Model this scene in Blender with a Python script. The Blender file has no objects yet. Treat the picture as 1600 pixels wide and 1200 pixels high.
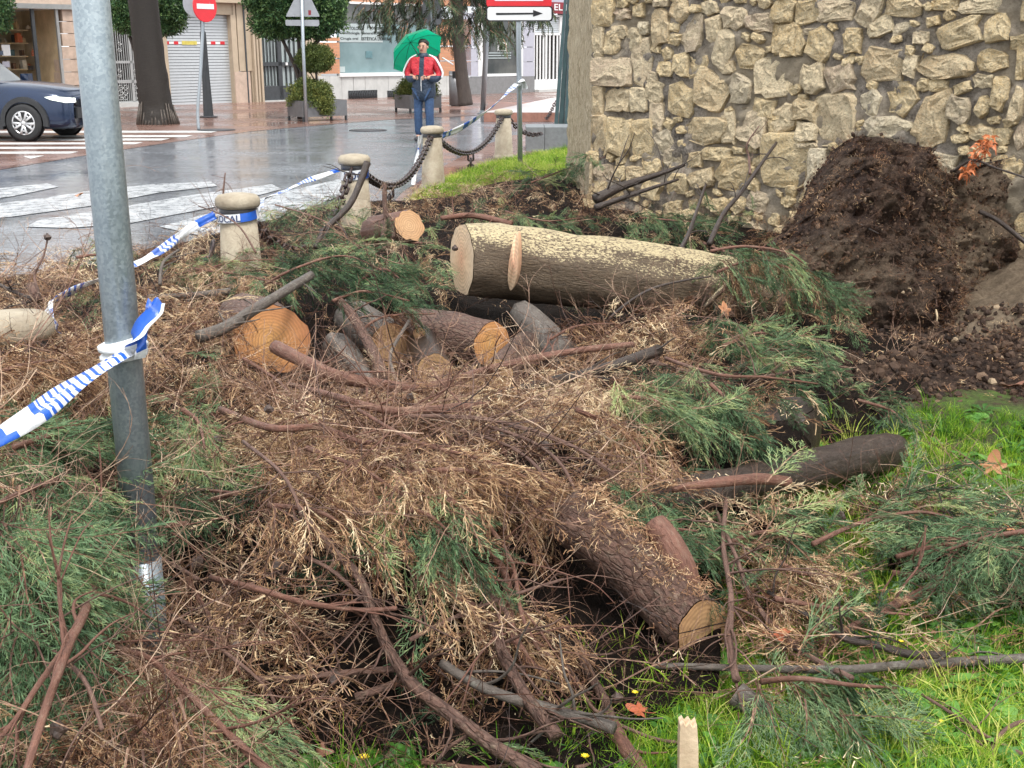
import bpy, bmesh, math, random
import numpy as np
from mathutils import Vector, Matrix, noise, Euler
random.seed(7)
RNG = np.random.default_rng(7)
SC = bpy.context.scene
COL = SC.collection

# ------------------------------------------------------------------ camera, sky, sun, exposure
FPX = 1842.0                       # focal length in pixels of the 1600 px wide photograph
TH = math.radians(15.8)            # downward tilt
CH = 1.7                           # camera height
cam_d = bpy.data.cameras.new('camera'); cam = bpy.data.objects.new('camera', cam_d); COL.objects.link(cam)
cam.location = (0, 0, CH); cam.rotation_euler = (math.pi / 2 - TH, 0, 0)
cam_d.sensor_width = 36; cam_d.lens = 36 * FPX / 1600; cam_d.clip_start = .05; cam_d.clip_end = 2000
SC.camera = cam
W = bpy.data.worlds.new('World'); SC.world = W; W.use_nodes = True
wn, wl = W.node_tree.nodes, W.node_tree.links
wn.clear()
sky = wn.new('ShaderNodeTexSky'); sky.sky_type = 'NISHITA'; sky.sun_disc = False
SUN_EL, SUN_AZ = math.radians(60), math.radians(160)
sky.sun_elevation = SUN_EL; sky.sun_rotation = SUN_AZ; sky.air_density = 1.0; sky.dust_density = 4.0
hs = wn.new('ShaderNodeHueSaturation'); hs.inputs['Saturation'].default_value = .28
mx = wn.new('ShaderNodeMix'); mx.data_type = 'RGBA'; mx.inputs[0].default_value = .72
mx.inputs[7].default_value = (9.2, 9.6, 10.0, 1)
bg = wn.new('ShaderNodeBackground'); bg.inputs['Strength'].default_value = .12
wo = wn.new('ShaderNodeOutputWorld')
wl.new(sky.outputs[0], hs.inputs['Color']); wl.new(hs.outputs[0], mx.inputs[6])
wl.new(mx.outputs[2], bg.inputs['Color']); wl.new(bg.outputs[0], wo.inputs[0])
sd = bpy.data.lights.new('sun', 'SUN'); sd.energy = 1.5; sd.angle = math.radians(12); sd.color = (1, .97, .92)
so = bpy.data.objects.new('sun', sd); COL.objects.link(so)
sdir = Vector((math.sin(SUN_AZ) * math.cos(SUN_EL), math.cos(SUN_AZ) * math.cos(SUN_EL), math.sin(SUN_EL)))
so.rotation_euler = (-sdir).to_track_quat('-Z', 'Y').to_euler(); so.location = (0, -5, 20)
SC.view_settings.view_transform = 'Standard'; SC.view_settings.look = 'None'
SC.view_settings.exposure = .9; SC.view_settings.gamma = 1
SC.render.engine = 'CYCLES'
SC.cycles.use_adaptive_sampling = True; SC.cycles.adaptive_threshold = .02; SC.cycles.max_bounces = 4; SC.cycles.diffuse_bounces = 2; SC.cycles.glossy_bounces = 2; SC.cycles.transmission_bounces = 3; SC.cycles.use_denoising = True

# ------------------------------------------------------------------ picking points of the place by where the photo shows them
FW = np.array([0, math.cos(TH), -math.sin(TH)]); UP = np.array([0, math.sin(TH), math.cos(TH)])
def ray(px, py):
    return FW + np.array([(px - 800) / FPX, 0, 0]) + UP * ((600 - py) / FPX)
def G(px, py, z=0.0):
    d = ray(px, py); t = (z - CH) / d[2]
    return Vector((d[0] * t, d[1] * t, z))
def PY(px, py, Y):
    d = ray(px, py); t = Y / d[1]
    return Vector((d[0] * t, Y, CH + d[2] * t))
def proj(x, y, z):
    x = np.asarray(x, float); y = np.asarray(y, float); z = np.asarray(z, float)
    dp = y * FW[1] + (z - CH) * FW[2]; u = y * UP[1] + (z - CH) * UP[2]
    return 800 + FPX * x / dp, 600 - FPX * u / dp

# ------------------------------------------------------------------ materials
MATS = {}
class NT:
    def __init__(s, name):
        s.m = bpy.data.materials.new(name); s.m.use_nodes = True
        s.n = s.m.node_tree.nodes; s.l = s.m.node_tree.links
        s.b = s.n['Principled BSDF']; MATS[name] = s.m
    def new(s, t, **k):
        x = s.n.new(t)
        for a, v in k.items(): setattr(x, a, v)
        return x
    def val(s, sock, v):
        if hasattr(v, 'is_linked') or hasattr(v, 'links'): s.l.new(v, sock)
        else: sock.default_value = v
    def coord(s, kind='Object', scale=(1, 1, 1), rot=(0, 0, 0)):
        if kind.startswith('@'):
            t = s.new('ShaderNodeAttribute', attribute_name=kind[1:]); o = t.outputs['Vector']
        else:
            t = s.new('ShaderNodeTexCoord'); o = t.outputs[kind]
        mp = s.new('ShaderNodeMapping'); mp.inputs['Scale'].default_value = scale; mp.inputs['Rotation'].default_value = rot
        s.l.new(o, mp.inputs[0]); return mp.outputs[0]
    def noise(s, vec, scale=5, detail=6, rough=.6, dist=0):
        t = s.new('ShaderNodeTexNoise'); t.inputs['Scale'].default_value = scale
        t.inputs['Detail'].default_value = detail; t.inputs['Roughness'].default_value = rough; t.inputs['Distortion'].default_value = dist
        s.l.new(vec, t.inputs['Vector']); return t.outputs['Fac']
    def vor(s, vec, scale=5, feature='F1', out='Distance', rnd=1):
        t = s.new('ShaderNodeTexVoronoi', feature=feature); t.inputs['Scale'].default_value = scale
        t.inputs['Randomness'].default_value = rnd
        s.l.new(vec, t.inputs['Vector']); return t.outputs[out]
    def ramp(s, fac, stops):
        r = s.new('ShaderNodeValToRGB'); e = r.color_ramp.elements
        while len(e) < len(stops): e.new(.5)
        for i, (p, c) in enumerate(stops):
            e[i].position = p; e[i].color = (c[0], c[1], c[2], 1) if not isinstance(c, (int, float)) else (c, c, c, 1)
        s.l.new(fac, r.inputs[0]); return r.outputs[0]
    def mix(s, f, a, b, mode='MIX'):
        x = s.new('ShaderNodeMix', data_type='RGBA', blend_type=mode)
        s.val(x.inputs[0], f)
        for q, v in ((6, a), (7, b)):
            if isinstance(v, tuple): v = (v[0], v[1], v[2], 1)
            s.val(x.inputs[q], v)
        return x.outputs[2]
    def math(s, op, a, b=0.0):
        x = s.new('ShaderNodeMath', operation=op); s.val(x.inputs[0], a); s.val(x.inputs[1], b); return x.outputs[0]
    def set(s, color=None, rough=None, spec=None, metal=None):
        if color is not None:
            if isinstance(color, tuple): color = (color[0], color[1], color[2], 1)
            s.val(s.b.inputs['Base Color'], color)
        if rough is not None: s.val(s.b.inputs['Roughness'], rough)
        if spec is not None: s.val(s.b.inputs['Specular IOR Level'], spec)
        if metal is not None: s.val(s.b.inputs['Metallic'], metal)
        return s
    def bump(s, h, dist=.01, strength=1):
        b = s.new('ShaderNodeBump'); b.inputs['Distance'].default_value = dist; b.inputs['Strength'].default_value = strength
        s.l.new(h, b.inputs['Height']); s.l.new(b.outputs[0], s.b.inputs['Normal']); return s

def simple(name, col, rough=.6, metal=0, var=.25, scale=8, bump=0, spec=.5):
    t = NT(name); v = t.coord(); n = t.noise(v, scale, 6, .65)
    lo = tuple(c * (1 - var) for c in col); hi = tuple(min(1, c * (1 + var)) for c in col)
    t.set(t.ramp(n, [(.3, lo), (.7, hi)]), rough, spec, metal)
    if bump: t.bump(n, bump)
    return t.m

def m_bark(name, dark, lite, lichen=None, chips=None, along=9, around=50, rough=.62, bumpd=.012, crack=0.0):
    t = NT(name); v = t.coord('@bk', (around, around, along)); n = t.math('ADD', t.math('MULTIPLY', t.noise(v, 1, 8, .75, .8), .62), t.math('MULTIPLY', t.noise(t.coord('@bk', (90, 90, 60)), 1, 5, .7), .38))
    v2 = t.coord('@bk', (9, 9, 5)); n2 = t.noise(v2, 1, 5, .6)
    wv = t.new('ShaderNodeVectorMath', operation='ADD'); nn_ = t.new('ShaderNodeTexNoise'); nn_.inputs['Scale'].default_value = 1.3; t.l.new(t.coord('@bk', (around * .6, around * .6, 14)), nn_.inputs['Vector']); t.l.new(t.coord('@bk', (around * .75, around * .75, along * 1.6)), wv.inputs[0]); t.l.new(nn_.outputs['Color'], wv.inputs[1]); crk = t.ramp(t.vor(wv.outputs[0], 1.0, 'DISTANCE_TO_EDGE'), [(.0, 0.0), (.16, 1.0)])
    c = t.ramp(n, [(.32, dark), (.5, tuple((a + b) / 2 for a, b in zip(dark, lite))), (.68, lite)])
    c = t.mix(t.ramp(n2, [(.4, 0.0), (.65, .55)]), c, tuple(x * .55 for x in lite))
    if lichen: c = t.mix(t.ramp(t.noise(v2, 4.5, 8, .85), [(.52, 0.0), (.66, .6)]), c, lichen)
    if chips:
        g = t.new('ShaderNodeNewGeometry'); sx = t.new('ShaderNodeSeparateXYZ'); t.l.new(g.outputs['Normal'], sx.inputs[0])
        k = t.math('MULTIPLY', t.ramp(sx.outputs[2], [(.1, 0.0), (.75, 1.0)]), 1.0)
        vv = t.coord('@bk', (120, 120, 55)); nn = t.noise(vv, 1, 4, .7)
        v4 = t.coord('@bk', (14, 14, 9)); n4_ = t.noise(v4, 1, 4, .7); f = t.ramp(t.math('ADD', t.math('MULTIPLY', k, .27), t.math('ADD', nn, t.math('MULTIPLY', n4_, .22))), [(.80, 0.0), (.88, .9)])
        c = t.mix(f, c, chips)
    if crack: c = t.mix(t.math('MULTIPLY', t.math('SUBTRACT', 1.0, crk), crack), c, tuple(x * .6 for x in dark))
    t.set(c, rough, .4); t.bump(t.math('ADD', n, t.math('MULTIPLY', crk, crack)), bumpd); return t.m
m_bark('bark_brown', (.016, .009, .007), (.24, .13, .095), crack=.35, around=64, along=13, lichen=(.30, .24, .17))
m_bark('bark_trunk', (.03, .02, .013), (.19, .135, .085), chips=(.56, .46, .27), along=8, crack=.16, around=60, bumpd=.012)
m_bark('bark_red', (.04, .016, .012), (.30, .14, .095), lichen=(.33, .24, .17), around=70)
m_bark('bark_grey', (.03, .025, .022), (.19, .155, .13), lichen=(.32, .31, .26))
m_bark('bark_wet', (.012, .009, .008), (.07, .048, .038), rough=.35, lichen=(.13, .10, .08))
m_bark('twig_bark', (.035, .018, .014), (.28, .16, .12), around=90)
m_bark('palm_bark', (.010, .008, .007), (.042, .033, .026), along=60, around=10, bumpd=.02)
m_bark('cedar_bark', (.04, .03, .025), (.16, .12, .10), along=4, around=25)
def m_cut(name, core, mid, edge, ringscale=34):
    t = NT(name); v = t.coord('@bk', (1, 1, 1)); l = t.new('ShaderNodeVectorMath', operation='LENGTH'); t.l.new(v, l.inputs[0])
    nz = t.noise(v, 9, 4, .6)
    rr = t.math('ADD', l.outputs['Value'], t.math('MULTIPLY', nz, .035))
    w = t.math('SINE', t.math('MULTIPLY', rr, ringscale * 12))
    n2 = t.noise(v, 3, 5, .6)
    base = t.ramp(t.math('ADD', t.math('MULTIPLY', l.outputs['Value'], 3.2), t.math('MULTIPLY', n2, .5)), [(.25, core), (.6, mid), (.95, edge)])
    c = t.mix(t.math('MULTIPLY', t.math('ADD', w, 1.0), .22), base, tuple(x * .45 for x in mid))
    c = t.mix(t.ramp(t.noise(v, 40, 3, .6), [(.5, 0.0), (.8, .35)]), c, tuple(x * .4 for x in core))
    t.set(c, .6, .35); t.bump(t.noise(v, 60, 4, .6), .002); return t.m
m_cut('cut_orange', (.66, .36, .13), (.60, .28, .11), (.38, .15, .07))
m_cut('cut_tan', (.54, .33, .17), (.48, .27, .13), (.32, .15, .08))
m_cut('cut_pale', (.68, .36, .22), (.75, .52, .33), (.72, .55, .38), 25)
m_cut('cut_old', (.24, .13, .06), (.36, .22, .10), (.20, .12, .06), 25)

def m_leaf(name, stops, rough=.55, trans=.0, spec=.35):
    t = NT(name); a = t.new('ShaderNodeAttribute', attribute_name='tint'); a.attribute_type = 'INSTANCER'
    tc = t.new('ShaderNodeTexCoord'); n = t.noise(tc.outputs['Object'], 30, 3, .6)
    f = t.math('ADD', t.math('MULTIPLY', t.math('SUBTRACT', n, .5), 1.3), a.outputs['Fac'])
    t.set(t.ramp(f, stops), rough, spec)
    if trans:
        tr = t.new('ShaderNodeBsdfTranslucent'); ms = t.new('ShaderNodeMixShader'); ms.inputs[0].default_value = trans
        t.l.new(t.ramp(f, stops), tr.inputs[0]); o = t.n['Material Output']
        t.l.new(t.b.outputs[0], ms.inputs[1]); t.l.new(tr.outputs[0], ms.inputs[2]); t.l.new(ms.outputs[0], o.inputs[0])
    return t.m
m_leaf('leaf_green', [(0, (.006, .016, .008)), (.35, (.04, .085, .036)), (.65, (.145, .235, .11)), (1, (.42, .48, .20))], trans=.22)
m_leaf('leaf_dry', [(0, (.02, .008, .005)), (.3, (.13, .052, .025)), (.6, (.38, .215, .112)), (.85, (.66, .46, .26)), (1, (.84, .68, .44))], trans=.12)
m_leaf('leaf_twig', [(0, (.018, .009, .007)), (.5, (.11, .052, .035)), (.85, (.32, .19, .125)), (1, (.50, .36, .25))])
m_leaf('leaf_grass', [(0, (.015, .045, .006)), (.4, (.085, .22, .015)), (.75, (.30, .46, .03)), (1, (.66, .64, .18))], trans=.35)
m_leaf('leaf_weed', [(0, (.03, .09, .015)), (.6, (.09, .24, .035)), (1, (.17, .34, .06))], trans=.25, rough=.4)
m_leaf('leaf_citrus', [(0, (.01, .03, .01)), (.5, (.045, .11, .04)), (1, (.17, .27, .09))], rough=.35, trans=.1)
m_leaf('leaf_cedar', [(0, (.012, .025, .012)), (.5, (.045, .075, .035)), (1, (.13, .17, .08))])
m_leaf('leaf_hedge', [(0, (.03, .05, .012)), (.5, (.10, .14, .035)), (1, (.24, .24, .06))], trans=.15)
m_leaf('soil_bit', [(0, (.015, .01, .008)), (.5, (.06, .037, .026)), (.85, (.16, .10, .065)), (1, (.38, .29, .19))], rough=.8, spec=.2)
m_leaf('chip_mix', [(0, (.30, .18, .08)), (.6, (.52, .36, .17)), (1, (.68, .52, .30))], rough=.7)

# ------------------------------------------------------------------ mesh helpers
def tag(o, label=None, cat=None, group=None, kind=None):
    if label: o['label'] = label
    if cat: o['category'] = cat
    if group: o['group'] = group
    if kind: o['kind'] = kind
    return o
def empty(name, loc=(0, 0, 0), label=None, cat=None, group=None, rot=(0, 0, 0)):
    o = bpy.data.objects.new(name, None); COL.objects.link(o); o.location = loc; o.rotation_euler = rot; o.empty_display_size = .1
    return tag(o, label, cat, group)
def mesh_obj(name, me, parent=None):
    o = bpy.data.objects.new(name, me); COL.objects.link(o)
    if parent: o.parent = parent
    return o
class MB:
    def __init__(s): s.v = []; s.f = []; s.mi = []; s.bk = []; s.sm = []
    def add(s, vs, fs, mi=0, bk=None, smooth=False):
        b = len(s.v); s.v += [tuple(p) for p in vs]; s.f += [tuple(b + i for i in f) for f in fs]
        s.mi += [mi] * len(fs); s.sm += [smooth] * len(fs)
        s.bk += [tuple(p) for p in bk] if bk is not None else [tuple(p) for p in vs]
        return s
    def box(s, x0, y0, z0, x1, y1, z1, mi=0, M=None):
        vs = [Vector(p) for p in ((x0, y0, z0), (x1, y0, z0), (x1, y1, z0), (x0, y1, z0), (x0, y0, z1), (x1, y0, z1), (x1, y1, z1), (x0, y1, z1))]
        if M: vs = [M @ p for p in vs]
        return s.add(vs, [(3, 2, 1, 0), (4, 5, 6, 7), (0, 1, 5, 4), (1, 2, 6, 5), (2, 3, 7, 6), (3, 0, 4, 7)], mi)
    def lathe(s, prof, n=20, c=(0, 0, 0), mi=0, M=None, smooth=True, jit=0):
        vs = []; fs = []; m = len(prof)
        for i in range(n):
            a = 2 * math.pi * i / n
            for r, z in prof:
                q = 1 + jit * noise.noise(Vector((math.cos(a) * 2, math.sin(a) * 2, z * 6)))
                p = Vector((c[0] + r * q * math.cos(a), c[1] + r * q * math.sin(a), c[2] + z)); vs.append(M @ p if M else p)
        for i in range(n):
            j = (i + 1) % n
            for k in range(m - 1): fs.append((i * m + k, j * m + k, j * m + k + 1, i * m + k + 1))
        if prof[-1][0] > 1e-4: fs.append(tuple(i * m + m - 1 for i in range(n)))
        if prof[0][0] > 1e-4: fs.append(tuple(i * m for i in reversed(range(n))))
        return s.add(vs, fs, mi, smooth=smooth)
    def tube(s, pts, radii, sides=8, mi=0, amp=0.0, seed=0, cap=(True, True), n0=None, n1=None, smooth=True, smoothpath=True, flat=1.0, freq=3.0):
        pts = [Vector(p) for p in pts]
        if not hasattr(radii, '__len__'): radii = [radii] * len(pts)
        if smoothpath and len(pts) > 2: pts, radii = catmull(pts, radii, 5)
        n = len(pts); T = []
        for i in range(n):
            d = pts[min(i + 1, n - 1)] - pts[max(i - 1, 0)]
            T.append(d.normalized() if d.length > 1e-9 else Vector((0, 0, 1)))
        ref = Vector((0, 0, 1)) if abs(T[0].z) < .8 else Vector((0, 1, 0))
        N = (ref - T[0] * ref.dot(T[0])).normalized(); vs = []; bk = []; L = 0; rings = []
        for i in range(n):
            N = (N - T[i] * N.dot(T[i])).normalized(); B = T[i].cross(N)
            if i: L += (pts[i] - pts[i - 1]).length
            ring = []
            for k in range(sides):
                a = 2 * math.pi * k / sides; ca, sa = math.cos(a), math.sin(a)
                q = 1.0
                if amp:
                    q += amp * noise.noise(Vector((ca * freq * .5 + seed, sa * freq * .5, L * freq))) + amp * .5 * noise.noise(Vector((ca * 2.3, sa * 2.3 + seed, L * freq * 2.7)))
                off = (N * ca * flat + B * sa) * radii[i] * q
                if n0 is not None and i < 9: off -= T[i] * ((1 - i / 9) * (off.dot(n0) / T[i].dot(n0)))
                if n1 is not None and n - 1 - i < 9: off -= T[i] * ((1 - (n - 1 - i) / 9) * (off.dot(n1) / T[i].dot(n1)))
                ring.append(pts[i] + off); bk.append((ca * radii[i] + seed * .37, sa * radii[i], L))
            rings.append(ring); vs += ring
        fs = [(i * sides + k, i * sides + (k + 1) % sides, (i + 1) * sides + (k + 1) % sides, (i + 1) * sides + k) for i in range(n - 1) for k in range(sides)]
        if cap[0]: fs.append(tuple(reversed(range(sides))))
        if cap[1]: fs.append(tuple((n - 1) * sides + k for k in range(sides)))
        s.add(vs, fs, mi, bk, smooth)
        return rings, T
    def build(s, name, mats, parent=None):
        me = bpy.data.meshes.new(name); me.from_pydata(s.v, [], s.f)
        if isinstance(mats, str): mats = [mats]
        for m in mats: me.materials.append(MATS[m])
        me.polygons.foreach_set('material_index', s.mi); me.polygons.foreach_set('use_smooth', s.sm)
        a = me.attributes.new('bk', 'FLOAT_VECTOR', 'POINT'); a.data.foreach_set('vector', np.array(s.bk, 'f').ravel())
        me.update(); return mesh_obj(name, me, parent)
def catmull(P, R, k):
    out = []; ro = []; n = len(P)
    for i in range(n - 1):
        p0, p1, p2, p3 = P[max(i - 1, 0)], P[i], P[i + 1], P[min(i + 2, n - 1)]
        for j in range(k):
            t = j / k
            out.append(.5 * ((2 * p1) + (p2 - p0) * t + (2 * p0 - 5 * p1 + 4 * p2 - p3) * t * t + (3 * p1 - p0 - 3 * p2 + p3) * t ** 3))
            ro.append(R[i] * (1 - t) + R[i + 1] * t)
    out.append(P[-1]); ro.append(R[-1]); return out, ro
def text_mesh(txt, size, name='lettering', mat='ink', parent=None, M=None, depth=.0, bold=0):
    cu = bpy.data.curves.new(name, 'FONT'); cu.body = txt; cu.size = size; cu.extrude = depth; cu.offset = bold; cu.resolution_u = 3
    o = bpy.data.objects.new(name, cu); me = bpy.data.meshes.new_from_object(o); bpy.data.objects.remove(o)
    me.name = name; me.materials.clear(); me.materials.append(MATS[mat])
    if M is not None: me.transform(M)
    return mesh_obj(name, me, parent)

# ------------------------------------------------------------------ instanced stuff (foliage, twigs, grass, crumbs)
def proto_collection(name, meshes):
    c = bpy.data.collections.new(name)
    for i, me in enumerate(meshes):
        o = bpy.data.objects.new('%s_%02d' % (name, i), me); c.objects.link(o)
    return c
def scatter(name, coll, nproto, pts, rots, scales, tints, parent=None, idx=None):
    n = len(pts); me = bpy.data.meshes.new(name); me.vertices.add(n)
    me.vertices.foreach_set('co', np.asarray(pts, 'f').ravel())
    def at(nm, ty, data, key):
        a = me.attributes.new(nm, ty, 'POINT'); a.data.foreach_set(key, np.asarray(data).ravel())
    at('rot', 'FLOAT_VECTOR', np.asarray(rots, 'f'), 'vector'); at('scl', 'FLOAT', np.asarray(scales, 'f'), 'value')
    at('tint', 'FLOAT', np.asarray(tints, 'f'), 'value')
    at('idx', 'INT', (RNG.integers(0, nproto, n) if idx is None else idx).astype('i'), 'value')
    o = mesh_obj(name, me, parent)
    ng = bpy.data.node_groups.new(name + '_nodes', 'GeometryNodeTree')
    ng.interface.new_socket('Geometry', in_out='INPUT', socket_type='NodeSocketGeometry')
    ng.interface.new_socket('Geometry', in_out='OUTPUT', socket_type='NodeSocketGeometry')
    N, L = ng.nodes, ng.links
    gi, go = N.new('NodeGroupInput'), N.new('NodeGroupOutput'); ip = N.new('GeometryNodeInstanceOnPoints')
    ci = N.new('GeometryNodeCollectionInfo'); ci.inputs['Collection'].default_value = coll; ci.inputs['Separate Children'].default_value = True
    def attr(nm, ty):
        a = N.new('GeometryNodeInputNamedAttribute'); a.data_type = ty; a.inputs[0].default_value = nm; return a.outputs[0]
    e2r = N.new('FunctionNodeEulerToRotation'); L.new(attr('rot', 'FLOAT_VECTOR'), e2r.inputs[0])
    m2p = N.new('GeometryNodeMeshToPoints')
    L.new(gi.outputs[0], m2p.inputs[0]); L.new(m2p.outputs[0], ip.inputs['Points']); L.new(ci.outputs[0], ip.inputs['Instance']); ip.inputs['Pick Instance'].default_value = True
    L.new(attr('idx', 'INT'), ip.inputs['Instance Index']); L.new(e2r.outputs[0], ip.inputs['Rotation']); L.new(attr('scl', 'FLOAT'), ip.inputs['Scale'])
    L.new(ip.outputs[0], go.inputs[0])
    md = o.modifiers.new('scatter', 'NODES'); md.node_group = ng
    o['kind'] = 'stuff'; return o
def ribbon(V, F, pts, w0, w1, nrm=None):
    """flat strip through pts; V,F python lists"""
    n = len(pts)
    for i, p in enumerate(pts):
        d = pts[min(i + 1, n - 1)] - pts[max(i - 1, 0)]
        s = d.cross(nrm if nrm is not None else Vector((0, 0, 1)))
        if s.length < 1e-9: s = Vector((0, 1, 0))
        s = s.normalized() * ((w0 + (w1 - w0) * i / (n - 1)) / 2)
        V.append(p - s); V.append(p + s)
    b = len(V) - 2 * n
    for i in range(n - 1): F.append((b + 2 * i, b + 2 * i + 1, b + 2 * i + 3, b + 2 * i + 2))
def rv(a): return Vector((random.uniform(-a, a), random.uniform(-a, a), random.uniform(-a, a)))
def plain_mesh(name, V, F, mat, mi=None):
    me = bpy.data.meshes.new(name); me.from_pydata([tuple(v) for v in V], [], F)
    for m in ([mat] if isinstance(mat, str) else mat): me.materials.append(MATS[m])
    if mi is not None: me.polygons.foreach_set('material_index', mi)
    me.update(); return me
def spray(seed, L=.28, dry=False, side=15, sub=9, w=.0024, curl=.0, mat='leaf_green'):
    random.seed(seed); V = []; F = []; MI = []
    p = Vector((0, 0, 0)); d = Vector((1, random.uniform(-.15, .15), .1)).normalized(); main = [p]
    seg = 9
    bend = Vector((0, random.uniform(-.12, .12), -.07 - curl))
    for i in range(seg):
        d = (d + bend + rv(.07 if not dry else .16)).normalized(); p = p + d * (L / seg); main.append(p)
    ribbon(V, F, main, w * 1.7, w * .8); f0 = len(F); MI += [1] * f0
    ribbon(V, F, main, w * 1.7, w * .8, Vector((0, 1, 0))); MI += [1] * (len(F) - f0)
    for k in range(side):
        t = .12 + .85 * k / side; q = t * seg; i = int(q); o = main[i].lerp(main[min(i + 1, seg)], q - i)
        dd = (main[min(i + 1, seg)] - main[i]).normalized(); sgn = 1 if k % 2 else -1
        d = (dd * random.uniform(.7, 1.1) + Vector((0, sgn * random.uniform(.5, .9), random.uniform(-.25, .35)))).normalized()
        l = L * random.uniform(.26, .5) * (1.15 - t * .75); pts = [o]; p = o
        if dry and random.random() < .25: continue
        for j in range(4):
            d = (d + dd * .12 + Vector((0, 0, -.05 - curl)) + rv(.1 if not dry else .26)).normalized(); p = p + d * (l / 4); pts.append(p)
        b = len(F); ribbon(V, F, pts, w, w * .55, rv(1).normalized()); MI += [0] * (len(F) - b)
        for j in range(sub):
            tt = .15 + .85 * j / sub; qq = tt * 4; ii = min(3, int(qq)); oo = pts[ii].lerp(pts[ii + 1], qq - ii)
            if dry and random.random() < .3: continue
            e = (pts[ii + 1] - pts[ii]).normalized(); s2 = 1 if j % 2 else -1
            sd_ = e.cross(Vector((0, 0, 1))).normalized() * s2
            e = (e + sd_ * random.uniform(.35, .8) + rv(.25)).normalized()
            l2 = l * random.uniform(.18, .42) * (1.2 - tt * .6)
            m = oo + e * l2 * .5; e2 = (e + rv(.3 if not dry else .6)).normalized()
            b = len(F); ribbon(V, F, [oo, m, m + e2 * l2 * .5], w * .9, w * .5, rv(1).normalized()); MI += [0] * (len(F) - b)
    return plain_mesh('spray', V, F, [mat, 'leaf_twig'], MI)
def twig(seed, L=.5, n=4, w=.005):
    random.seed(seed); V = []; F = []
    def br(o, d, l, w, lev):
        k = 6; pts = [o]; p = o; cur = rv(.12)
        for i in range(k):
            d = (d + cur * 1.9 + rv(.14)).normalized(); p = p + d * (l / k); pts.append(p)
        n_ = len(pts)
        b = len(V)
        for i, q in enumerate(pts):
            dd = (pts[min(i + 1, n_ - 1)] - pts[max(i - 1, 0)]).normalized(); a = dd.cross(Vector((0, .3, 1))).normalized(); c = dd.cross(a)
            r = w * (1 - .6 * i / k) / 2
            for g in range(3):
                an = g * 2.094; V.append(q + a * math.cos(an) * r + c * math.sin(an) * r)
        for i in range(k):
            for g in range(3): F.append((b + i * 3 + g, b + i * 3 + (g + 1) % 3, b + i * 3 + 3 + (g + 1) % 3, b + i * 3 + 3 + g))
        if lev:
            for j in range(n):
                t = random.uniform(.2, .95); i = int(t * k)
                br(pts[i], (dd0(pts, i) + rv(.8)).normalized(), l * random.uniform(.3, .6), w * .5, lev - 1)
    def dd0(pts, i): return (pts[min(i + 1, len(pts) - 1)] - pts[max(i - 1, 0)]).normalized()
    br(Vector((0, 0, 0)), Vector((1, 0, .1)), L, w, 2)
    return plain_mesh('twig', V, F, 'leaf_twig')
def tuft(seed, h=.07, n=16, r=.03, w=.0032, mat='leaf_grass'):
    random.seed(seed); V = []; F = []
    for i in range(n):
        a = random.uniform(0, 6.28); rr = r * math.sqrt(random.random()); o = Vector((math.cos(a) * rr, math.sin(a) * rr, 0))
        hh = h * random.uniform(.45, 1.2); le = Vector((math.cos(a + random.uniform(-1, 1)), math.sin(a + random.uniform(-1, 1)), 0)) * random.uniform(.15, .9)
        pts = [o]
        for j in range(1, 4):
            t = j / 3; pts.append(o + Vector((0, 0, hh * (t - .25 * t * t * le.length))) + le * hh * t * t)
        ribbon(V, F, pts, w * random.uniform(.8, 1.3), w * .15, Vector((math.sin(a), -math.cos(a), .3)).cross(Vector((0, 0, 1))) + rv(.5))
    return plain_mesh('tuft', V, F, mat)
def weed(seed, n=9, L=.07, mat='leaf_weed', lift=.5, wf=.35):
    random.seed(seed); V = []; F = []
    for i in range(n):
        a = 6.283 * i / n + random.uniform(-.3, .3); l = L * random.uniform(.6, 1.2); up = random.uniform(.15, lift + .2); d = Vector((math.cos(a), math.sin(a), 0)); s = Vector((-d.y, d.x, 0))
        b = len(V); ww = l * wf * random.uniform(.7, 1.2)
        prof = [(0, .06), (.3, .35), (.6, 1), (.85, .75), (1, .05)]
        for t, q in prof:
            c = d * l * t + Vector((0, 0, l * (up * t - .5 * t * t * .6))) + Vector((0, 0, .004))
            V += [c - s * ww * q * .5 + Vector((0, 0, ww * .15 * q)), c, c + s * ww * q * .5 + Vector((0, 0, ww * .15 * q))]
        for j in range(4):
            for g in range(2): F.append((b + j * 3 + g, b + j * 3 + g + 1, b + j * 3 + 4 + g, b + j * 3 + 3 + g))
    return plain_mesh('weed', V, F, mat)
def leafball(seed, n=26, R=.16, l=.09, mat='leaf_citrus', w=.4):
    random.seed(seed); V = []; F = []
    for i in range(n):
        o = rv(1).normalized() * R * random.random() ** .5; d = (o.normalized() + rv(.8)).normalized(); s = d.cross(rv(1)).normalized(); ll = l * random.uniform(.6, 1.2)
        u = d.cross(s) * .12 * ll
        b = len(V); V += [o, o + d * ll * .5 + s * ll * w * .5 + u, o + d * ll, o + d * ll * .5 - s * ll * w * .5 + u]; F += [(b, b + 1, b + 2), (b, b + 2, b + 3)]
    return plain_mesh('leaf_cluster', V, F, mat)
def crumb(seed, mat='soil_bit'):
    random.seed(seed); bm = bmesh.new(); bmesh.ops.create_icosphere(bm, subdivisions=1, radius=1)
    for v in bm.verts: v.co *= random.uniform(.6, 1.25); v.co.z *= .7
    me = bpy.data.meshes.new('crumb'); bm.to_mesh(me); bm.free(); me.materials.append(MATS[mat]); return me
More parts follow.
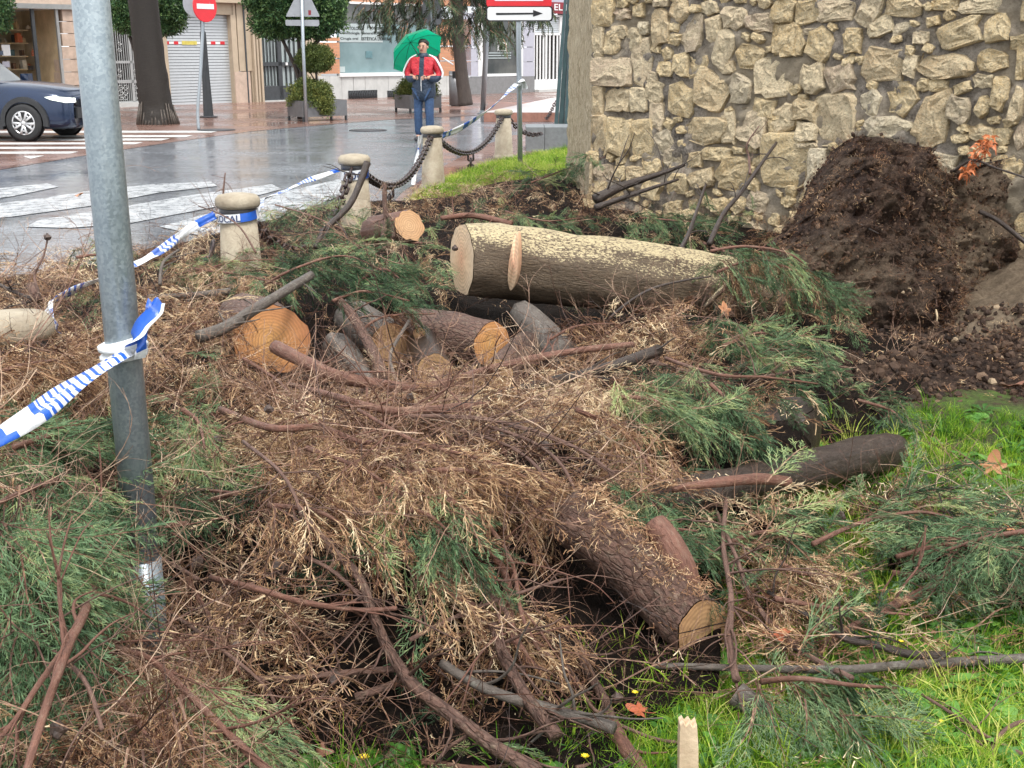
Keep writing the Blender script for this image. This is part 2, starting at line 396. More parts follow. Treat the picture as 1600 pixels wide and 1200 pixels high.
def chips_mesh(seed, n=14, R=.05, l=.022, w=.0034, mat='chip_mix'):
    random.seed(seed); V = []; F = []
    for i in range(n):
        o = Vector((random.uniform(-R, R), random.uniform(-R, R), random.uniform(0, .008))); d = rv(1); d.z *= .3; d.normalize(); ll = l * random.uniform(.4, 1.3)
        ribbon(V, F, [o, o + d * ll * .5, o + d * ll + rv(.006)], w, w * .7, Vector((0, 0, 1)) + rv(.4))
    return plain_mesh('chips', V, F, mat)
GREEN = proto_collection('green_sprays', [spray(s, .28, False, 18, 11, .0028) for s in range(5)])
DRY = proto_collection('dry_sprays', [spray(40 + s, .24, True, 14, 8, .0026, .05, 'leaf_dry') for s in range(6)])
TWIG = proto_collection('bare_twigs', [twig(80 + s, .45, 4, .005) for s in range(5)])
FINE = proto_collection('fine_twigs', [twig(90 + s, .3, 3, .0028) for s in range(4)])
GRASS = proto_collection('grass_tufts', [tuft(100 + s, .08, 12, .035, .0055) for s in range(5)])
TALL = proto_collection('tall_tufts', [tuft(110 + s, .15, 16, .04, .007) for s in range(3)])
WEED = proto_collection('weeds', [weed(120 + s, 8, .07) for s in range(3)] + [weed(125, 11, .045, wf=.75), weed(126, 12, .04, wf=.85)])
CITRUS = proto_collection('citrus_leaves', [leafball(130 + s) for s in range(4)])
CEDAR = proto_collection('cedar_sprays', [spray(140 + s, .5, False, 14, 6, .014, .05, 'leaf_cedar') for s in range(4)])
HEDGE = proto_collection('hedge_leaves', [leafball(150 + s, 26, .09, .05, 'leaf_hedge', .5) for s in range(3)])
CRUMB = proto_collection('soil_crumbs', [crumb(160 + s) for s in range(4)])
CHIPS = proto_collection('wood_chips', [chips_mesh(170 + s) for s in range(4)])
DCHIP = proto_collection('dry_needles', [chips_mesh(180 + s, 14, .06, .035, .0032, 'leaf_dry') for s in range(4)])
random.seed(11)

# ------------------------------------------------------------------ the heap's height over the ground
CTRL = [(375,392,.36),(0,480,.34),(0,555,.72),(50,540,.66),(100,455,.38),(230,425,.33),(330,395,.28),(430,350,.32),(540,335,.25),(640,335,.28),(760,305,.3),(850,275,.25),(950,300,.3),(1100,345,.28),(1200,375,.2),
 (0,560,.5),(150,560,.52),(300,500,.5),(450,435,.5),(560,405,.52),(650,440,.42),(425,545,.12),(560,545,.12),(650,545,.1),(770,545,.1),(425,602,.22),(340,560,.4),(560,608,.2),(650,612,.22),(760,600,.18),(850,560,.2),(95,520,.5),(800,440,.15),(950,440,.15),(1000,540,.36),(1150,480,.33),(1200,560,.3),
 (200,680,.42),(300,720,.42),(400,650,.6),(600,660,.56),(800,650,.5),(1000,620,.48),(1130,620,.46),(1230,630,.34),(1290,640,.12),
 (-60,720,.75),(60,720,.6),(60,850,.5),(150,900,.34),(130,970,.34),(-60,900,.6),(200,800,.2),(300,800,.25),(250,880,.15),(500,760,.55),(700,760,.55),(880,740,.42),(1050,740,.25),(1180,760,.12),
 (250,950,.14),(250,1030,.12),(330,1030,.18),(180,1040,.26),(400,950,.34),(600,950,.3),(800,950,.24),(1000,900,.16),(1000,1050,.06),(1200,900,.14),(1330,850,.16),(1450,830,.18),(1570,870,.2),(1650,870,.2),(1300,1090,.12),(1400,950,.08),
 (-80,1150,.4),(100,1150,.42),(280,1150,.22),(420,1190,.08),(600,1100,.12),(720,1120,.08),(600,1220,0),(480,1250,0),(900,1130,.03),(100,1400,.3),(-200,1400,.2),
 (1450,730,0),(1330,715,0),(1300,760,0),(1600,760,0),(1550,1000,0),(1100,1180,0),(1400,1180,0),(1500,650,0),(1320,600,.05),(1350,480,.05),(1600,560,0),(1750,700,0),(1750,1100,0),(1100,1300,0),(1600,1300,0),(800,1300,0),
 (-150,420,0),(0,405,0),(100,395,0),(230,370,0),(330,340,0),(420,310,0),(540,290,0),(640,300,0),(700,290,0),(780,262,0),(850,240,0),(930,230,0),(1100,290,0),(1250,330,0),(-200,300,0),(300,250,0),(700,220,0)]
_cp = []
for a, b, h in CTRL:
    p = G(a, b, h); _cp.append((p.x / p.y, math.log(p.y), h))
_cp = np.array(_cp)
NU, NV = 240, 240
_u = np.linspace(-1.0, .9, NU); _v = np.linspace(math.log(1.3), math.log(30), NV)
_U, _V = np.meshgrid(_u, _v, indexing='ij')
_d2 = (_U[..., None] - _cp[:, 0]) ** 2 + (.8 * (_V[..., None] - _cp[:, 1])) ** 2 + .0004
_w = _d2 ** -2.2; HG = (_w * _cp[:, 2]).sum(-1) / _w.sum(-1)
def Hn(x, y):
    x = np.asarray(x, float); y = np.maximum(np.asarray(y, float), .5)
    fu = np.clip((x / y - _u[0]) / (_u[1] - _u[0]), 0, NU - 1.001); fv = np.clip((np.log(y) - _v[0]) / (_v[1] - _v[0]), 0, NV - 1.001)
    i = fu.astype(int); j = fv.astype(int); a = fu - i; b = fv - j
    return HG[i, j] * (1 - a) * (1 - b) + HG[i + 1, j] * a * (1 - b) + HG[i, j + 1] * (1 - a) * b + HG[i + 1, j + 1] * a * b
def S(px, py, dz=0.0):
    """the point of the heap's surface seen at this pixel of the photo, raised by dz"""
    d = ray(px, py); t = .8; st = .04
    while t < 60:
        x, y, z = d[0] * t, d[1] * t, CH + d[2] * t
        if z <= float(Hn(x, y)) + dz: break
        t += st; st = .04 + t * .004
    lo, hi = t - st, t
    for _ in range(14):
        m = (lo + hi) / 2
        if CH + d[2] * m <= float(Hn(d[0] * m, d[1] * m)) + dz: hi = m
        else: lo = m
    return Vector((d[0] * hi, d[1] * hi, CH + d[2] * hi))

# parts of a thing built in world coordinates keep them under an Empty that stands at the thing's base
WORLDP = set()
def wempty(name, loc, label=None, cat=None, group=None):
    o = empty(name, loc, label, cat, group); WORLDP.add(o.name); return o
_mo = mesh_obj
def mesh_obj(name, me, parent=None):
    o = _mo(name, me, parent)
    if parent and parent.name in WORLDP: o.matrix_parent_inverse = Matrix.Translation(-parent.location)
    return o
def poly(name, pts, mat, z, kind='structure', parent=None, thick=0):
    mb = MB(); P = [Vector((p.x, p.y, z)) for p in pts]
    n = len(P); mb.add(P, [tuple(range(n))])
    o = mb.build(name, mat, parent)
    # face up
    if o.data.polygons[0].normal.z < 0: o.data.flip_normals()
    if kind: o['kind'] = kind
    return o

# ------------------------------------------------------------------ setting: ground, road, paving, lawn
t = NT('road'); v = t.coord('Object', (1, 1, 1), (0, 0, .05)); br = t.new('ShaderNodeTexBrick')
br.inputs['Scale'].default_value = 1; br.inputs['Brick Width'].default_value = .42; br.inputs['Row Height'].default_value = .14
br.inputs['Mortar Size'].default_value = .011; br.inputs['Mortar Smooth'].default_value = .3
br.inputs['Color1'].default_value = (.13, .14, .16, 1); br.inputs['Color2'].default_value = (.22, .235, .26, 1); br.inputs['Mortar'].default_value = (.10, .10, .11, 1)
t.l.new(v, br.inputs[0]); n = t.noise(t.coord('Object', (1, 1, 1)), .55, 6, .65); n2 = t.noise(t.coord('Object', (1, 1, 1)), 14, 5, .7)
c = t.mix(t.ramp(n, [(.35, 0.0), (.7, .5)]), br.outputs[0], (.09, .10, .115)); c = t.mix(t.ramp(n2, [(.4, 0.0), (.75, .4)]), c, (.34, .35, .36))
t.set(c, t.ramp(t.math('ADD', t.math('MULTIPLY', n, .7), t.math('MULTIPLY', n2, .3)), [(.36, .05), (.66, .34)]), .7)
t.bump(t.math('ADD', br.outputs[1], t.math('MULTIPLY', n2, -.8)), .006, -.8)
t = NT('red_paving'); v = t.coord('Object', (1, 1, 1), (0, 0, .2)); br = t.new('ShaderNodeTexBrick')
br.inputs['Scale'].default_value = 1; br.inputs['Brick Width'].default_value = .22; br.inputs['Row Height'].default_value = .11; br.inputs['Mortar Size'].default_value = .006
br.inputs['Color1'].default_value = (.20, .105, .08, 1); br.inputs['Color2'].default_value = (.27, .15, .115, 1); br.inputs['Mortar'].default_value = (.10, .07, .06, 1)
t.l.new(v, br.inputs[0]); n = t.noise(t.coord('Object'), .5, 6, .65); n2 = t.noise(t.coord('Object'), 9, 5, .7)
c = t.mix(t.ramp(n, [(.4, 0.0), (.7, .55)]), br.outputs[0], (.15, .085, .07)); c = t.mix(t.ramp(n2, [(.5, 0.0), (.8, .4)]), c, (.32, .24, .2))
t.set(c, t.ramp(n, [(.36, .08), (.62, .4)]), .55); t.bump(t.math('ADD', br.outputs[1], n2), .004, -.6)
t = NT('road_paint'); n = t.noise(t.coord('Object'), 6, 7, .75); n2 = t.noise(t.coord('Object', (1.5, 9, 1)), 3, 5, .7)
t.set(t.ramp(t.math('MULTIPLY', t.math('ADD', n, n2), .5), [(.45, (.20, .215, .23)), (.53, (.42, .43, .44)), (.66, (.60, .60, .59))]), t.ramp(n, [(.3, .12), (.6, .4)]), .5); t.bump(n, .003)
simple('worn_white', (.62, .62, .60), .35, var=.25, scale=10)
t = NT('ground'); n = t.noise(t.coord('Object'), .4, 6, .6); t.set(t.ramp(n, [(.3, (.10, .10, .10)), (.7, (.16, .155, .15))]), .5)
t = NT('lawn_soil'); n = t.noise(t.coord('Object'), 6, 8, .7); n2 = t.noise(t.coord('Object'), 40, 5, .7)
t.set(t.mix(t.ramp(n, [(.4, 0.0), (.6, 1.0)]), t.ramp(n2, [(.3, (.025, .018, .012)), (.7, (.07, .05, .032))]), t.ramp(n2, [(.3, (.035, .06, .012)), (.7, (.09, .15, .03))])), .8, .2); t.bump(n2, .012)
poly('ground', [Vector((-300, -60, 0)), Vector((300, -60, 0)), Vector((300, 400, 0)), Vector((-300, 400, 0))], 'ground', 0)
poly('road', [Vector((-60, -8, 0)), Vector((4, -8, 0)), Vector((14, 60, 0)), Vector((-60, 60, 0))], 'road', .004)
RED = [(-420, 330), (0, 266), (130, 244), (260, 224), (390, 206), (500, 196), (600, 188), (760, 180), (900, 178)]
rp = [G(*p) for p in RED]
poly('red_pavement', rp + [Vector((16, 58, 0)), Vector((-60, 58, 0)), Vector((-60, 20, 0))], 'red_paving', .008)
poly('kerb_paving', [G(560, 380), G(630, 300), G(690, 262), G(745, 232), G(800, 212), G(860, 206), G(925, 260), G(800, 330), G(640, 400)], 'red_paving', .008)
st = MB()
for y, x0, x1 in ((206.5, -260, 344), (213.5, -260, 303), (218.8, -260, 266), (224.8, -260, 224), (231.8, -260, 150), (239.4, -260, 123)):
    h = 1.55
    a = [G(x0, y + h * 1.6), G(x1 - 14, y + h), G(x1, y - h), G(x0, y - h * .6)]
    st.add([Vector((p.x, p.y, .012)) for p in a], [(0, 1, 2, 3)])
st.add([Vector((G(*p).x, G(*p).y, .012)) for p in ((48, 249), (36, 245), (70, 244))], [(0, 1, 2)])
st.build('far_crossing_marking', 'worn_white')['kind'] = 'structure'
st = MB()
for P in ([(-90, 322), (-90, 304), (74, 288), (92, 293), (20, 308)], [(-90, 350), (-90, 330), (60, 312), (150, 298), (240, 289), (330, 285), (340, 292), (250, 302), (150, 322), (20, 340)],
          [(40, 356), (62, 345), (205, 322), (300, 306), (425, 289), (440, 297), (330, 326), (205, 350), (110, 358)], [(250, 356), (330, 334), (440, 302), (530, 281), (560, 284), (545, 302), (470, 332), (400, 360), (320, 372)]):
    Q = [G(*p) for p in P]; st.add([Vector((p.x, p.y, .012)) for p in Q], [tuple(range(len(Q)))])
st.build('near_crossing_marking', 'road_paint')['kind'] = 'structure'
simple('iron', (.05, .05, .055), .45, var=.3)
mb = MB(); a = G(338, 204)
mb.lathe([(0.001, .008), (.42, .008), (.42, .012), (.0011, .012)], 28, (a.x, a.y, .006)); o = mb.build('manhole_cover', 'iron'); tag(o, 'dark round manhole cover flush in the wet red paving beside the road sign', 'manhole cover')
mb = MB(); a = G(575, 204)
mb.lathe([(0.001, .008), (.42, .008), (.42, .012), (.0011, .012)], 28, (a.x, a.y, .001)); o = mb.build('manhole_cover', 'iron'); tag(o, 'dark round cover in the grey road slabs left of the person', 'manhole cover')

# lawn: one sheet, gently uneven
LAWN = [G(600, 345), G(690, 292), G(760, 262), G(890, 236), G(925, 232)]
def wallpt(px, py):    # the old wall's plane
    d = ray(px, py); t_ = (WA.y * WN.y + WA.x * WN.x) / (d[0] * WN.x + d[1] * WN.y); return Vector((d[0] * t_, d[1] * t_, CH + d[2] * t_))
WA = Vector((.79, 12.0, 0)); WB = Vector((3.95, 8.8, 0)); WS = (WB - WA).normalized(); WN = Vector((-WS.y, WS.x, 0)).normalized()
if WN.y > 0: WN = -WN            # outwards, towards the camera
lp = [Vector((-1.0, -6, 0)), Vector((-1.6, 1.0, 0)), Vector((-2.15, 4.0, 0)), Vector((-1.9, 8.2, 0)), Vector((-1.45, 11.0, 0)), G(690, 292), G(760, 262), G(890, 236), WA + Vector((.55, 8, 0)), WA + Vector((.3, 0.5, 0)), WB + WS * 9 - WN * .4, Vector((14, -6, 0))]
poly('lawn', lp, 'lawn_soil', .02)
simple('kerbstone', (.42, .38, .33), .6, var=.3, scale=14, bump=.004)

# ------------------------------------------------------------------ the old rubble wall
t = NT('mortar'); v = t.coord('Object'); n = t.noise(v, 3, 8, .7); n2 = t.noise(v, 45, 7, .75); n3 = t.noise(v, 1.2, 4, .6)
c = t.ramp(t.math('ADD', t.math('MULTIPLY', n, .5), t.math('MULTIPLY', n2, .5)), [(.38, (.10, .085, .07)), (.48, (.30, .26, .22)), (.6, (.52, .45, .37))])
c = t.mix(t.ramp(n3, [(.42, 0.0), (.6, .65)]), c, (.42, .34, .23))
t.set(c, .85, .2); t.bump(t.math('ADD', n2, t.noise(v, 160, 4, .7)), .022, 1)
t = NT('stone'); v = t.coord('Object'); oi = t.new('ShaderNodeObjectInfo')
n = t.noise(v, 7, 8, .72); n2 = t.noise(v, 55, 6, .75); n3 = t.noise(v, 22, 3, .6, 1.2)
c1 = t.ramp(oi.outputs['Random'], [(0, (.56, .37, .16)), (.25, (.74, .54, .28)), (.45, (.58, .40, .22)), (.65, (.74, .59, .39)), (.8, (.52, .35, .27)), (.9, (.40, .30, .22)), (1, (.76, .66, .50))])
c = t.mix(t.ramp(n, [(.35, 0.0), (.68, .75)]), c1, (.82, .69, .46)); c = t.mix(t.ramp(n3, [(.5, 0.0), (.72, .6)]), c, (.30, .21, .12))
c = t.mix(t.ramp(n2, [(.5, 0.0), (.66, .8)]), c, (.16, .11, .065)); c = t.mix(t.ramp(t.noise(v, 120, 4, .7), [(.45, 0.0), (.65, .5)]), c, (.80, .73, .52))
t.set(c, .82, .25); t.bump(t.math('ADD', n2, t.math('MULTIPLY', n3, .9)), .03, 1)
wall = wempty('stone_wall', WA, 'old rubble wall of buff stones in rough grey mortar, right behind the uprooted trunk', 'wall')
WM = Matrix(((WS.x, -WN.x, 0, WA.x), (WS.y, -WN.y, 0, WA.y), (0, 0, 1, 0), (0, 0, 0, 1)))    # local: x along, y inwards, z up
WL, WH = 13.0, 4.6
mb = MB(); nx, nz = 420, 150; vs = []; fs = []
for i in range(nx + 1):
    for j in range(nz + 1):
        s = -.0 + WL * i / nx; z = -.1 + (WH + .1) * j / nz
        d = .035 * noise.noise(Vector((s * 2.2, 0, z * 2.2))) + .035 * noise.noise(Vector((s * 8, 3, z * 8))) + .03 * noise.noise(Vector((s * 19, 7, z * 19)))
        vs.append(WM @ Vector((s, d, z)))
for i in range(nx):
    for j in range(nz):
        a = i * (nz + 1) + j; fs.append((a, a + nz + 1, a + nz + 2, a + 1))
mb.add(vs, fs, smooth=True)
mb.build('mortar_face', 'mortar', wall)
EL = 1.6                    # the end face recedes from the corner
ED = (Vector((.72, 15.6, 0)) - WA); EL = ED.length; ED.normalize()
t = NT('end_render'); v = t.coord('Object', (3, 3, 1)); n = t.noise(v, 6, 8, .75, .6); n2 = t.noise(t.coord('Object', (1, 1, .35)), 60, 6, .75)
t.set(t.ramp(t.math('ADD', t.math('MULTIPLY', n, .5), t.math('MULTIPLY', n2, .5)), [(.38, (.17, .115, .07)), (.48, (.56, .44, .28)), (.6, (.82, .72, .53))]), .85, .2); t.bump(n2, .05, 1)
mb = MB(); vs = []; fs = []; EN = Vector((-ED.y, ED.x, 0)); EN = EN if EN.x < 0 else -EN
for i in range(31):
    for j in range(101):
        q = EL * i / 30; z = -.1 + (WH + .1) * j / 100
        d = .014 * noise.noise(Vector((q * 9, 1, z * 4))) + .03 * noise.noise(Vector((q * 24, 5, z * 9)))
        if i == 0: d = 0
        vs.append(WA + ED * q + EN * d + Vector((0, 0, z)))
for i in range(30):
    for j in range(100): a = i * 101 + j; fs.append((a, a + 1, a + 102, a + 101))
mb.add(vs, fs, smooth=True); mb.build('end_face', 'end_render', wall)
mb = MB(); mb.add([WA + Vector((0, 0, WH)), WM @ Vector((WL, 0, WH)), WM @ Vector((WL, 2.6, WH)), WA + ED * EL + Vector((0, 0, WH))], [(0, 1, 2, 3)]); mb.build('wall_top', 'mortar', wall)
def toWL(p): return ((p - WA).dot(WS), p.z)
def stone_mesh(w, h, rot, kind, seed):
    rnd = random.Random(seed); n = rnd.choice((11, 12, 13, 14)) if kind != 'B' else 14; ring = []; ee = rnd.choice((.4, .55, .7, .85))
    for k in range(n):
        a = 2 * math.pi * (k + rnd.uniform(-.28, .28)) / n; ca, sa = math.cos(a), math.sin(a)
        e = .36 if kind == 'B' else ee; q = rnd.uniform(.96, 1.02) if kind == 'B' else rnd.uniform(.74, 1.14)
        x = math.copysign(abs(ca) ** e, ca) * q; z = math.copysign(abs(sa) ** e, sa) * q; ring.append((x, z))
    T = .5 * min(w, h); depth = rnd.uniform(.022, .048); vs = []; fs = []; cr, srr = math.cos(rot), math.sin(rot)
    lv = [(1.04, .05), (1.0, -depth * .5), (.93, -depth * .95), (.72, -depth * 1.08), (.48, -depth * 1.15), (.22, -depth * 1.2)]
    tiltx, tiltz = rnd.uniform(-.16, .16), rnd.uniform(-.16, .16)
    for li, (sc, y) in enumerate(lv):
        for k, (x, z) in enumerate(ring):
            X, Z = x * w / 2 * sc, z * h / 2 * sc
            j = Vector((X * 14 + seed, Z * 14, seed * 1.7)); yy = y
            if li > 1: yy += .022 * noise.noise(j) + .012 * noise.noise(j * 2.7) + rnd.uniform(-.004, .004) + (X * tiltx + Z * tiltz)
            if li in (2, 3, 4): X += w * .05 * noise.noise(j + Vector((5, 0, 0))); Z += h * .05 * noise.noise(j + Vector((0, 9, 0)))
            vs.append((X * cr - Z * srr, yy, X * srr + Z * cr))
    vs.append((0, -depth * 1.2, 0)); m = len(lv)
    for li in range(m - 1):
        for k in range(n): fs.append((li * n + k, li * n + (k + 1) % n, (li + 1) * n + (k + 1) % n, (li + 1) * n + k))
    for k in range(n): fs.append(((m - 1) * n + k, (m - 1) * n + (k + 1) % n, m * n))
    return vs, fs
A4 = """325 75 130 160 0 B;295 260 80 175 0 B;385 450 235 165 0 B;290 640 85 180 0 B;425 625 145 160;455 90 90 70;560 65 60 90;395 270 110 150;440 200 90 70;590 180 60 80;525 260 90 160;690 175 120 220;815 65 110 130 35;890 200 130 220;1030 180 100 150;1160 110 155 150;1320 140 160 120;1480 240 150 200;1090 300 120 240 -20;1250 350 150 160;580 380 110 260;730 430 80 100;830 400 90 140;930 420 110 130;1110 420 90 80;1400 480 220 260;650 570 110 140;555 620 90 160;820 630 150 200;1010 570 180 220 -15;1200 560 150 180 -25;670 720 80 170;1340 690 130 140;1450 740 150 150 30;290 840 120 220 0 B;425 850 150 230;580 860 140 220;720 890 120 150 30;990 810 260 170;1125 800 80 180;1265 800 200 210;780 980 100 110;1050 960 180 90;910 1000 90 90;345 1080 130 120;440 1080 60 100;540 1080 100 90;640 1040 120 90;960 1110 150 120 20;1150 1080 180 200;240 1070 60 120;700 20 90 50;1340 20 80 60;1000 50 100 80;640 480 60 60;480 480 60 60"""
A6 = """105 75 140 130;250 75 150 140;430 70 180 120;640 60 150 200 -20;850 50 200 110;710 165 150 110 20;840 175 110 70 25;530 260 110 140;140 260 170 190;335 280 150 180 -20;265 200 80 50;970 235 100 80;1200 220 250 170 15;1440 180 150 170;1120 30 160 70;1350 40 250 90;730 400 230 190;895 410 90 130;1100 420 310 150 -5;1410 380 180 130;290 490 130 190;460 490 150 160 15;650 650 120 160;850 620 170 180;1040 740 180 330 -15;1200 680 140 170;1350 660 80 130 -20;1350 510 100 80;1455 580 90 200;1580 400 50 200;1560 650 70 180;230 690 140 130;90 750 160 140 25;425 750 230 290 5 B;240 820 120 110;750 800 260 120;110 1000 250 300 0 B;310 1050 110 260;1330 830 150 100;1460 850 120 100;1580 850 60 150;1080 1020 200 120;1500 1060 180 180;250 910 110 40;700 1010 200 160;900 1030 120 130"""
placed = []
def add_stone(s, z, w, h, rot, kind, parent, sd):
    vs, fs = stone_mesh(w, h, rot, kind, sd); me = bpy.data.meshes.new('stone'); me.from_pydata(vs, [], fs); me.materials.append(MATS['stone'])
    o = bpy.data.objects.new('stone', me); COL.objects.link(o); o.parent = parent; o.matrix_parent_inverse = Matrix.Translation(-parent.location)
    o.matrix_basis = WM @ Matrix.Translation((s, 0, z)); placed.append((s, z, w / 2, h / 2))
sd = 0
for txt, ox, oy in ((A4, 860, 0), (A6, 1200, 0)):
    for row in txt.split(';'):
        q = row.split(); cx, cy, w, h = [float(a) / 4 for a in q[:4]]; cx += ox; cy += oy; rot = math.radians(float(q[4])) if len(q) > 4 else 0
        s0, z0 = toWL(wallpt(cx - w / 2, cy)); s1, z1 = toWL(wallpt(cx + w / 2, cy)); s, z = toWL(wallpt(cx, cy)); zt = toWL(wallpt(cx, cy - h / 2))[1]; zb = toWL(wallpt(cx, cy + h / 2))[1]
        if s0 < .02: s0 = .02; s = (s0 + s1) / 2
        sd += 1; add_stone(s, z, (s1 - s0) * 1.17, (zt - zb) * 1.17, rot, 'B' if len(q) > 5 else '', wall, sd)
rnd = random.Random(5); extra = []; tries = 0
while tries < 60000:
    tries += 1; s = rnd.uniform(.05, WL - .1); z = rnd.uniform(0, WH - .08); big = rnd.random() < max(0, 1 - tries / 9000)
    w = rnd.uniform(.26, .5) if big else rnd.uniform(.08, .24); h = w * rnd.uniform(.55, 1.0)
    if all(abs(s - a) > (w / 2 + c) * .84 or abs(z - b) > (h / 2 + d) * .84 for a, b, c, d in placed):
        p = WM @ Vector((s, 0, z)); X, Y = proj(p.x, p.y, p.z); inv = 880 < X < 1640 and -20 < Y < 520
        if w < .13 and not inv: continue
        sd += 1
        if inv and sd < 292 and w > .1: add_stone(s, z, w, h, rnd.uniform(-.5, .5), '', wall, sd)
        else: extra.append((s, z, w, h, rnd.uniform(-.5, .5), sd)); placed.append((s, z, w / 2, h / 2))
mb = MB()
for s, z, w, h, r, k in extra:
    vs, fs = stone_mesh(w, h, r, '', k); mb.add([WM @ Vector((s + a, b, z + c)) for a, b, c in vs], fs)
mb.build('small_stones', 'stone', wall)['kind'] = 'stuff'

# ------------------------------------------------------------------ far side of the street
FA = G(100, 171); FB = G(870, 143); FS = (FB - FA).normalized(); FNn = Vector((-FS.y, FS.x, 0))     # FNn points away from the camera
FM = Matrix(((FS.x, FNn.x, 0, FA.x), (FS.y, FNn.y, 0, FA.y), (0, 0, 1, 0), (0, 0, 0, 1)))
def fpt(px, py):
    d = ray(px, py); t_ = (FA.x * FNn.x + FA.y * FNn.y) / (d[0] * FNn.x + d[1] * FNn.y); p = Vector((d[0] * t_, d[1] * t_, CH + d[2] * t_)); return (p - FA).dot(FS), p.z
def fbox(mb, x0, y0, x1, y1, d0, d1, mi=0, base=False):
    s0, s1 = fpt(x0, (y0 + y1) / 2)[0], fpt(x1, (y0 + y1) / 2)[0]; z1, z0 = fpt((x0 + x1) / 2, y0)[1], fpt((x0 + x1) / 2, y1)[1]
    if base: z0 = 0
    return mb.box(s0, d0, z0, s1, d1, z1, mi, FM)
def fpart(name, rects, mat, parent, kind=None):
    mb = MB()
    for r in rects: fbox(mb, *r)
    o = mb.build(name, mat, parent)
    if kind: o['kind'] = kind
    return o
def ftext(txt, x0, y1, hpx, wpx, mat, parent, d=-.012, bold=.004):
    s0, z0 = fpt(x0, y1); s1, _ = fpt(x0 + wpx, y1); _, z1 = fpt(x0, y1 - hpx); o = text_mesh(txt, 1, 'lettering', mat, None, None, .002, bold)
    xs = [v.co.x for v in o.data.vertices]; ys = [v.co.y for v in o.data.vertices]; W_, H_ = max(xs) - min(xs), max(ys) - min(ys)
    sx, sy = (s1 - s0) / W_, (z1 - z0) / H_
    o.data.transform(FM @ Matrix.Translation((s0, d, z0)) @ Matrix(((1, 0, 0, 0), (0, 0, 1, 0), (0, 1, 0, 0), (0, 0, 0, 1))) @ Matrix.Diagonal((sx, sy, 1, 1)) @ Matrix.Translation((-min(xs), -min(ys), 0)))
    o.parent = parent; o.matrix_parent_inverse = Matrix.Translation(-parent.location); return o
simple('beige_render', (.46, .37, .27), .8, var=.1, scale=3, bump=.004)
simple('pink_stone', (.50, .38, .30), .5, var=.18, scale=5)
simple('grey_marble', (.50, .50, .48), .4, var=.14, scale=3)
simple('lilac_panel', (.42, .42, .48), .5, var=.06)
simple('dark_base', (.20, .20, .20), .6, var=.15)
simple('aluminium', (.45, .45, .44), .35, .6, var=.1)
simple('dark_metal', (.055, .06, .065), .5, .2, var=.2)
simple('white_paint', (.74, .74, .73), .45, var=.05)
simple('shutter_grey', (.55, .58, .60), .4, .3, var=.06)
simple('frosted', (.40, .46, .46), .35, var=.08, scale=1)
simple('ink', (.015, .02, .022), .6, var=.1)
simple('red_paint', (.62, .02, .03), .4, var=.06)
simple('black_paint', (.012, .012, .014), .35, var=.1)
simple('yellow_paint', (.60, .50, .10), .4)
simple('dark_inside', (.03, .028, .025), .8, var=.4, scale=2)
simple('dark_red', (.22, .02, .03), .5)
simple('roof_grey', (.15, .15, .15), .8)
t = NT('brick'); v = t.coord('Object'); br = t.new('ShaderNodeTexBrick'); mp = t.new('ShaderNodeCombineXYZ'); sp = t.new('ShaderNodeSeparateXYZ'); t.l.new(v, sp.inputs[0]); t.l.new(sp.outputs[0], mp.inputs[0]); t.l.new(sp.outputs[2], mp.inputs[1])
t.l.new(mp.outputs[0], br.inputs[0]); br.inputs['Scale'].default_value = 1; br.inputs['Brick Width'].default_value = .24; br.inputs['Row Height'].default_value = .06; br.inputs['Mortar Size'].default_value = .006
br.inputs['Color1'].default_value = (.50, .22, .11, 1); br.inputs['Color2'].default_value = (.58, .28, .15, 1); br.inputs['Mortar'].default_value = (.35, .24, .18, 1); t.set(br.outputs[0], .7)
t = NT('teal_glass'); n = t.noise(t.coord('Object'), .6, 4, .6); t.set(t.ramp(n, [(.35, (.10, .17, .18)), (.65, (.20, .29, .30))]), .12, .8)
t = NT('shop_glass'); t.set((0, 0, 0), .03, .5); tr = t.new('ShaderNodeBsdfTransparent'); ms = t.new('ShaderNodeMixShader'); ms.inputs[0].default_value = .08; t.l.new(tr.outputs[0], ms.inputs[1]); t.l.new(t.b.outputs[0], ms.inputs[2]); t.l.new(ms.outputs[0], t.n['Material Output'].inputs[0])
t = NT('dark_glass'); n = t.noise(t.coord('Object'), .8, 4, .6); t.set(t.ramp(n, [(.35, (.03, .035, .035)), (.65, (.12, .12, .11))]), .08, .8)
t = NT('shop_light'); t.set((.9, .8, .6), .5); t.b.inputs['Emission Color'].default_value = (1, .80, .50, 1); t.b.inputs['Emission Strength'].default_value = 45
t = NT('goods'); oi = t.new('ShaderNodeTexCoord'); w_ = t.vor(oi.outputs['Object'], 7, 'F1', 'Color'); t.set(t.mix(.55, w_, (.35, .22, .10)), .4)
t.b.inputs['Emission Strength'].default_value = 0
simple('shop_back', (.62, .48, .30), .7, var=.25, scale=2)

